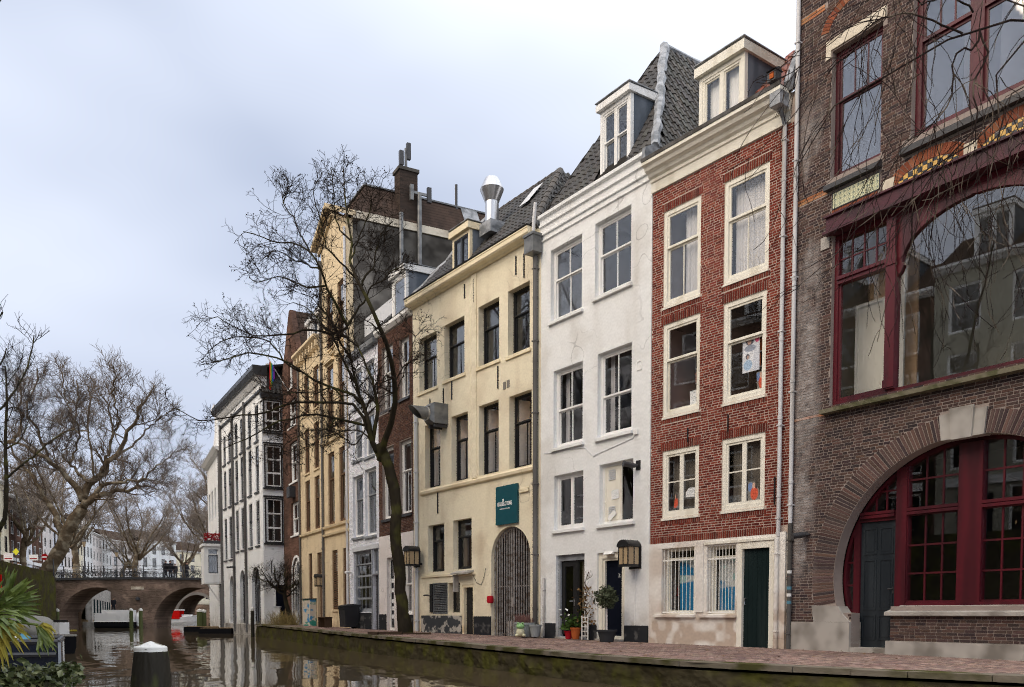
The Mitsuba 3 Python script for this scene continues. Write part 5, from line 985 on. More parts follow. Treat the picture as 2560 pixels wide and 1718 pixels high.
put(ow, 'roof', boxes([(-.15, w_, -.15, 2.3, 5.551, 5.72)]), 'white_paint', fr=O3); put(ow, 'bracket', tube([(.3, .3, 2.9), (1.6, .3, 1.5)], .06, 6), 'white_paint', fr=O3)
fb = thing('flower_box', 'row of red flowers in a trough on the roof of the white oriel', 'planter'); put(fb, 'trough', boxes([(.05, 1.7, .0, .4, 5.73, 5.95)]), 'dark_metal', fr=O3)
rg = np.random.default_rng(2); put(fb, 'flowers', boxes([(x, x + .09, y, y + .09, z, z + .08) for x, y, z in zip(rg.uniform(.05, 1.6, 160), rg.uniform(0, .35, 160), rg.uniform(5.93, 6.45, 160))]), 'sign_red', fr=O3, kind='stuff')

# ------------------------------------------------------------------ wharf, quay wall, water, land
EDGE = [(13.5, 5.0), (9.5, 10.2), (7.15, 12.2), (5.0, 13.9), (3.2, 15.5), (1.45, 18.1), (-2.1, 25.1), (-6.05, 32.9), (-11.2, 44.0), (-15.25, 52.4)]
BACK = [(-13.9, 52.9), (-11.3, 48.4), (-9.2, 44.2), (-7.2, 40.6), (-5.3, 37.3), (-3.5, 34.4), (1.2, 27.7), (4.0, 23.7), (6.7, 20.1), (11.0, 13.6), (17.5, 4.0)]
WATER = -.57
pave = Polygon(EDGE + BACK)
inner_edge = LineString(EDGE).parallel_offset(.42, 'right'); ie = list(inner_edge.coords)
if math.hypot(ie[0][0] - EDGE[0][0], ie[0][1] - EDGE[0][1]) > 3: ie = ie[::-1]
ground = pave
def lift(m): v = m[0].copy(); v[:, 2] += pz(v[:, 1]); return v, m[1]
deck = ground.buffer(0)
tri_v, tri_f = trimesh.creation.triangulate_polygon(deck.segmentize(1.0), engine='earcut')
pk = put(None, 'pavement', (np.column_stack([tri_v, pz(tri_v[:, 1]) - .012]), np.asarray(tri_f)), 'paving_joint', kind='structure')
# clinkers laid in rows across the wharf
dd = np.array([.57, -.82]); dd /= np.linalg.norm(dd); nn = np.array([-dd[1], dd[0]]); O0 = np.array([1.0, 27.9])
rg = np.random.default_rng(14); L_, B_ = .205, .098; P_ = []
kern = Polygon(ie + BACK).buffer(0); shapely.prepare(kern)
for i in range(-330, 330):
    a0 = i * B_; off = (i % 2) * L_ / 2
    j = np.arange(-40, 14); c = O0 + dd * a0 + nn[None] * (j[:, None] * L_ + off)
    ok = shapely.contains_xy(kern, c[:, 0], c[:, 1]) & (c[:, 1] < 46); P_.append(c[ok])
P_ = np.vstack(P_); n = len(P_); hx = B_ / 2 - .005; hy = L_ / 2 - .005; zt = rg.uniform(-.003, .004, n)
V = np.empty((n, 8, 3)); kk = 0
for sx in (-1, 1):
    for sy in (-1, 1):
        for sz in (0, 1):
            q = P_ + dd * (sx * hx) + nn * (sy * hy); V[:, kk, :2] = q; V[:, kk, 2] = pz(q[:, 1]) + (zt + sx * rg.normal(0, .001, n) if sz else -.03); kk += 1
patch = meshkit.fbm(np.column_stack([P_ * .9, P_[:, :1] * 0]), 3)[:, None]
col = tones(n, [(.30, .205, .172), (.25, .172, .148), (.34, .245, .205), (.23, .165, .145)], rg) * (.72 + .5 * patch)
lay_pieces(pk, None, V, FACES, col, 'brick', 'brick', 'paving', 300)
# quay wall with its stone edge
ev = np.array(LineString(EDGE).segmentize(.6).coords); tang = np.gradient(ev, axis=0); tang /= np.linalg.norm(tang, axis=1, keepdims=True); inn = np.column_stack([-tang[:, 1], tang[:, 0]])
if (inn[0] @ (np.array(BACK[-1]) - ev[0])) < 0: inn = -inn
rg = np.random.default_rng(3)
def wall_strip(off0, z0, off1, z1, thick, rough=.02, rows=5):
    n = len(ev); V = []
    for k in range(rows):
        a = k / (rows - 1); o = off0 + (off1 - off0) * a + rg.normal(0, rough, n); q = ev + inn * o[:, None]; V.append(np.column_stack([q, z0 + (z1 - z0) * a + pz(ev[:, 1]) * (z0 + (z1 - z0) * a > -.3)]))
    top = ev + inn * (off1 + thick); V.append(np.column_stack([top, z1 + pz(ev[:, 1])])); V.append(np.column_stack([top, np.full(n, z0)])); V = np.vstack(V)
    i, j = np.meshgrid(np.arange(rows + 1), np.arange(n - 1), indexing='ij'); q = np.stack([i * n + j, i * n + j + 1, (i + 1) * n + j + 1, (i + 1) * n + j], -1).reshape(-1, 4)
    return V, np.vstack([q[:, [0, 1, 2]], q[:, [0, 2, 3]]])
qw = thing('quay_wall', 'low mossy quay wall along the wharf above the water', 'wall'); put(qw, 'face', wall_strip(-.06, -1.2, .02, -.142, .30), 'mossy_wall')
nb = 0; tot = LineString(EDGE).length; s0 = 0.0; ls = LineString(EDGE)
while s0 < tot - .3:
    l = float(rg.uniform(.8, 1.25)); s1 = min(s0 + l, tot); a, b = np.array(ls.interpolate(s0 + .006).coords[0]), np.array(ls.interpolate(s1 - .006).coords[0]); t = (b - a) / np.linalg.norm(b - a); i_ = np.array([-t[1], t[0]]);
    if i_ @ (np.array([6, 26.]) - a) < 0: i_ = -i_
    o = rg.normal(0, .012); dz = rg.normal(0, .005); zz = lambda q: float(pz(q[1])); c = []
    for e in (a, b):
        for w in (-.04 + o, .41):
            for z in (-.091, .004 + dz): q = e + i_ * w; c.append((q[0], q[1], z + zz(q)))
    put(qw, 'edge_stone', (np.array(c), FACES), 'quay_edge'); s0 = s1
put(None, 'water', quad([(-260, -80, WATER), (60, -80, WATER), (60, 420, WATER), (-260, 420, WATER)]), 'water_surface', kind='structure')
put(None, 'ground', quad([(-1500, -800, -1.6), (1500, -800, -1.6), (1500, 2200, -1.6), (-1500, 2200, -1.6)]), 'earth', kind='structure')
right = Polygon([(18, 3), (11.2, 14), (6.9, 20.4), (1.4, 28), (-3.4, 34.8), (-9.0, 44.6), (-13.3, 53), (-20.5, 65.5), (-25.5, 74), (-27.0, 84), (-27.0, 92), (-60, 190), (-110, 330), (300, 400), (300, 3)])
put(None, 'right_bank', plan(right, -1.6, -.02), 'earth', kind='structure')
put(None, 'terrain', plan(Polygon([(-26.0, 84), (-26.0, 88.2), (-60, 190), (-110, 330), (200, 330), (200, 84)]), -1.5, 4.15), 'asphalt', kind='structure')
LB = [(-3.4, -40), (-5.0, -10), (-9.0, 6.0), (-15.0, 18), (-24, 34), (-33.5, 58), (-39.3, 76), (-44.9, 83.9), (-45.2, 92.1), (-60, 130), (-80, 190), (-125, 330)]
left = Polygon(LB + [(-600, 330), (-600, -40)])
put(None, 'left_bank', plan(left.buffer(-.3), -1.6, 4.0), 'asphalt', kind='structure')
lq = thing('left_quay_wall', 'tall brick quay wall below the street on the left bank', 'wall')
lv_ = np.array(LineString(LB).segmentize(3).coords); n = len(lv_); V = np.vstack([np.column_stack([lv_, np.full(n, z)]) for z in (-1.6, 4.25)] + [np.column_stack([lv_ + [-.5, 0], np.full(n, z)]) for z in (4.25, 3.9)]); i, j = np.meshgrid(np.arange(3), np.arange(n - 1), indexing='ij'); q = np.stack([i * n + j, i * n + j + 1, (i + 1) * n + j + 1, (i + 1) * n + j], -1).reshape(-1, 4)
put(lq, 'face', (V, np.vstack([q[:, [0, 1, 2]], q[:, [0, 2, 3]]])), 'mossy_wall')
lw = Polygon([(-5.3, -9), (-9.2, 6), (-15.2, 18), (-24.2, 34), (-33.7, 58), (-31.5, 58.5), (-22, 35), (-13, 18.5), (-7, 8.0), (-3.0, 7.6), (-1.5, -9)])
put(None, 'left_wharf', plan(lw, -1.6, -.15), 'stone', kind='structure')

# ------------------------------------------------------------------ bridges
def bridge(name, label, x0, x1, y0, y1, z0, top, arches, m, deck_h=.35, ring_m='bridge_brick', hump=.25):
    k = thing(name, label, 'bridge')
    n = 40; xs = np.linspace(x0, x1, n); hz = top + hump * (1 - ((xs - (x0 + x1) / 2) / ((x1 - x0) / 2)) ** 2)
    body = Polygon([(x0, z0)] + list(zip(xs, hz)) + [(x1, z0)])
    for cx, zc, a, b in arches: body = body.difference(Polygon([(cx - a, z0 - 1)] + list(ellipse(cx, zc, a, b, 180, 0, 40)) + [(cx + a, z0 - 1)]))
    put(k, 'body', slab(body, y0, y1), m)
    for cx, zc, a, b in arches: put(k, 'arch_ring', slab(Polygon(list(ellipse(cx, zc, a + .42, b + .42, 180, 0, 40)) + list(ellipse(cx, zc, a + .002, b + .002, 0, 180, 40))), y0 - .06, y0 + .01), ring_m)
    put(k, 'coping', slab(Polygon(list(zip(xs, hz + .002)) + list(zip(xs[::-1], hz[::-1] + .22))), y0 - .15, y0 + .4), 'dark_metal')
    return k, lambda x: top + hump * (1 - ((x - (x0 + x1) / 2) / ((x1 - x0) / 2)) ** 2) + .22
BY = 84.0
bk, deckz = bridge('brick_bridge', 'brown brick bridge with two round arches carrying bicycles and railings', -47.5, -24.0, BY, BY + 4.2, -1.6, 3.75, [(-39.5, -.4, 3.72, 3.65), (-30.4, -.4, 3.75, 3.65)], 'bridge_brick')
put(bk, 'name_stone', boxes([(-36.25, -35.05, BY - .04, BY + .02, 3.05, 3.32)]), 'sand_stone'); put(bk, 'lamp', lathe([(0, 0), (.22, .1), (.22, .3), (0, .42)], 8, (-35.6, BY - .15, 1.95)), 'dark_metal'); put(bk, 'lamp', lathe([(0, 0), (.22, .1), (.22, .3), (0, .42)], 8, (-43.8, BY - .15, 1.95)), 'dark_metal')
put(bk, 'pier_foot', boxes([(-36.0, -34.0, BY - .5, BY + .3, -1.6, .15)]), 'bridge_brick')
rl = thing('bridge_railing', 'black iron railing along the brick bridge', 'railing')
for x in np.arange(-46.5, -24.5, 1.9):
    z = deckz(x); put(rl, 'post', boxes([(x - .035, x + .035, BY + .1, BY + .17, z - .01, z + 1.12)]), 'dark_metal')
for dz in (.38, .72, 1.08):
    xs = np.linspace(-47, -24.2, 16); put(rl, 'rail', tube([(x, BY + .135, deckz(x) + dz) for x in xs], .022, 5), 'dark_metal')
put(None, 'bridge_road', boxes([(-47.5, -24.0, BY + .42, BY + 4.1, 3.72, 4.06)]), 'asphalt', kind='structure')
b2, _ = bridge('far_bridge', 'second brick bridge with a pale arch ring seen through the right arch', -60.5, -36, 132, 139, -1.6, 4.6, [(-47.2, .4, 2.9, 3.1)], 'bridge_brick', ring_m='bridge_stone', hump=.5)

cw_ = thing('cellar_wall', 'pale plastered wharf cellar wall with dark doors seen through the left arch', 'wall'); FC = Frame((-44.7, 92.6), (-15, 37.5)); put(cw_, 'face', boxes([(0, 40, -.5, .1, -1.2, 3.9)]), 'stone', fr=FC)
for i in range(7): put(cw_, 'door', boxes([(3.0 + i * 5.2, 4.5 + i * 5.2, -.56, -.501, .0, 2.3)]), 'green_door_paint', fr=FC)
put(None, 'far_wharf', plan(Polygon([(-45.0, 92.3), (-60.2, 130), (-57.6, 130.5), (-42.6, 92.6)]), -1.6, -.12), 'stone', kind='structure')
# ------------------------------------------------------------------ houses along the left bank
def row_house(name, label, O, d, w, top, wall, floors, bays, z0=4.0, roof='mansard_tile', sm='black_paint', fm='white_paint', gable=None, shop=None, depth=9, cornice='white_paint', ww=.95, back=.12, rows=((.42, 2), (.58, 2))):
    h = House(name, label, 'house', O, d, w, top, wall, depth=depth, base=z0 - 1.2)
    fh = (top - z0 - 3.4) / floors
    for f in range(floors):
        for b in range(bays):
            x = w / bays * (b + .5); hw = min(ww / 2, w / bays * .36); z = z0 + 3.5 + f * fh
            h.window((x - hw, x + hw, z + .25, z + fh * .78), rows=rows, fm=fm, sm=sm, fw=.07, sw=.05, back=back, rm='dark_room', room=1.2)
    h.window((w * .08, w * .60, z0 + .5, z0 + 2.8), cols=1, rows=((1, 3),), fm=shop or fm, sm=shop or sm, back=.08, rm='dark_room', room=1.2); h.hole((w * .68, w * .88, z0, z0 + 2.5), 1.0, 'dark_room')
    h.finish(); panel_door(h, w * .69, w * .87, z0, z0 + 2.45, .12, 'navy_paint', [(.1, .9, .5, .94), (.1, .9, .08, .45)])
    h.put('cornice', profile_x([(.3, top + .002), (-.1, top + .002), (-.35, top + .25), (-.35, top + .38), (.3, top + .38)], -.05, w - .02), cornice); h.put('shop_fascia', boxes([(w * .03, w * .95, -.12, -.002, z0 + 2.9, z0 + 3.3)]), shop or cornice)
    if gable: h.put('gable', slab(Polygon([(w * .1, top + .382), (w * .9, top + .382), (w * .62, top + gable), (w * .38, top + gable)]), 0, .4), wall)
    slope_solid(h, [(0, 0, top + .39), (w, 0, top + .39), (w, 3, top + 2.6), (0, 3, top + 2.6)], roof); slope_solid(h, [(0, 3, top + 2.6), (w, 3, top + 2.6), (w, depth, top + .8), (0, depth, top + .8)], roof)
    return h
# far street beyond the bridge, seen along the left of the picture (fronts face the water)
ld = np.array([.294, 1.0]); ld /= np.linalg.norm(ld); ld = np.array([-ld[0], ld[1]])
kinds = [('white_plaster', 'white'), ('yellow_plaster', 'cream'), ('gable_brick', 'brown brick'), ('bluish_paint', 'white'), ('gable_brick', 'dark brick'), ('pale_plaster', 'pale'), ('bluish_paint', 'white'), ('pale_plaster', 'white'), ('yellow_plaster', 'cream'), ('white_plaster', 'white'), ('pale_plaster', 'pale'), ('white_plaster', 'white')]
say = ['white plastered house at the left edge of the picture behind the thin tree', 'cream house with black window frames and an orange shop front', 'brown brick house with white windows in the left street', 'low white house left of the leaning tree trunk', 'dark brick house half hidden by the leaning tree', 'pale house with a wide shop door behind the leaning tree', 'tall white house between the two left street trunks', 'white house with closely set windows beyond the lamp', 'cream house far down the left street', 'white house far down the left street before the bend', 'pale house near the end of the left street', 'last white house visible down the left street']
pos = np.array([-54.6, 90.5])
for i, ((m_, _), l_) in enumerate(zip(kinds, say)):
    w = [6.5, 5.6, 5.8, 5.2, 6, 6.5, 7, 8, 8, 9, 10, 12][i]; tp = [15.6, 15.2, 14.2, 12.6, 12.2, 13.4, 15.2, 14.2, 14.6, 15, 14.6, 15][i]
    a = pos; pos = pos + ld * w
    # the front runs away from the camera; its left end in view is the near one
    row_house('street_house', l_, a, ld, w - .05, tp, m_, 3 if tp > 12.4 else 2, 3 if i > 5 else 2, shop=['white_paint', 'brown_paint', 'white_paint', 'white_paint', 'white_paint', 'black_paint', 'white_paint', 'white_paint', 'white_paint', 'white_paint', 'white_paint', 'white_paint'][i], gable=[None, None, None, None, 2.4, None, 3, None, None, 2.5, None, None][i], depth=8, back=.01, fm='black_paint' if i in (0, 1, 6, 7, 9, 11) else 'white_paint', ww=1.15)
for i, (w, tp, m_, l_) in enumerate([(11, 15, 'pale_plaster', 'first pale house past the bend of the far street'), (12, 16, 'white_plaster', 'first white house past the bend of the far street'), (13, 14.5, 'yellow_plaster', 'cream house past the bend of the far street'), (14, 16, 'white_plaster', 'second white house past the bend of the far street')]):
    a = pos; ld = np.array([.10 + .18 * i, 1.0]); ld /= np.linalg.norm(ld); pos = pos + ld * w; row_house('street_house', l_, a, ld, w - .05, tp, m_, 3, 4, depth=8, back=.01, fm='black_paint', ww=1.2)
for i, (x, w, tp, m_, l_) in enumerate([(-96, 11, 16, 'pale_plaster', 'pale house closing the view at the left end of the canal'), (-85, 10, 15, 'gable_brick', 'brown house closing the view at the end of the canal'), (-75, 12, 16, 'white_plaster', 'white house closing the view at the end of the canal'), (-63, 11, 14.5, 'gable_brick', 'brick house closing the view behind the bridge'), (-52, 12, 16, 'pale_plaster', 'pale house closing the view near the oriel')]):
    row_house('end_house', l_, (x, 262), (1, 0), w - .05, tp, m_, 3, 3, depth=8, back=.01, fm='black_paint', ww=1.3)
eq = thing('end_quay_wall', 'dark brick quay wall at the far end of the canal', 'wall'); put(eq, 'face', boxes([(-120, 200, 236, 237, -1.6, 4.1)]), 'bridge_brick'); put(None, 'far_street', boxes([(-120, 200, 237, 330, -1.6, 4.0)]), 'asphalt', kind='structure')
# houses of the left bank beside the camera, mirrored in the windows opposite
for i, (tp, m_, l_) in enumerate([(17.2, 'olive_front', 'grey green plastered house on the left bank beside the camera'), (16.4, 'pale_plaster', 'pale house on the left bank outside the picture'), (17.0, 'olive_front', 'second grey green house on the left bank outside the picture'), (16.2, 'gable_brick', 'brown brick house on the left bank outside the picture'), (17.2, 'gable_brick', 'second brown brick house on the left bank outside the picture'), (16.5, 'pale_plaster', 'second pale house on the left bank outside the picture'), (17.4, 'gable_brick', 'third brown brick house on the left bank outside the picture'), (15.8, 'white_plaster', 'white house on the left bank outside the picture'), (16.8, 'olive_front', 'third grey green house on the left bank outside the picture'), (16.2, 'gable_brick', 'fourth brown brick house on the left bank outside the picture'), (16.0, 'white_plaster', 'last white house on the left bank before the picture edge')]):
    O, d, w = (-8.6 - 3.8 * i, -6 + 7.6 * i), (-.447, .894), 8.5
    if i == 0: mat('olive_front', plaster((.40, .385, .31), (.28, .26, .20), .4), spec=0)
    hh = row_house('canal_house', l_, O, d, w - .03, tp, m_, 3, 3, depth=8, ww=1.5, sm='white_paint', back=.05, rows=((.4, 1), (.6, 1)))
    for xx in (1.6, 5.2) if i < 4 else (): dormer(hh, xx, xx + 1.7, tp + .5, tp + 2.6, .5, 3.2, fm='white_paint', cols=1, rows=((.4, 1), (.6, 1)))

# traced limbs of the trees in metres
BIG_TRUNK = [(-3.86, 32.0, 0.02), (-3.98, 32.0, 1.06), (-4.08, 32.0, 2.4), (-4.17, 32.0, 3.51), (-4.18, 32.0, 4.45), (-4.27, 32.0, 5.39), (-4.45, 32.0, 6.1), (-4.76, 32.0, 6.88)]
BIG_LIMBS = [[(-4.75, 32.0, 6.32), (-4.9, 32.03, 6.66), (-5.1, 32.13, 7.05), (-5.31, 32.25, 7.6), (-5.72, 32.21, 7.74), (-6.41, 32.28, 7.87), (-6.96, 32.38, 8.08), (-7.65, 32.38, 7.99), (-8.27, 32.46, 7.87), (-9.0, 32.58, 7.59), (-9.73, 32.71, 7.24), (-10.3, 32.78, 7.03), (-10.63, 32.85, 6.89)], [(-5.19, 32.0, 7.4), (-5.38, 32.03, 7.92), (-5.6, 32.0, 8.18), (-6.04, 31.93, 8.38), (-6.69, 31.49, 8.28), (-7.42, 31.46, 8.27), (-8.36, 31.64, 8.1), (-9.12, 31.7, 7.89), (-9.99, 31.87, 7.85), (-10.71, 32.01, 7.77), (-11.32, 32.03, 7.74), (-11.81, 32.15, 8.1), (-12.12, 32.18, 8.22)], [(-5.16, 32.0, 7.47), (-5.31, 32.28, 8.05), (-5.48, 32.2, 8.48), (-6.08, 32.19, 8.78), (-6.81, 32.08, 9.05), (-7.52, 31.92, 9.45), (-8.08, 31.79, 9.78), (-8.64, 31.42, 9.89), (-9.28, 31.1, 9.87), (-9.77, 30.8, 9.57), (-10.58, 31.07, 9.51), (-10.91, 31.16, 9.46)], [(-4.86, 32.0, 6.66), (-5.03, 31.92, 7.09), (-5.13, 31.84, 7.59), (-5.38, 32.02, 8.37), (-5.63, 32.23, 9.09), (-5.76, 32.12, 9.87), (-5.85, 32.06, 10.59), (-5.86, 31.96, 11.08)], [(-5.87, 32.0, 11.05), (-6.27, 31.8, 11.83), (-6.51, 31.53, 12.31), (-6.67, 31.31, 12.8), (-7.01, 31.2, 13.33), (-7.6, 31.29, 13.64), (-8.28, 31.36, 13.75), (-8.78, 31.34, 13.95), (-9.32, 31.23, 14.04)], [(-5.87, 32.0, 11.09), (-5.7, 32.09, 11.41), (-5.54, 32.27, 11.73), (-5.26, 32.21, 12.04), (-5.06, 32.15, 12.46), (-4.55, 32.23, 12.86), (-4.12, 32.44, 13.3), (-3.87, 32.55, 13.42)], [(-5.86, 32.0, 11.02), (-6.47, 32.0, 10.8), (-7.15, 32.04, 10.96), (-7.83, 32.03, 10.81), (-8.61, 31.88, 10.68), (-9.23, 31.72, 10.71), (-9.88, 31.43, 10.91), (-10.27, 31.3, 11.15), (-10.65, 31.34, 11.09)], [(-4.75, 32.0, 6.32), (-4.61, 31.84, 6.63), (-4.41, 31.48, 7.15), (-4.11, 30.95, 7.76), (-3.98, 30.54, 8.37), (-3.96, 29.89, 8.9), (-4.06, 29.4, 9.45), (-4.2, 28.95, 9.91), (-4.4, 28.77, 10.39), (-4.64, 28.78, 10.85), (-4.83, 28.94, 11.37), (-5.12, 29.11, 11.76), (-5.28, 29.24, 12.28), (-5.24, 29.47, 12.97), (-5.45, 29.89, 13.82), (-5.55, 30.08, 14.58), (-5.65, 30.3, 15.37), (-5.67, 30.39, 15.82)], [(-5.01, 32.0, 7.03), (-4.87, 31.88, 7.6), (-4.82, 31.83, 8.1), (-4.84, 31.49, 8.83), (-5.11, 31.39, 9.45), (-5.42, 31.49, 10.2), (-5.63, 31.49, 10.78)], [(-5.62, 32.0, 12.81), (-5.97, 31.84, 13.15), (-6.37, 31.62, 13.49), (-6.6, 31.36, 13.96), (-6.64, 31.24, 14.4), (-6.81, 31.07, 15.03), (-6.8, 31.02, 15.43)], [(-5.34, 32.0, 12.48), (-5.26, 32.0, 12.77), (-4.98, 32.12, 13.11), (-4.87, 32.46, 13.98), (-4.66, 32.6, 14.62), (-4.29, 32.64, 15.01)], [(-6.6, 32.0, 12.48), (-7.2, 32.0, 12.41), (-7.83, 32.13, 12.67), (-8.47, 32.32, 12.89), (-9.14, 32.54, 12.82), (-9.58, 32.77, 13.06)], [(-6.82, 32.0, 13.06), (-7.4, 32.25, 13.31), (-7.94, 32.05, 13.52), (-8.39, 32.04, 13.74), (-8.76, 32.04, 13.59)], [(-5.78, 32.0, 13.35), (-5.49, 32.13, 14.06), (-5.26, 32.08, 14.62), (-4.99, 31.84, 15.1), (-4.81, 31.2, 15.52)], [(-7.54, 32.0, 9.47), (-8.06, 31.74, 9.77), (-8.35, 31.46, 10.19), (-8.82, 31.32, 10.44), (-9.49, 31.12, 10.45), (-9.99, 31.07, 10.29), (-10.53, 31.14, 9.96)], [(-7.19, 32.0, 13.65), (-7.45, 31.9, 14.18), (-7.74, 31.91, 14.77), (-8.07, 32.04, 15.26), (-8.18, 32.23, 15.85)], [(-4.17, 32.0, 8.66), (-3.73, 32.14, 9.88), (-3.43, 32.24, 10.8), (-3.06, 32.26, 11.17)], [(-5.59, 32.0, 9.03), (-6.01, 31.9, 9.81), (-6.26, 31.65, 10.47), (-6.68, 31.59, 11.03), (-7.08, 31.41, 11.41), (-7.7, 31.56, 11.74)], [(-5.73, 32.0, 9.84), (-6.16, 31.92, 10.55), (-6.63, 32.05, 11.47), (-7.17, 32.2, 12.11), (-7.55, 32.2, 12.26)], [(-5.5, 32.0, 10.35), (-6.01, 31.94, 10.7), (-6.56, 32.08, 11.34), (-6.9, 32.31, 11.85)], [(-5.69, 32.0, 14.01), (-6.15, 32.06, 14.54), (-6.33, 32.29, 15.23), (-6.38, 32.2, 16.06), (-6.48, 32.36, 16.72)], [(-6.05, 32.0, 8.4), (-6.45, 31.76, 8.82), (-6.84, 31.53, 8.62), (-7.35, 31.17, 8.53), (-7.85, 30.83, 8.37), (-8.34, 30.78, 8.15)], [(-5.08, 32.0, 7.03), (-5.62, 32.09, 7.42), (-6.24, 32.18, 7.36), (-6.86, 32.23, 7.15), (-7.27, 32.03, 6.88), (-7.85, 31.9, 6.64)], [(-5.27, 32.0, 7.55), (-5.74, 32.27, 6.93), (-6.3, 32.47, 7.34), (-6.76, 32.46, 7.49)], [(-6.35, 32.0, 7.81), (-6.82, 32.05, 7.41), (-7.2, 32.08, 7.42), (-7.65, 32.05, 7.19), (-8.1, 31.74, 6.83), (-8.22, 31.6, 6.44)]]
PLANE_TRUNK = [(-40.21, 75.0, 3.18), (-39.52, 75.0, 4.24), (-38.83, 75.0, 5.39), (-38.14, 75.0, 6.53), (-37.71, 75.0, 7.6), (-37.27, 75.0, 8.41), (-36.85, 75.0, 8.98), (-36.34, 75.0, 9.71)]
PLANE_LIMBS = [[(-37.96, 75.0, 7.43), (-38.4, 75.11, 8.42), (-38.91, 75.36, 9.27), (-39.73, 75.72, 10.46), (-40.13, 75.58, 11.42), (-40.84, 75.72, 12.26), (-41.78, 75.98, 13.37), (-42.26, 75.99, 14.02), (-42.72, 76.12, 14.78), (-43.11, 76.26, 15.47)], [(-36.27, 75.0, 10.28), (-36.65, 75.05, 11.13), (-37.16, 74.97, 11.87), (-37.97, 74.76, 12.78), (-38.49, 73.81, 13.45), (-39.38, 73.75, 14.0), (-40.33, 73.98, 14.5), (-41.2, 74.06, 14.88), (-42.16, 74.27, 15.02)], [(-36.26, 75.0, 10.47), (-36.22, 75.56, 11.39), (-35.44, 75.35, 12.21), (-34.64, 75.32, 12.96), (-34.1, 75.21, 13.51), (-33.13, 74.97, 14.12), (-32.64, 74.78, 14.93), (-32.07, 74.15, 15.73), (-31.39, 73.7, 16.38), (-30.66, 73.11, 17.16), (-30.3, 73.63, 18.38), (-29.65, 74.15, 19.69)], [(-36.28, 75.0, 9.71), (-35.62, 74.84, 10.26), (-34.57, 74.65, 10.7), (-33.75, 74.93, 11.11), (-32.95, 75.27, 11.16), (-31.93, 75.12, 11.33), (-30.94, 75.02, 11.41), (-29.9, 74.8, 11.19)], [(-35.69, 75.0, 10.37), (-34.91, 74.77, 11.0), (-33.78, 74.21, 11.67), (-32.46, 73.75, 11.6), (-31.44, 73.58, 11.76), (-30.4, 73.75, 11.97), (-29.34, 73.9, 11.71)], [(-35.66, 75.0, 11.88), (-36.77, 75.39, 12.69), (-37.89, 76.13, 13.66), (-38.38, 76.0, 14.21), (-38.44, 75.95, 14.58), (-38.08, 76.01, 14.88), (-38.27, 76.22, 15.39)], [(-34.69, 75.0, 12.72), (-34.39, 75.0, 13.19), (-34.12, 75.08, 14.23), (-33.81, 75.06, 15.17), (-33.5, 74.84, 16.06), (-33.57, 74.63, 16.76), (-33.56, 74.05, 17.92), (-33.95, 73.74, 18.77)], [(-33.57, 75.0, 16.09), (-32.83, 74.44, 16.9), (-32.59, 72.96, 18.58), (-32.05, 72.03, 19.42), (-31.73, 71.16, 20.43)], [(-39.12, 75.0, 13.66), (-39.28, 74.66, 14.91), (-39.65, 74.53, 15.99), (-39.93, 73.9, 16.97), (-40.13, 73.78, 17.5), (-40.1, 73.96, 18.64), (-39.33, 73.96, 19.83), (-39.36, 74.09, 21.15)], [(-40.05, 75.0, 14.22), (-38.27, 74.37, 15.31), (-37.31, 73.98, 15.79), (-36.14, 73.51, 15.97), (-35.3, 73.31, 15.84), (-34.68, 73.16, 15.63)], [(-42.57, 75.0, 15.16), (-41.71, 75.01, 15.63), (-41.54, 75.44, 16.93), (-42.09, 76.16, 18.41), (-41.96, 76.54, 20.02), (-42.48, 76.65, 20.99)], [(-36.49, 75.0, 16.46), (-37.03, 75.0, 17.4), (-37.66, 75.4, 18.98), (-38.23, 75.82, 20.21), (-38.31, 76.23, 21.26)], [(-37.32, 75.0, 13.47), (-37.15, 75.9, 15.14), (-36.69, 75.42, 16.36), (-37.03, 75.39, 17.48), (-36.71, 75.4, 18.98), (-36.99, 75.86, 20.5)], [(-33.14, 75.0, 14.13), (-32.11, 75.3, 15.03), (-31.09, 75.18, 15.94), (-30.13, 74.7, 16.59), (-28.93, 73.61, 17.09)], [(-31.88, 75.0, 11.31), (-30.3, 74.22, 12.5), (-28.86, 73.46, 13.21), (-27.67, 73.07, 14.06)], [(-35.27, 75.0, 12.16), (-35.16, 74.66, 13.97), (-35.42, 74.69, 15.28), (-35.77, 75.11, 16.86), (-35.9, 75.86, 18.72), (-36.43, 76.86, 20.29)]]
THIN_TRUNK = [(-34.69, 60.0, 6.58), (-34.37, 60.0, 7.12), (-34.15, 60.0, 9.9), (-34.17, 60.0, 11.77), (-34.02, 60.0, 14.24), (-33.96, 60.0, 16.02), (-34.0, 60.0, 17.36)]
THIN_LIMBS = [[(-34.12, 60.0, 9.9), (-33.12, 60.15, 10.9), (-32.48, 60.4, 11.47), (-31.98, 60.62, 12.04), (-31.38, 60.53, 12.47), (-30.59, 60.66, 13.03), (-29.62, 60.89, 13.45)], [(-34.15, 60.0, 11.85), (-33.41, 60.05, 12.3), (-32.72, 59.96, 13.18), (-32.39, 59.81, 14.04)], [(-34.17, 60.0, 11.77), (-34.78, 60.48, 12.54), (-35.16, 60.36, 12.96)], [(-34.0, 60.0, 14.39), (-33.47, 59.89, 14.66), (-32.81, 59.77, 14.33), (-32.17, 60.0, 14.68)], [(-33.96, 60.0, 16.02), (-33.45, 59.82, 16.57), (-32.74, 59.39, 17.19), (-32.46, 59.17, 17.64)], [(-33.97, 60.0, 15.87), (-34.46, 60.27, 16.69), (-34.91, 60.69, 17.4)], [(-34.08, 60.0, 13.64), (-33.7, 60.0, 14.24), (-33.48, 60.08, 15.3), (-33.52, 60.06, 16.41)]]
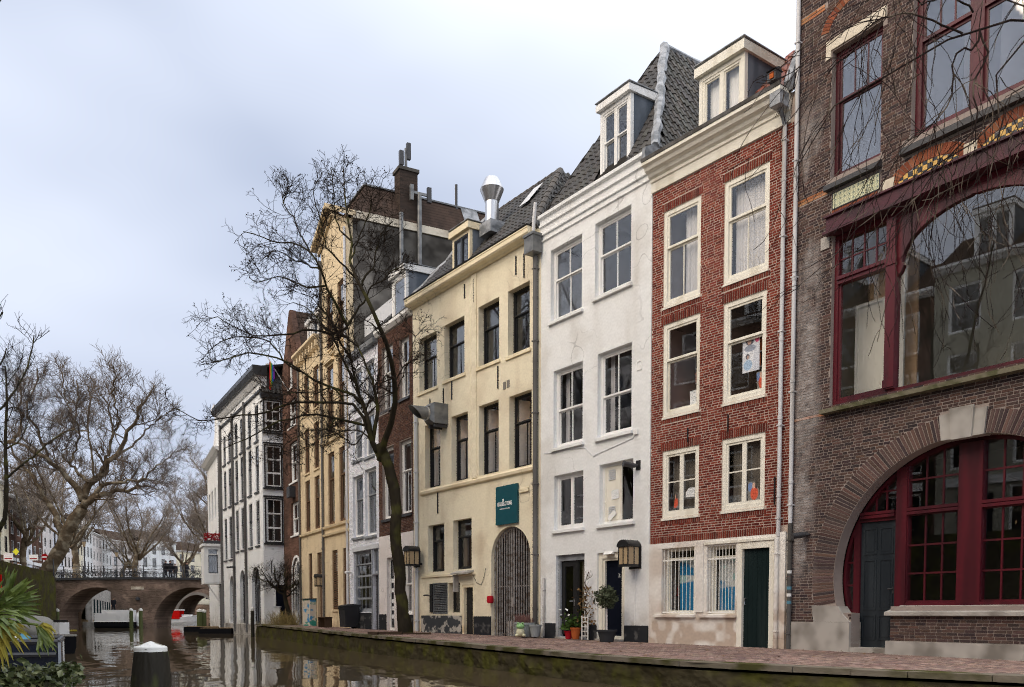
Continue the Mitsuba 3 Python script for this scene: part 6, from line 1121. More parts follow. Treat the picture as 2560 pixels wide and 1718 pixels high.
NEAR_LIMBS = [[(5.16, 9.0, 6.69), (4.78, 9.02, 6.68), (4.64, 9.04, 6.62), (4.48, 9.07, 6.6), (4.28, 9.05, 6.49), (4.03, 9.07, 6.43), (3.79, 9.11, 6.25), (3.61, 9.11, 6.06), (3.32, 9.13, 5.97), (3.07, 9.17, 5.71), (2.91, 9.21, 5.39)], [(5.16, 9.0, 6.76), (4.94, 9.0, 6.88), (4.61, 8.99, 6.96), (4.54, 8.98, 6.74), (4.58, 8.94, 6.57)], [(5.16, 9.0, 6.67), (5.06, 9.08, 6.52), (4.92, 9.07, 6.4), (4.82, 9.06, 6.12), (4.88, 9.04, 5.9), (4.72, 9.01, 5.58), (4.35, 8.97, 5.39), (3.94, 8.78, 4.88), (3.67, 8.7, 4.64)], [(4.62, 9.0, 6.58), (4.51, 8.98, 6.39), (4.39, 8.97, 6.36), (4.35, 8.99, 6.21), (4.36, 9.05, 5.96), (4.2, 9.02, 5.72), (3.93, 9.01, 5.54)], [(5.18, 9.0, 6.19), (4.94, 8.96, 5.98), (4.82, 8.88, 5.64), (4.71, 8.82, 5.32), (4.62, 8.79, 4.97)], [(4.45, 9.0, 6.56), (4.15, 9.06, 6.73), (3.88, 9.16, 6.86), (3.59, 9.14, 6.72), (3.41, 9.11, 6.47), (3.18, 9.14, 6.27)], [(5.19, 9.0, 5.71), (5.0, 9.0, 5.54), (4.93, 9.01, 5.2), (4.83, 9.01, 4.82), (4.95, 8.96, 4.43)], [(4.55, 9.0, 6.76), (4.29, 8.93, 6.87), (3.92, 8.81, 6.75), (3.59, 8.68, 6.79)], [(4.61, 9.0, 6.6), (4.68, 8.97, 6.34), (4.54, 8.95, 6.01), (4.55, 8.86, 5.63), (4.42, 8.84, 5.43), (4.22, 8.87, 5.22), (4.19, 8.87, 4.92)]]

# ------------------------------------------------------------------ trees
def batch_tubes(P, R, sides=3):
    """Many polylines of equal length as thin tubes: P (n, k, 3), R (n, k)."""
    n, k, _ = P.shape; t = np.gradient(P, axis=1); t /= np.linalg.norm(t, axis=2, keepdims=True) + 1e-9
    ref = np.where(np.abs(t[..., 2:]) < .85, [0, 0, 1.0], [1.0, 0, 0]); a = np.cross(t, ref); a /= np.linalg.norm(a, axis=2, keepdims=True) + 1e-9; b = np.cross(t, a)
    w = np.arange(sides) * 2 * np.pi / sides
    v = P[:, :, None] + R[:, :, None, None] * (np.cos(w)[None, None, :, None] * a[:, :, None] + np.sin(w)[None, None, :, None] * b[:, :, None])
    i, j = np.meshgrid(np.arange(k - 1), np.arange(sides), indexing='ij'); q = np.stack([i * sides + j, i * sides + (j + 1) % sides, (i + 1) * sides + (j + 1) % sides, (i + 1) * sides + j], -1).reshape(-1, 4)
    f = np.vstack([q[:, [0, 1, 2]], q[:, [0, 2, 3]]]); f = (f[None] + np.arange(n)[:, None, None] * k * sides).reshape(-1, 3)
    return v.reshape(-1, 3), f
from scipy.interpolate import PchipInterpolator
def resample(p, n):
    p = np.asarray(p, float); s = np.concatenate([[0], np.cumsum(np.linalg.norm(np.diff(p, axis=0), axis=1))]); t = np.linspace(0, s[-1], n)
    return np.column_stack([PchipInterpolator(s, p[:, i])(t) for i in range(3)])
def sprout(P, R, per, length, rng, up=.25, spread=.85, rad=.5, rmin=.004, k=5, droop=0.0, tmin=.2, curl=.22, endbias=0.0, lvar=.45, flat=None):
    """Side shoots from every polyline in P (n, k0, 3); returns their polylines and radii."""
    n, k0, _ = P.shape; m = n * per; idx = np.repeat(np.arange(n), per); t = tmin + (1 - tmin) * rng.random(m) ** (1 - endbias) ; x = t * (k0 - 1); i = np.clip(x.astype(int), 0, k0 - 2); fr_ = (x - i)[:, None]
    o = P[idx, i] * (1 - fr_) + P[idx, i + 1] * fr_; tg = P[idx, i + 1] - P[idx, i]; tg /= np.linalg.norm(tg, axis=1, keepdims=True) + 1e-9
    rnd = rng.normal(0, 1, (m, 3)); rnd -= tg * (rnd * tg).sum(1, keepdims=True); rnd /= np.linalg.norm(rnd, axis=1, keepdims=True) + 1e-9
    d = tg * (1 - spread * .55) + rnd * spread + [0, 0, up]; d /= np.linalg.norm(d, axis=1, keepdims=True)
    L = length * (1 - lvar + 2 * lvar * rng.random(m)) * (1.15 - .55 * t); st = (L / (k - 1))[:, None]
    Q = np.empty((m, k, 3)); Q[:, 0] = o; c = d.copy()
    for s in range(1, k):
        c = c + rng.normal(0, curl, (m, 3)) + [0, 0, up * .25 - droop * (1.6 - 2.6 * s / k)]; c /= np.linalg.norm(c, axis=1, keepdims=True); Q[:, s] = Q[:, s - 1] + c * st
    r0 = np.maximum((R[idx, i] * rad) * (.7 + .5 * rng.random(m)), rmin); RR = r0[:, None] * np.linspace(1, .45, k)[None]
    return Q, np.maximum(RR, rmin * .8)
def limbs_of(lists, r0s, r1=.02, k=16, wob=.0, rng=None):
    out, R = [], []
    for l, r0 in zip(lists, r0s):
        p = resample(l, k)
        if wob: p[1:-1] += rng.normal(0, wob, (k - 2, 3))
        out.append(p); R.append(r0 + (r1 - r0) * np.linspace(0, 1, k) ** .75)
    return np.array(out), np.array(R)
def build_tree(name, label, trunk, tr, limbs, lr, seed, shoots, bark, twig, cat='tree', group=None, r1=.02, seeds=0, wob=.02, seed_size=.03):
    rng = np.random.default_rng(seed); k = thing(name, label, cat, group)
    if trunk is not None:
        p = resample(trunk, 18); p[1:-1] += rng.normal(0, tr[1] * .12, (16, 3)); r = np.linspace(tr[0], tr[1], 18) * rng.uniform(.94, 1.07, 18); r[0] *= 1.35; r[1] *= 1.12
        put(k, 'trunk', tube(p, r, 14), bark, smooth=True)
    P, R = limbs_of(limbs, lr, r1, 16, wob, rng)
    v = [tube(p, r, 7) for p, r in zip(P, R)]; put(k, 'limbs', join(*v), bark, smooth=True)
    ms = []; P0, R0 = P, R; tips = []
    for s in shoots:
        sides = s.pop('sides', 3); keep = s.pop('also', False); Q, RR = sprout(P0, R0, rng=rng, **s); s['sides'] = sides; s['also'] = keep
        ms.append(batch_tubes(Q, RR, sides)); tips.append(Q[:, -1])
        if keep: P0, R0 = np.concatenate([np.array([resample(p, Q.shape[1]) for p in P0]), Q]), np.concatenate([np.tile(R0[:, -1:], (1, Q.shape[1])) * 0 + R0[:, :1] * .35, RR])
        else: P0, R0 = Q, RR
    put(k, 'crown', join(*ms), twig, kind='stuff')
    if seeds:
        tp = np.concatenate(tips[-2:]); tp = tp[rng.permutation(len(tp))[:seeds]]; o = np.array([(1, 0, 0), (-1, 0, 0), (0, 1, 0), (0, -1, 0), (0, 0, 1), (0, 0, -1.0)]); of = np.array([(0, 2, 4), (2, 1, 4), (1, 3, 4), (3, 0, 4), (2, 0, 5), (1, 2, 5), (3, 1, 5), (0, 3, 5)])
        tp = np.concatenate([tp + rng.normal(0, .035, tp.shape) for _ in range(3)]); v = tp[:, None] + o[None] * (seed_size * (.6 + .8 * rng.random((len(tp), 1, 1)))) * rng.uniform(.6, 1.3, (len(tp), 6, 1))
        put(k, 'seed_clusters', (v.reshape(-1, 3), (of[None] + np.arange(len(tp))[:, None, None] * 6).reshape(-1, 3)), twig, kind='stuff')
    return k
nL = len(BIG_LIMBS); lr = [.07, .065, .065, .11, .06, .05, .05, .13, .09, .04, .045, .035, .035, .035, .035, .03, .02, .045, .04, .035, .035, .035, .03, .025, .03][:nL]
build_tree('wharf_tree', 'big bare tree with forked mossy limbs and seed clusters on the wharf', BIG_TRUNK, (.22, .19), BIG_LIMBS, lr, 11,
    [dict(per=15, length=1.08, up=.14, spread=.75, rad=.48, rmin=.013, tmin=.2), dict(per=5, length=.64, up=.16, spread=.8, rad=.62, rmin=.009), dict(per=3, length=.30, up=.1, spread=.9, rad=.7, rmin=.0065, k=4)], 'bark_dark', 'twig_dark', r1=.014, seeds=1300, seed_size=.020)
mound = lathe([(0, .06), (.3, .05), (.55, .0), (.75, -.05)], 14, (-3.86, 32.0, .05)); put('wharf_tree', 'root_mound', mound, 'soil'); put('wharf_tree', 'tree_grate', boxes([(-5.1, -3.9, 31.1, 31.3, .06, .17), (-4.9, -4.7, 30.6, 31.1, .06, .15), (-3.9, -2.9, 31.45, 31.6, .06, .13)]), 'brown_board')
# small tree at the far end of the wharf
def grow(base, h, lean, n, seed, r0, spread=.9, fork=.45, up=.5):
    """A trunk and limbs that rise from it."""
    rng = np.random.default_rng(seed); b = np.array(base, float); tp = b + [lean[0], lean[1], h * fork]; mid = (b + tp) / 2 + rng.normal(0, .02 * h, 3) * [1, 1, 0]
    tr = [b, mid, tp]; L = []
    for i in range(n):
        az = 2 * np.pi * (i + rng.random() * .7) / n; s = h * (1 - fork) * rng.uniform(.75, 1.1); o = tp - [0, 0, h * fork * .28 * rng.random()]; c = np.array([math.cos(az) * spread, math.sin(az) * spread, up]); pts = [o]
        for q in range(6): c = c / np.linalg.norm(c); pts.append(pts[-1] + c * s / 6); c = c + [0, 0, .16] + rng.normal(0, .14, 3)
        L.append(pts)
    return tr, L
tr, L = grow((-12.3, 49.6, .12), 4.6, (-.55, .1), 9, 5, .12, spread=1.2, fork=.48, up=.42)
build_tree('small_tree', 'small bare tree with a slanted trunk at the far end of the wharf', tr, (.15, .09), L, [.06] * 9, 12, [dict(per=9, length=.8, up=.1, spread=.9, rad=.5, rmin=.012), dict(per=5, length=.42, up=.12, spread=.9, rad=.6, rmin=.009), dict(per=3, length=.22, rad=.7, rmin=.007, k=4)], 'bark_dark', 'twig_dark', r1=.02)
rg = np.random.default_rng(8); o = np.column_stack([rg.normal(-12.75, .45, 420), rg.normal(49.3, .3, 420), np.full(420, .12)]); Q, RR = sprout(np.stack([o, o + [0, 0, .05]], 1), np.full((420, 2), .012), 1, .75, rg, up=.9, spread=.7, rmin=.008, curl=.35); gt = thing('grass_tuft', 'tuft of dry yellow grass around the small tree at the quay corner', 'grass'); put(gt, 'blades', batch_tubes(Q, RR), 'dead_grass', kind='stuff')
# the leaning plane tree by the bridge and the thin dark one at the left edge
build_tree('plane_tree', 'big leaning plane tree with pale patched bark beside the left end of the bridge', [(-40.4, 75.2, 2.6)] + PLANE_TRUNK, (.62, .50), PLANE_LIMBS, [.36, .34, .36, .34, .24, .16, .17, .09, .13, .10, .16, .09, .09, .10, .09, .10], 13,
    [dict(per=14, length=2.6, up=.30, spread=.8, rad=.40, rmin=.028, tmin=.2), dict(per=8, length=1.35, up=.30, spread=.7, rad=.55, rmin=.018), dict(per=5, length=.75, up=.25, spread=.7, rad=.65, rmin=.013, k=4)], 'bark_plane', 'twig_plane', r1=.05, wob=.08)
build_tree('thin_tree', 'thin dark bare tree at the left edge of the picture', [(-37.0, 60.0, 3.9)] + THIN_TRUNK, (.20, .05), THIN_LIMBS, [.09, .07, .07, .05, .04, .04, .04], 14,
    [dict(per=10, length=1.5, up=.35, spread=.7, rad=.45, rmin=.015), dict(per=6, length=.8, up=.3, spread=.7, rad=.6, rmin=.010), dict(per=3, length=.5, up=.3, rad=.7, rmin=.008, k=4)], 'bark_dark', 'twig_dark', r1=.02)
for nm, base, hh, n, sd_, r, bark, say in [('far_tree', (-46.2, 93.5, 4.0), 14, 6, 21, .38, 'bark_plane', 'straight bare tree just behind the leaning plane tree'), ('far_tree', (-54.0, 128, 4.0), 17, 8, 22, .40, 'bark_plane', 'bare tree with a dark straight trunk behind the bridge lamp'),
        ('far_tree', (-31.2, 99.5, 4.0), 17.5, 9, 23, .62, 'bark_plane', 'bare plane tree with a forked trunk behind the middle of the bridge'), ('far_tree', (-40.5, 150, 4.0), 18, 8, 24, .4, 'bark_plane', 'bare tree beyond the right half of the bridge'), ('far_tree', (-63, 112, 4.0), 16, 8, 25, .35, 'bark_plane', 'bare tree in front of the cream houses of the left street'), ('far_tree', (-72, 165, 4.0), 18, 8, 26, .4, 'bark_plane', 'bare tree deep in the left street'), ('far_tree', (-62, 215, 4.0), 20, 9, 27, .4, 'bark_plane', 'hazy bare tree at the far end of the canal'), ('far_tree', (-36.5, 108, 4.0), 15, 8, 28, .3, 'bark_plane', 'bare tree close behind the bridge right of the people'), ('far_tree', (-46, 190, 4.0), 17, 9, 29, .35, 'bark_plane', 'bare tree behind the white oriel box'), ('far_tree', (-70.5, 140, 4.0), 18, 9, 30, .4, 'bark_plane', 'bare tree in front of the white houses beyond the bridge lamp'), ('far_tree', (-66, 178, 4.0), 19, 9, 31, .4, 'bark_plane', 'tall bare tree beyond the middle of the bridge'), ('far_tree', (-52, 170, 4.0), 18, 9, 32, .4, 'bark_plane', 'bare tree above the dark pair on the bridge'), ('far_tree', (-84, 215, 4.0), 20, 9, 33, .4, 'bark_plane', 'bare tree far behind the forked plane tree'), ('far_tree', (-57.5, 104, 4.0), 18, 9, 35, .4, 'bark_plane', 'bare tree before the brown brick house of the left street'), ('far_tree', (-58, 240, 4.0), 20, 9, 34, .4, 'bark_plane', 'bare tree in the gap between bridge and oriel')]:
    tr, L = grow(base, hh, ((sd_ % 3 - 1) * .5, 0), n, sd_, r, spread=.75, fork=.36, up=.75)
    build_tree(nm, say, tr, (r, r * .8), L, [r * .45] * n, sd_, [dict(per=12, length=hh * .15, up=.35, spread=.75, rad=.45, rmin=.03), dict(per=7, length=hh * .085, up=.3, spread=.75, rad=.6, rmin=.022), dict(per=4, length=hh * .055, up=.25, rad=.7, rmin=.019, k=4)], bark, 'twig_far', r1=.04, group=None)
for i, (bx, by_, hh) in enumerate([(-11.6, 7.5, 13), (-16.2, 17.5, 14), (-23.6, 31.0, 14), (-31.0, 46.5, 14)]):
    tr, L = grow((bx, by_, 4.0), hh, (.3, 0), 8, 60 + i, .28, spread=.7, fork=.36, up=.75)
    build_tree('canal_tree', ['bare tree on the left bank beside the camera', 'second bare tree along the left bank outside the picture', 'third bare tree along the left bank outside the picture', 'fourth bare tree along the left bank outside the picture'][i], tr, (.28, .22), L, [.11] * 8, 70 + i, [dict(per=10, length=1.9, up=.3, spread=.75, rad=.42, rmin=.022), dict(per=5, length=1.0, up=.25, spread=.75, rad=.55, rmin=.014)], 'bark_dark', 'twig_dark', r1=.03)
rg = np.random.default_rng(77); sel = P_[rg.permutation(len(P_))[:420]]; sel = sel[(meshkit.noise(np.column_stack([sel * .6, sel[:, :1] * 0])) > .45)]
fl_ = thing('fallen_leaves', 'scattered dry leaves lying on the clinker paving of the wharf', 'leaves'); labels[fl_]['kind'] = 'stuff'; n = len(sel); a_ = rg.uniform(0, 6.28, n); u_ = np.column_stack([np.cos(a_), np.sin(a_), rg.uniform(-.2, .2, n)]); v_ = np.column_stack([-np.sin(a_), np.cos(a_), rg.uniform(.0, .5, n)]); c_ = np.column_stack([sel + rg.normal(0, .05, (n, 2)), pz(sel[:, 1]) + .02]); s_l = rg.uniform(.02, .045, (n, 1))
k_ = 'fallen_leaves'; scene[k_] = mikit.ply((np.stack([c_ - u_ * s_l, c_ + v_ * s_l * .6, c_ + u_ * s_l, c_ - v_ * s_l * .6], 1).reshape(-1, 3), (np.array([[0, 1, 2], [0, 2, 3]])[None] + np.arange(n)[:, None, None] * 4).reshape(-1, 3)), 'dry_leaf')
# the tree whose branches hang into the picture at the top right: its trunk stands on the wharf outside the frame
nt = [[(10.6, 10.6, 3.5), (8.5, 9.8, 5.6), (6.6, 9.2, 6.6)] + NEAR_LIMBS[0], [(10.6, 10.6, 4.5), (8.2, 9.8, 6.6)] + NEAR_LIMBS[1], [(8.5, 9.8, 5.6), (6.9, 9.3, 6.5)] + NEAR_LIMBS[2], NEAR_LIMBS[3], [(10.6, 10.6, 3.2), (8.0, 9.6, 5.2)] + NEAR_LIMBS[4], NEAR_LIMBS[5], [(10.6, 10.6, 2.8), (8.0, 9.6, 4.4)] + NEAR_LIMBS[6], NEAR_LIMBS[7], NEAR_LIMBS[8]]
build_tree('overhanging_tree', 'bare tree whose dark drooping twigs hang across the top right corner', [(10.7, 10.7, -.1), (10.6, 10.6, 2), (10.5, 10.5, 4.8)], (.22, .16), nt, [.034, .034, .018, .012, .014, .011, .013, .010, .011], 31,
    [dict(per=13, length=1.9, up=-.04, spread=.7, rad=.42, rmin=.0050, droop=.22, curl=.12, k=13, tmin=.25), dict(per=2, length=.85, up=-.08, spread=.75, rad=.7, rmin=.0040, droop=.24, curl=.14, k=9)], 'twig_near', 'twig_near', r1=.005, wob=.012)

# ------------------------------------------------------------------ boats, posts
def hull(k, O, d, length, beam, z0, z1, m, deck='deck_wood', bow=.35, sheer=.15, name='hull'):
    """A hull along d: flat stern at O, pointed bow; returns its frame (x along, y across, z up)."""
    fr = Frame(O, d); n = 14; V = []
    for i in range(n):
        t = i / (n - 1); w = beam / 2 * (1 if t < 1 - bow else max(.02, math.cos((t - 1 + bow) / bow * math.pi / 2) ** .7)); zt = z1 + sheer * t * t
        V += [(t * length, -w, zt), (t * length, -w * .98, (zt + z0) / 2), (t * length, -w * .80, z0), (t * length, w * .80, z0), (t * length, w * .98, (zt + z0) / 2), (t * length, w, zt)]
    V = np.array(V); F = []
    for i in range(n - 1):
        for j in range(5): a = i * 6 + j; F += [[a, a + 1, a + 7], [a, a + 7, a + 6]]
    F += [[0, 2, 1], [0, 3, 2], [0, 5, 3], [5, 4, 3]]; put(k, name, (V, np.array(F)), m, fr=fr)
    top = V.reshape(n, 6, 3); dk = np.concatenate([top[:, 0], top[:, 5]]) - [0, 0, .06]; F = [];
    for i in range(n - 1): F += [[i, i + 1, n + i + 1], [i, n + i + 1, n + i]]
    put(k, 'deck', (dk, np.array(F)), deck, fr=fr)
    put(k, 'gunwale', join(tube(top[:, 0] + [0, 0, .01], .035, 6), tube(top[:, 5] + [0, 0, .01], .035, 6), tube([top[0, 0], top[0, 5]], .035, 6)), deck if deck != 'deck_wood' else m, fr=fr)
    return fr
b = thing('navy_boat', 'dark navy boat moored in the left foreground behind the ivy planter', 'boat'); fr = hull(b, (-5.75, 11.2), (-.90, -.43), 3.6, 1.9, -.75, .50, 'hull_navy', deck='dark_metal')
put(b, 'rubbing_strake', tube([(.02, .99, .36), (1.2, 1.0, .37), (2.4, .98, .42)], .03, 6), 'dark_metal', fr=fr); put(b, 'stern_post', boxes([(-.03, .0, .90, .96, -.7, .50)]), 'grey_paint', fr=fr)
def crumple(m, amp, f, seed=0):
    v = np.array(m[0]); d = np.stack([meshkit.fbm(v * f + s * 7.3, 3, seed + s) for s in range(3)], 1) - .5; return v + d * amp, m[1]
def lump(c, s, seed, amp=.25, f=5):
    m = trimesh.creation.icosphere(3); v = np.array(m.vertices); v[:, 2] = np.maximum(v[:, 2], -.4); return crumple((v * s + c, np.array(m.faces)), amp, f, seed)
t_ = thing('blue_tarp', 'crumpled blue tarpaulin bundle lying on the navy boat', 'tarpaulin'); put(t_, 'cover', join(lump((.55, .25, .53), (.22, .26, .07), 3), lump((.85, .1, .54), (.2, .22, .09), 8)), 'tarp_blue', fr=fr, smooth=True)
t_ = thing('sail_bag', 'pale folded cloth lying along the edge of the navy boat', 'cloth'); put(t_, 'cover', lump((.75, .72, .52), (.42, .13, .06), 5), 'paper', fr=fr, smooth=True)
b2_ = thing('covered_boat', 'small boat under a grey tarpaulin with a white outboard motor behind the navy boat', 'boat'); f2 = hull(b2_, (-15.55, 30.0), (-.90, .43), 3.4, 1.6, -.75, .05, 'hull_black', deck='tarp_grey')
put(b2_, 'tarpaulin', lump((1.5, 0, .25), (1.3, .75, .55), 11, .2, 3), 'tarp_grey', fr=f2, smooth=True)
put(b2_, 'outboard_motor', join(boxes([(-.42, -.06, -.20, .18, .12, .52)]), boxes([(-.30, -.18, -.08, .06, -.7, .119)])), 'hull_white', fr=f2); put(b2_, 'motor_cap', boxes([(-.38, -.10, -.18, .16, .521, .60)]), 'black_paint', fr=f2)
ml = thing('white_dinghy', 'white dinghy with a raised bow just left of the bridge', 'boat'); f3 = hull(ml, (-20.5, 39), (-.80, .60), 3.2, 1.5, -.75, .12, 'hull_white', deck='paper')
for i, (p, q, l_) in enumerate([((-17.6, 34.0, .15), (-16.9, 34.2, .15), 'upper greenish mooring pole lying out over the water'), ((-16.3, 31.6, -.10), (-15.6, 31.4, -.16), 'lower greenish mooring pole lying out over the water')]):
    k = thing('boat_hook', l_, 'pole'); put(k, 'shaft', tube([np.array(p) - (np.array(q) - p) * 1.6, p, q], .035, 7), 'palm_yellow')
wb = thing('white_tour_boat', 'white boat with a dark hull and a red name panel under the left arch', 'boat'); f4 = hull(wb, (-38.6, 82.2), (1, .05), 3.4, 2.0, -.8, .0, 'hull_black', deck='hull_white', bow=.1, sheer=0)
put(wb, 'cabin', join(boxes([(.05, 3.25, -.98, .98, .02, .80)]), boxes([(.65, 3.15, -.9, .9, .801, 1.10)])), 'hull_white', fr=f4); put(wb, 'name_panel', boxes([(.70, 1.85, .981, 1.02, .22, .60)]), 'maroon_paint', fr=f4); put(wb, 'number_plate', boxes([(.75, 1.75, .99, 1.04, -.26, -.08)]), 'pale_grey_paint', fr=f4)
q_ = np.random.default_rng(3); put(wb, 'lettering', boxes([(x, x + .06, 1.0205, 1.03, .34, .46) for x in np.arange(.82, 1.72, .11)]), 'letter_white', fr=f4); put(wb, 'bow_fender', lathe([(0, -.5), (.2, -.4), (.22, .5), (.1, .9), (0, .95)], 10, (3.6, .3, 0)), 'hull_white', fr=f4)
ob = thing('wooden_boat', 'open wooden boat left of the white boat under the left arch', 'boat'); hull(ob, (-44.6, 93.2), (-1, .0), 3.2, 1.5, -.8, .05, 'deck_wood', bow=.4, sheer=.25)
rb = thing('red_boat', 'red and white boat moored under the right arch', 'boat'); f5 = hull(rb, (-41.9, 106), (1, .12), 4.2, 2.0, -.8, .1, 'hull_white', deck='hull_white', bow=.4, sheer=.5)
for y_ in (-1.06, 1.0): put(rb, 'canvas_side', join(boxes([(.0, 2.1, y_, y_ + .06, .1, 1.1)]), boxes([(x, x + .04, y_ - .012, y_ - .001, .1, 1.1) for x in np.arange(.05, 2.1, .42)])), 'vivid_red', fr=f5)
put(rb, 'canopy', boxes([(-.05, 2.2, -1.08, 1.08, 1.101, 1.24)]), 'hull_white', fr=f5); put(rb, 'cabin', boxes([(2.25, 3.2, -.7, .7, .1, .62)]), 'hull_white', fr=f5)
for i, (px_, Y, w, l_) in enumerate([(510, 66, 2.6, 'dark flat float moored beside the white corner house'), (545, 60, 2.2, 'second dark float below the arched doors of the white corner house')]):
    k = thing('float', l_, 'raft'); X = (px_ - 1280) / 2200 * Y; put(k, 'deck', boxes([(X - w / 2, X + w / 2, Y - .6, Y + 1.0, -.75, -.22)]), 'hull_black'); put(k, 'plank', boxes([(X - w / 2 + .05, X + w / 2 - .05, Y - .5 + i_ * .36, Y - .2 + i_ * .36, -.219, -.18) for i_ in range(4)]), 'deck_wood')
mp = thing('mooring_post', 'thick mossy mooring post with a white pointed cap in the foreground', 'post')
po = lathe([(.17, -1.6), (.235, -.3), (.215, .1), (.185, .40), (.178, .41)], 14, (-4.11, 10, 0)); v = po[0]; v[:, :2] += (meshkit.fbm(v * [9, 9, 2.2], 3)[:, None] - .5) * .05; put(mp, 'shaft', po, 'post_wood', smooth=True)
put(mp, 'cap', lathe([(.168, .405), (.180, .408), (.180, .452), (.172, .464), (.0, .528)], 26, (-4.11, 10, 0)), 'post_cap', smooth=25); put(mp, 'nail', lathe([(0, 0), (.012, 0), (.012, .004)], 8, (-4.09, 9.82, .44)), 'black_paint')
for i, (px_, Y, zt, r, cap, l_) in enumerate([(329, 80, 1.05, .17, 1, 'left greenish post in front of the bridge pier'), (353, 80, 1.05, .17, 1, 'right greenish post in front of the bridge pier'), (145, 78, 1.0, .16, 1, 'grey post at the left foot of the bridge'), (201, 70, .9, .11, 0, 'thin dark red post in the water before the left arch'), (500, 72, .95, .22, 1, 'left one of the paired posts with white caps before the white houses'), (510, 72.3, .92, .22, 1, 'right one of the paired posts with white caps before the white houses'), (632, 51.5, 1.0, .11, 1, 'dark post with a white cap at the end of the quay'), (552, 74, .95, .2, 1, 'greenish post far right of the paired posts')]):
    k = thing('post', l_, 'post'); X = (px_ - 1280) / 2200 * Y; put(k, 'shaft', lathe([(r * 1.1, -1.6), (r, .3), (r * .95, zt)], 10, (X, Y, 0)), ('post_wood' if px_ == 632 else 'far_post') if cap else 'brown_board', smooth=40)
    if cap: put(k, 'cap', lathe([(r * 1.05, zt - .05), (r * 1.08, zt + .10), (0, zt + .22)], 10, (X, Y, 0)), 'post_cap')
ab = thing('white_standpipe', 'white utility post standing on the quay corner by the white corner house', 'post'); put(ab, 'body', boxes([(-13.75, -13.45, 51.0, 51.25, .1, 1.15)]), 'white_paint'); put(ab, 'cap', boxes([(-13.8, -13.4, 50.95, 51.3, 1.151, 1.22)]), 'pale_grey_paint')

# ------------------------------------------------------------------ foreground plants
pl = thing('planter', 'wooden planter box in the bottom left corner under the ivy', 'planter'); f6_ = Frame((-4.92, 5.84), (.86, .5)); f6 = lambda v: f6_(np.asarray(v, float) - [0, 0, .05])
for i in range(4): put(pl, 'board', boxes([(0, 1.72, -.012 + .004 * (i % 2), .03, -.15 + i * .142, -.01 + i * .142)]), 'planter_wood', fr=f6)
put(pl, 'side_board', boxes([(1.68, 1.72, .031, .7, -.15, .41)]), 'planter_wood', fr=f6); put(pl, 'soil', boxes([(.03, 1.67, .031, .7, .0, .36)]), 'soil', fr=f6)
def leaf_cloud(k, name, C, size, m, rng, fr=None, flat_=.6, kind='stuff', long=1.4):
    n = len(C); a = rng.normal(0, 1, (n, 3)) * [1, 1, flat_]; a /= np.linalg.norm(a, axis=1, keepdims=True); b = np.cross(a, rng.normal(0, 1, (n, 3))); b /= np.linalg.norm(b, axis=1, keepdims=True); s = size * rng.uniform(.6, 1.3, (n, 1)); nn_ = np.cross(a, b)
    V = np.stack([C - a * s * long * .5, C + b * s * .5 + nn_ * s * .12, C + a * s * long * .5, C - b * s * .5 + nn_ * s * .12], 1); f = np.array([[0, 1, 2], [0, 2, 3]]); f = (f[None] + np.arange(n)[:, None, None] * 4).reshape(-1, 3); return put(k, name, (V.reshape(-1, 3), f), m, fr=fr, kind=kind)
iv = thing('ivy', 'variegated ivy trailing over the wooden planter in the bottom left corner', 'plant'); rg = np.random.default_rng(5)
n = 1500; x = rg.random(n) * 1.9 - .05; C = np.column_stack([x, rg.normal(-.03, .05, n), .43 + rg.normal(0, .045, n)]); h_ = rg.random(900); C2_ = np.column_stack([1.45 + rg.normal(0, .17, 900), -.05 + rg.normal(0, .04, 900), .45 - h_ * .55]); C3_ = np.column_stack([rg.random(160) * .5, -.04 + rg.normal(0, .02, 160), .42 - rg.random(160) ** 2 * .3])
leaf_cloud(iv, 'leaves', np.vstack([C, C2_, C3_]), .045, 'ivy_leaf', rg, fr=f6); put(iv, 'stems', join(*[tube([(x0, -.03, .42), (x0 + .1, -.05, .3), (x0 + .14, -.05, .05)], .006, 5) for x0 in (1.25, 1.4, 1.52, .2)]), 'brown_board', fr=f6)
pm = thing('fan_palm', 'green fan palm with spiky leaves at the left edge of the foreground', 'plant')
def fan(k, hub, axis, upv, R, n, spread, m, seed, fold=.35, droop=.2):
    rng = np.random.default_rng(seed); axis = np.array(axis, float); axis /= np.linalg.norm(axis); side = np.cross(axis, upv); side /= np.linalg.norm(side); nrm = np.cross(side, axis)
    for i in range(n):
        a = math.radians(-spread + 2 * spread * i / (n - 1) + rng.normal(0, 3)); d = axis * math.cos(a) + side * math.sin(a); w = np.cross(nrm, d); L = R * rng.uniform(.82, 1.05); p = []
        for t, hw in ((.08, .004), (.45, .015), (.8, .011), (1.0, .0008)):
            c = np.array(hub) + d * L * t - np.array([0, 0, droop]) * L * t ** 3 + nrm * .02 * rng.normal(); p += [c - w * hw + nrm * hw * fold, c, c + w * hw + nrm * hw * fold]
        F = []
        for s in range(3):
            for q in range(2): o = s * 3 + q; F += [[o, o + 1, o + 4], [o, o + 4, o + 3]]
        put(k, 'leaf', (np.array(p), np.array(F)), m)
hub = (-3.80, 6.6, .90)
fan(pm, hub, (.80, -.1, .42), (0, -1, .2), .31, 20, 60, 'palm_leaf', 1, droop=.05); fan(pm, (-3.84, 6.5, .87), (.35, -.25, .9), (0, -1, .2), .27, 17, 55, 'palm_leaf', 2, droop=.05); fan(pm, (-3.82, 6.45, .82), (.9, -.2, -.05), (0, -.6, .8), .27, 18, 62, 'palm_leaf', 3, droop=.35); fan(pm, (-3.82, 6.5, .76), (.8, -.1, -.35), (0, -.8, .6), .26, 14, 50, 'palm_yellow', 4, droop=.5)
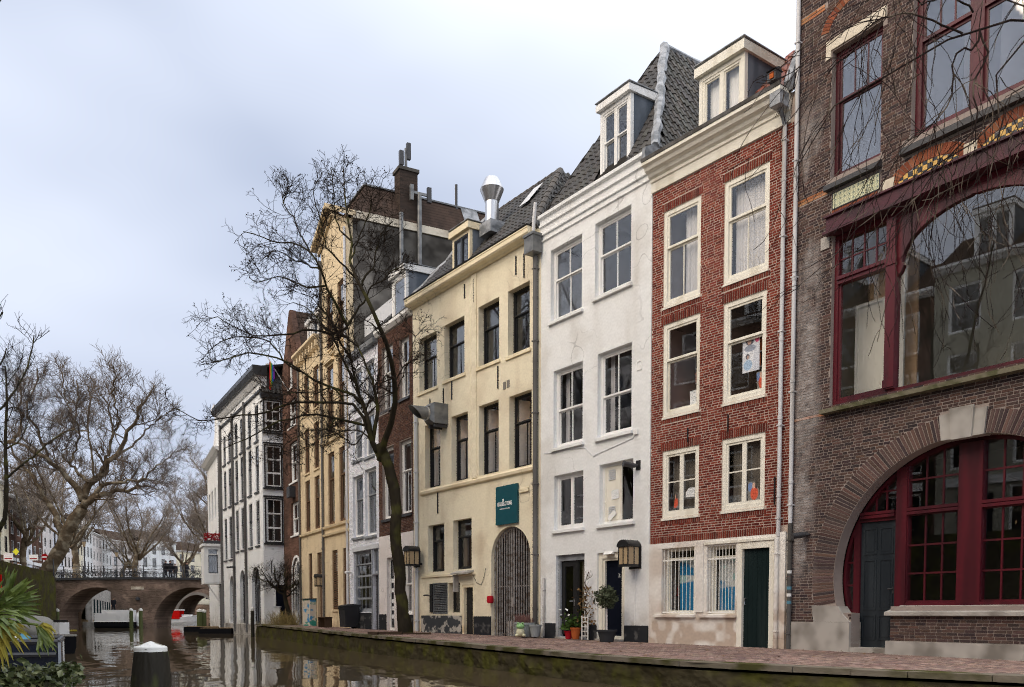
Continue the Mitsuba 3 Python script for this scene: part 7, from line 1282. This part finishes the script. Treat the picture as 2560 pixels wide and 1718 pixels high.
fan(pm, (-3.50, 6.5, .76), (.42, -.1, -.9), (0, -1, 0), .20, 9, 22, 'palm_leaf', 5, droop=.2); fan(pm, (-3.66, 6.55, .70), (-.6, -.2, .05), (0, -.8, .6), .20, 12, 50, 'palm_yellow', 6, droop=.4); fan(pm, (-3.56, 6.6, .74), (.9, -.1, .25), (0, -.8, .6), .16, 9, 30, 'palm_yellow', 7, droop=.9)
put(pm, 'trunk', tube([(-4.25, 6.7, .05), (-4.15, 6.7, .5), (-3.92, 6.62, .84)], [.07, .065, .05], 9), 'bark_dark', smooth=True); put(pm, 'stalk', join(*[tube([(-4.0, 6.6, .82), ((hub[0] + a) / 2 - .1, 6.55, (.82 + c) / 2), (a, 6.5, c)], .010, 5) for a, c in ((-3.80, .90), (-3.82, .82), (-3.50, .76), (-3.66, .70))]), 'palm_leaf')
bn = thing('red_banner', 'orange red banner hanging at the left edge below the street', 'banner'); put(bn, 'cloth', curtain(-14.86, -14.74, 1.5, 1.95, 25.5, waves=2, amp=.03), 'vivid_red'); put(bn, 'pole', tube([(-14.92, 25.5, -.2), (-14.92, 25.5, 2.0)], .03, 7), 'dark_metal')

# ------------------------------------------------------------------ things on the wharf
def pot(t, x, y, z, r, h, m, sq=False):
    put(t, 'pot', lathe([(r * .68, z), (r * .95, z + h * .85), (r * 1.06, z + h * .85), (r * 1.08, z + h), (r * .95, z + h), (r * .9, z + h * .88), (0, z + h * .87)], 18, (x, y, 0)), m, smooth=30)
fw_ = Frame((.91, 28.12), (.568, -.823)); at = lambda s, o: tuple((fw_.O + fw_.d * s - fw_.i * o))
rg = np.random.default_rng(17)
for s_, o_, r, h_, say, plant in [(-.62, .34, .20, .46, 'tall grey pot with reddish heather left of the drainpipe', 1), (-.20, .42, .26, .44, 'widest grey pot with reddish heather in front of the drainpipe', 1), (.30, .42, .19, .38, 'round grey pot right of the frog figurine', 0), (-.88, .30, .12, .3, 'small grey pot at the foot of the barred gate', 0)]:
    t = thing('flower_pot', say, 'flower pot'); x, y = at(s_, o_); pot(t, x, y, .09, r, h_, 'grey_pot'); put(t, 'soil', lathe([(r * .9, .09 + h_ * .89), (0, .09 + h_ * .9)], 12, (x, y, 0)), 'soil')
    if plant:
        o = np.column_stack([x + rg.normal(0, r * .4, 120), y + rg.normal(0, r * .4, 120), np.full(120, .09 + h_ * .88)]); Q, RR = sprout(np.stack([o, o + [0, 0, .05]], 1), np.full((120, 2), .007), 1, .26, rg, up=1.2, spread=.5, rmin=.006); put(t, 'heather', batch_tubes(Q, RR), 'leaf_heather', kind='stuff')
fg = thing('frog_figurine', 'small green and cream frog figurine sitting between the grey pots', 'figurine'); x, y = at(.02, .80)
def ball(c, s, n=2): m = trimesh.creation.icosphere(n); return np.array(m.vertices) * s + c, np.array(m.faces)
put(fg, 'body', join(ball((x, y, .24), (.13, .12, .15)), ball((x - .11, y - .05, .14), (.06, .08, .05)), ball((x + .11, y - .05, .14), (.06, .08, .05))), 'frog_cream', smooth=True); put(fg, 'head', join(ball((x, y - .02, .42), (.13, .12, .09)), ball((x - .07, y - .04, .50), (.045, .045, .05)), ball((x + .07, y - .04, .50), (.045, .045, .05))), 'frog_green', smooth=True); put(fg, 'eyes', join(ball((x - .08, y - .08, .515), (.015, .015, .018)), ball((x + .06, y - .085, .515), (.015, .015, .018))), 'black_paint')
for s_, o_, r, h_, m_, say in [(2.08, .50, .13, .24, 'red_plastic', 'red pot with leafy green plant beside the glazed door'), (2.36, .46, .15, .34, 'orange_clay', 'orange clay pot with trailing plant beside the little ladder')]:
    t = thing('flower_pot', say, 'flower pot'); x, y = at(s_, o_); pot(t, x, y, .07, r, h_, m_); n = 70; C = np.column_stack([x + rg.normal(0, .12, n), y + rg.normal(0, .09, n), .07 + h_ + .04 + abs(rg.normal(0, .16, n))]); leaf_cloud(t, 'leaves', C, .09, 'leaf_green', rg, long=2.0); put(t, 'stems', join(*[tube([(x, y, .07 + h_ * .9), (x + rg.normal(0, .08), y, .07 + h_ + .3)], .006, 5) for _ in range(6)]), 'leaf_green')
    if m_ == 'red_plastic': leaf_cloud(t, 'blossom', C[:7] + [-.05, -.05, .22], .09, 'petal_white', rg)
t = thing('climbing_plant', 'withered climbing plant trained up the white wall between the two doors', 'plant'); x, y = at(2.52, .18); Q, RR = sprout(np.array([[(x, y, .1), (x, y, .9), (x - .04, y, 1.5), (x + .05, y, 1.95)]]), np.full((1, 4), .02), 26, .3, rg, up=.4, spread=.9, rmin=.006); put(t, 'stem', join(tube([(x, y, .1), (x + .03, y, .6), (x - .06, y, 1.1), (x + .02, y, 1.5), (x - .05, y, 1.72), (x + .06, y, 2.05)], .013, 6), batch_tubes(Q, RR)), 'brown_board'); n = 150; C = np.column_stack([x + rg.normal(0, .13, n), y + rg.normal(0, .06, n), .5 + 1.1 * rg.random(n) ** 1.2]); leaf_cloud(t, 'leaves', C, .075, 'dry_leaf', rg)
t = thing('little_ladder', 'small white wooden ladder leaning beside the clay pot', 'ladder'); x, y = at(2.62, .46); F7 = Frame((x, y), tuple(fw_.d)); put(t, 'stile', boxes([(0, .03, 0, .03, .06, .76)]), 'white_paint', fr=F7); put(t, 'stile', boxes([(.27, .30, 0, .03, .06, .76)]), 'white_paint', fr=F7)
for i in range(5): put(t, 'rung', boxes([(.03, .27, .003, .027, .16 + i * .135, .185 + i * .135)]), 'white_paint', fr=F7)
t = thing('olive_tree', 'clipped olive tree on a thin stem in a dark pot before the navy door', 'plant'); x, y = at(3.95, .62); pot(t, x, y, .03, .27, .34, 'dark_pot'); put(t, 'stem', tube([(x, y, .3), (x - .01, y, .8), (x - .03, y, 1.15)], .022, 7), 'pale_plaster'); n = 900; d_ = rg.normal(0, 1, (n, 3)); d_ /= np.linalg.norm(d_, axis=1, keepdims=True); C = np.array([x - .02, y, 1.27]) + d_ * (rg.random((n, 1)) ** .4) * [.34, .34, .31] * (.75 + .5 * meshkit.noise(d_ * 2.2 + 4)[:, None]); leaf_cloud(t, 'leaves', C, .05, 'leaf_olive', rg, long=2.2); Q, RR = sprout(np.array([[(x, y, .95), (x, y, 1.1), (x, y, 1.3)]]), np.full((1, 3), .015), 18, .36, rg, up=.4, spread=.9); put(t, 'twigs', batch_tubes(Q, RR), 'brown_board')
t = thing('wheelie_bin', 'black wheelie bin standing before the white brick house', 'bin'); F8 = Frame((-7.85, 40.35), (.502, -.865))
def frustum(x0, x1, y0, y1, z0, z1, k): a, b = (x0 + x1) / 2, (y0 + y1) / 2; hx, hy = (x1 - x0) / 2, (y1 - y0) / 2; return np.array([(a + i * hx * s, b + j * hy * s, z) for i in (-1, 1) for j in (-1, 1) for z, s in ((z0, k), (z1, 1.0))]), FACES
put(t, 'body', frustum(0, .85, -.1, .62, .20, 1.12, .86), 'bin_plastic', fr=F8); put(t, 'lid', join(profile_x([(-.16, 1.122), (-.16, 1.16), (.3, 1.24), (.68, 1.20), (.68, 1.122)], -.04, .89)), 'bin_plastic', fr=F8); put(t, 'rim', ring(0, .85, 1.0, 1.1, .03, -.13, -.102), 'bin_plastic', fr=F8)
for xx in (.02, .75): put(t, 'wheel', (lambda m: (m[0][:, [2, 0, 1]] + [xx, .55, .24], m[1]))(lathe([(.02, 0), (.11, 0), (.11, .08), (.02, .08)], 14)), 'black_paint', fr=F8)
t = thing('bench', 'small dark wooden bench left of the wheelie bin', 'bench'); F9 = Frame((-9.4, 43.0), (.48, -.877)); put(t, 'seat', join(*[boxes([(0, 1.25, -.1 + i * .13, .01 + i * .13, .60, .64)]) for i in range(3)]), 'brown_board', fr=F9)
for a in (.05, 1.12): put(t, 'leg', boxes([(a, a + .07, -.08, .26, .14, .60)]), 'brown_board', fr=F9)

# ------------------------------------------------------------------ bicycles, lamps, signs and people on the bridge
def bike_parts():
    w = []
    for x in (0, 1.05):
        a = np.linspace(0, 2 * np.pi, 25); w.append(('wheel', join(tube(np.column_stack([x + .34 * np.cos(a), 0 * a, .35 + .34 * np.sin(a)]), .026, 5, caps=False), *[tube([(x, 0, .35), (x + .33 * math.cos(t), 0, .35 + .33 * math.sin(t))], .004, 3) for t in np.arange(0, 6.2, .52)]), 'black_paint'))
    w.append(('frame', join(*[tube(p, .026, 6) for p in ([(0, 0, .35), (.42, 0, .32)], [(.42, 0, .32), (.88, 0, .80)], [(.33, 0, .85), (.42, 0, .32)], [(0, 0, .35), (.34, 0, .78)], [(.34, 0, .74), (.87, 0, .84)], [(1.05, 0, .35), (.93, 0, .70), (.86, 0, .98)])]), None))
    w.append(('saddle', lump((.30, 0, .93), (.14, .09, .05), 2, .02), 'black_paint')); w.append(('handlebar', tube([(.72, .28, 1.02), (.86, .22, 1.05), (.88, 0, 1.0), (.86, -.22, 1.05), (.72, -.28, 1.02)], .014, 6), 'dark_metal')); w.append(('rack', boxes([(-.25, .22, -.07, .07, .74, .76)]), 'dark_metal')); return w
BK = bike_parts(); rg = np.random.default_rng(33)
for i, (px_, c, say) in enumerate([(136, 'pale_grey_paint', 'first parked bicycle from the left end of the bridge railing'), (150, 'black_paint', 'second parked bicycle from the left end of the bridge railing'), (163, 'dark_metal', 'third parked bicycle from the left end of the bridge railing'), (176, 'black_paint', 'fourth parked bicycle from the left end of the bridge railing'), (200, 'black_paint', 'fifth parked bicycle from the left end of the bridge railing'), (214, 'black_paint', 'sixth parked bicycle from the left end of the bridge railing'), (232, 'dark_metal', 'seventh parked bicycle from the left end of the bridge railing'), (246, 'black_paint', 'eighth parked bicycle from the left end of the bridge railing'), (258, 'maroon_paint', 'ninth parked bicycle from the left end of the bridge railing'), (272, 'pale_grey_paint', 'tenth parked bicycle from the left end of the bridge railing'), (286, 'black_paint', 'eleventh parked bicycle from the left end of the bridge railing'), (300, 'black_paint', 'twelfth parked bicycle from the left end of the bridge railing'), (316, 'dark_metal', 'thirteenth parked bicycle from the left end of the bridge railing'), (332, 'black_paint', 'fourteenth parked bicycle from the left end of the bridge railing'), (346, 'black_paint', 'fifteenth parked bicycle from the left end of the bridge railing'), (358, 'black_paint', 'sixteenth parked bicycle from the left end of the bridge railing'), (380, 'pale_grey_paint', 'seventeenth parked bicycle from the left end of the bridge railing'), (398, 'pale_grey_paint', 'eighteenth parked bicycle from the left end of the bridge railing'), (452, 'black_paint', 'first bicycle right of the people on the bridge'), (478, 'black_paint', 'second bicycle right of the people on the bridge'), (490, 'dark_metal', 'third bicycle right of the people on the bridge'), (502, 'black_paint', 'fourth bicycle right of the people on the bridge')]):
    Y = BY + .55 + rg.uniform(0, .5); X = (px_ - 1280) / 2200 * Y; a = rg.uniform(-.35, .35) + (math.pi if i % 3 == 0 else 0); ca, sa = math.cos(a), math.sin(a); z = deckz(X) - .22 + .06; t = thing('bicycle', say, 'bicycle')
    for nm, m_, mt in BK:
        v = (m_[0] - [.5, 0, 0]) @ np.array([[ca, sa, 0], [-sa, ca, 0], [0, 0, 1]]) + [X, Y, z]; put(t, nm, (v, m_[1]), mt or c)
def street_lamp(X, Y, z, h, say):
    t = thing('street_lamp', say, 'street lamp'); put(t, 'post', lathe([(.12, 0), (.12, .4), (.06, .5), (.05, h - .8), (.07, h - .78), (.04, h - .72)], 10, (X, Y, z)), 'dark_metal', smooth=40); put(t, 'lantern', lathe([(.10, h - .72), (.22, h - .22)], 6, (X, Y, z)), 'lamp_glass'); put(t, 'cap', lathe([(.26, h - .22), (.20, h - .12), (.07, h - .02), (.03, h + .08), (0, h + .1)], 6, (X, Y, z)), 'dark_metal')
for px_, Y, h_, say in [(216, 86.5, 4.0, 'old style street lamp standing over the left arch of the bridge'), (296, 96, 3.6, 'street lamp behind the bridge left of the forked plane tree'), (6, 78, 4.2, 'street lamp at the left edge above the palm')]: street_lamp((px_ - 1280) / 2200 * Y, Y, 4.0, h_, say)
t = thing('no_entry_sign', 'round red no entry sign with a white bar by the leaning trunk', 'sign'); X, Y = (118 - 1280) / 2200 * 86, 86; put(t, 'post', tube([(X, Y, 4), (X, Y, 7)], .035, 7), 'dark_metal'); disc = lambda r, y: (lambda m: (np.column_stack([m[0][:, 0] + X, m[0][:, 2] + y, m[0][:, 1] + 6.25]), m[1]))(lathe([(0, -.02), (r, -.02), (r, .02), (0, .02)], 20)); put(t, 'disc', disc(.32, Y - .06), 'sign_red'); put(t, 'bar', boxes([(X - .22, X + .22, Y - .105, Y - .085, 6.19, 6.31)]), 'letter_white')
t = thing('yellow_sign', 'yellow diamond sign in front of the cream house at the left', 'sign'); X, Y = (46 - 1280) / 2200 * 88, 88; put(t, 'board', slab(Polygon([(X - .32, 6.9), (X, 6.55), (X + .32, 6.9), (X, 7.25)]), Y - .03, Y + .03), 'sign_yellow'); put(t, 'post', tube([(X, Y + .06, 4), (X, Y + .06, 7.0)], .03, 7), 'dark_metal')
for px0, px1, y0, y1, Y, m_, say in [(78, 100, 1388, 1402, 89, 'paper', 'white shop sign with red line left of the no entry sign'), (15, 38, 1384, 1402, 88, 'pale_plaster', 'pale shop sign at the left edge above the people')]:
    t = thing('shop_sign', say, 'sign'); X0, X1 = (px0 - 1280) / 2200 * Y, (px1 - 1280) / 2200 * Y; za, zb = EYE + (1532 - y1) / 2200 * Y, EYE + (1532 - y0) / 2200 * Y; put(t, 'board', boxes([(X0, X1, Y, Y + .06, za, zb)]), m_); put(t, 'stripe', boxes([(X0 + .08, X1 - .08, Y - .01, Y - .001, za + .12, za + .22)]), 'sign_red'); put(t, 'bracket', boxes([(X0, X0 + .06, Y + .061, Y + 2.2, zb - .1, zb)]), 'dark_metal')
pr = thing('street_railing', 'railing along the left street above the palm', 'railing'); q = np.array(LineString([(-38.4, 74), (-40.5, 78.2), (-44.6, 84.2)]).segmentize(1.9).coords)
for x, y in q: put(pr, 'post', boxes([(x - .035, x + .035, y - .035, y + .035, 3.9, 5.3)]), 'dark_metal')
for z in (4.6, 5.2): put(pr, 'rail', tube([(x, y, z) for x, y in q], .022, 5), 'dark_metal')

import manifold3d as m3
def fig(bones, refine=.05):
    out = None
    for (a, ra), (b, rb_) in bones:
        s = [m3.Manifold.sphere(r, 12).translate(list(map(float, p))) for p, r in ((a, ra), (b, rb_))]; c = m3.Manifold.batch_hull(s); out = c if out is None else out + c
    m = out.to_mesh(); tm = trimesh.Trimesh(np.array(m.vert_properties)[:, :3], np.array(m.tri_verts)); trimesh.smoothing.filter_taubin(tm, iterations=4); return np.array(tm.vertices), np.array(tm.faces)
def person(X, Y, z, say, yaw=0, h=1.75, jacket='jacket_dark', legs='trousers_dark', stride=.1, arms=0.0):
    t = thing('person', say, 'person'); s = h / 1.75; ca, sa = math.cos(yaw), math.sin(yaw)
    def tr(m): v = m[0] * s; return np.column_stack([v[:, 0] * ca - v[:, 1] * sa + X, v[:, 0] * sa + v[:, 1] * ca + Y, v[:, 2] + z]), m[1]
    A = lambda *p: np.array(p)
    hips, chest, neck, head = A(0, 0, .92), A(0, 0, 1.32), A(0, 0, 1.48), A(0, -.02, 1.62)
    B = [((neck, .055), (head, .09)), ((head, .09), (head + [0, -.02, -.06], .075)), ((head + [0, -.09, -.02], .018), (head + [0, -.075, .0], .02)), ((A(0, 0, 1.0), .10), (chest, .12)), ((chest, .1), (neck, .055))]
    for q in (-1, 1):
        sh, el, wr = A(.19 * q, 0, 1.40), A(.24 * q, .03 - arms * .1, 1.13), A(.22 * q, -.08 - arms * .15, .90 + arms * .12); kn, an = A(.10 * q, -stride * q * .5, .50), A(.10 * q, stride * q, .09)
        B += [((sh, .055), (el, .042)), ((el, .04), (wr, .032)), ((wr, .032), (wr + [0, -.03, -.07], .036)), ((A(.09 * q, 0, .90), .085), (kn, .06)), ((kn, .058), (an, .042)), ((head + [.085 * q, 0, 0], .02), (head + [.085 * q, .01, -.03], .016))]
        for f_ in range(4): B.append(((wr + [(f_ - 1.5) * .016, -.035, -.10], .010), (wr + [(f_ - 1.5) * .018, -.045, -.16 - .01 * (f_ in (1, 2))], .008)))
        B.append(((wr + [-.03 * q, -.05, -.06], .012), (wr + [-.045 * q, -.07, -.11], .009)))
    put(t, 'body', tr(fig(B)), 'skin', smooth=True)
    J = [((A(-.13, 0, 1.36), .10), (A(.13, 0, 1.36), .10)), ((A(-.10, 0, 1.0), .115), (A(.10, 0, 1.0), .115)), ((A(0, 0, 1.36), .135), (A(0, 0, .98), .14)), ((A(-.13, 0, 1.36), .10), (A(-.10, 0, 1.0), .115)), ((A(.13, 0, 1.36), .10), (A(.10, 0, 1.0), .115)), ((chest, .11), (neck, .075))]
    for q in (-1, 1): sh, el, wr = A(.19 * q, 0, 1.40), A(.24 * q, .03 - arms * .1, 1.13), A(.22 * q, -.08 - arms * .15, .90 + arms * .12); J += [((sh, .078), (el, .062)), ((el, .062), (wr, .048))]
    put(t, 'jacket', tr(fig(J)), jacket, smooth=True); Lg = [((A(-.08, 0, .92), .115), (A(.08, 0, .92), .115))]
    for q in (-1, 1): kn, an = A(.10 * q, -stride * q * .5, .50), A(.10 * q, stride * q, .12); Lg += [((A(.09 * q, 0, .90), .105), (kn, .078)), ((kn, .076), (an, .06))]
    put(t, 'trousers', tr(fig(Lg)), legs, smooth=True); put(t, 'shoe', tr(join(*[lump(A(.10 * q, stride * q - .05, .045), (.055, .13, .05), 3, .0) for q in (-1, 1)])), 'black_paint', smooth=True)
    put(t, 'hair', tr(lump(head + [0, .025, .035], (.10, .105, .085), 4, .02)), 'hair', smooth=True); put(t, 'face', tr(join(*[ball(head + [.032 * q, -.085, .005], (.012, .008, .008), 1) for q in (-1, 1)], ball(head + [0, -.088, -.055], (.024, .008, .006), 1))), 'hair')
for px_, Y, z, kw_ in [(36, 84, 4.0, dict(say='person in a white jacket and dark trousers at the street railing on the left', jacket='jacket_white', yaw=2.6, h=1.72)), (51, 84, 4.0, dict(say='person in a white jacket and blue jeans at the street railing on the left', jacket='jacket_white', legs='jeans', yaw=3.4, h=1.70, stride=.16)),
        (418, 85.6, None, dict(say='tall person in black seen from behind on the bridge, left one of the pair', yaw=2.9, h=1.85)), (429, 85.4, None, dict(say='person in a black coat on the bridge, right one of the pair', yaw=3.3, h=1.85, stride=.14)), (441, 85.7, None, dict(say='shorter person in dark clothes right of the pair on the bridge', yaw=.4, h=1.55)), (470, 86.0, None, dict(say='lone person in dark clothes beside a bicycle at the right end of the bridge', yaw=1.4, h=1.75, arms=1.0)), (286, 97.5, .9, dict(say='person in dark clothes on board the white boat under the left arch', yaw=.3, h=1.6))]:
    X = (px_ - 1280) / 2200 * Y; person(X, Y, (deckz(X) - .22 + .06) if z is None else z, **kw_)

# alike things share a group
for stem_, g_ in dict(bicycle='bicycles parked along the bridge railing', far_tree='bare trees along the far canal', street_house='houses of the left street', canal_house='houses of the left bank beside the camera', end_house='houses closing the far end of the canal', pendant_lamp='bulbs in the restaurant windows', wall_lantern='wall lanterns over the wharf', security_camera='security cameras on the fronts', flower_pot='flower pots on the wharf', street_lamp='old style street lamps', post='mooring posts in the canal', person='people in the street and on the bridge', shop_sign='shop signs of the left street', float='floats by the white corner house', antenna='antennas on the tall ochre house', canal_tree='trees of the left bank beside the camera', boat_hook='mooring poles over the water').items():
    for k_ in labels:
        if '__' not in k_ and (k_ == stem_ or (k_.startswith(stem_ + '_') and k_[len(stem_) + 1:].isdigit())): labels[k_]['group'] = g_
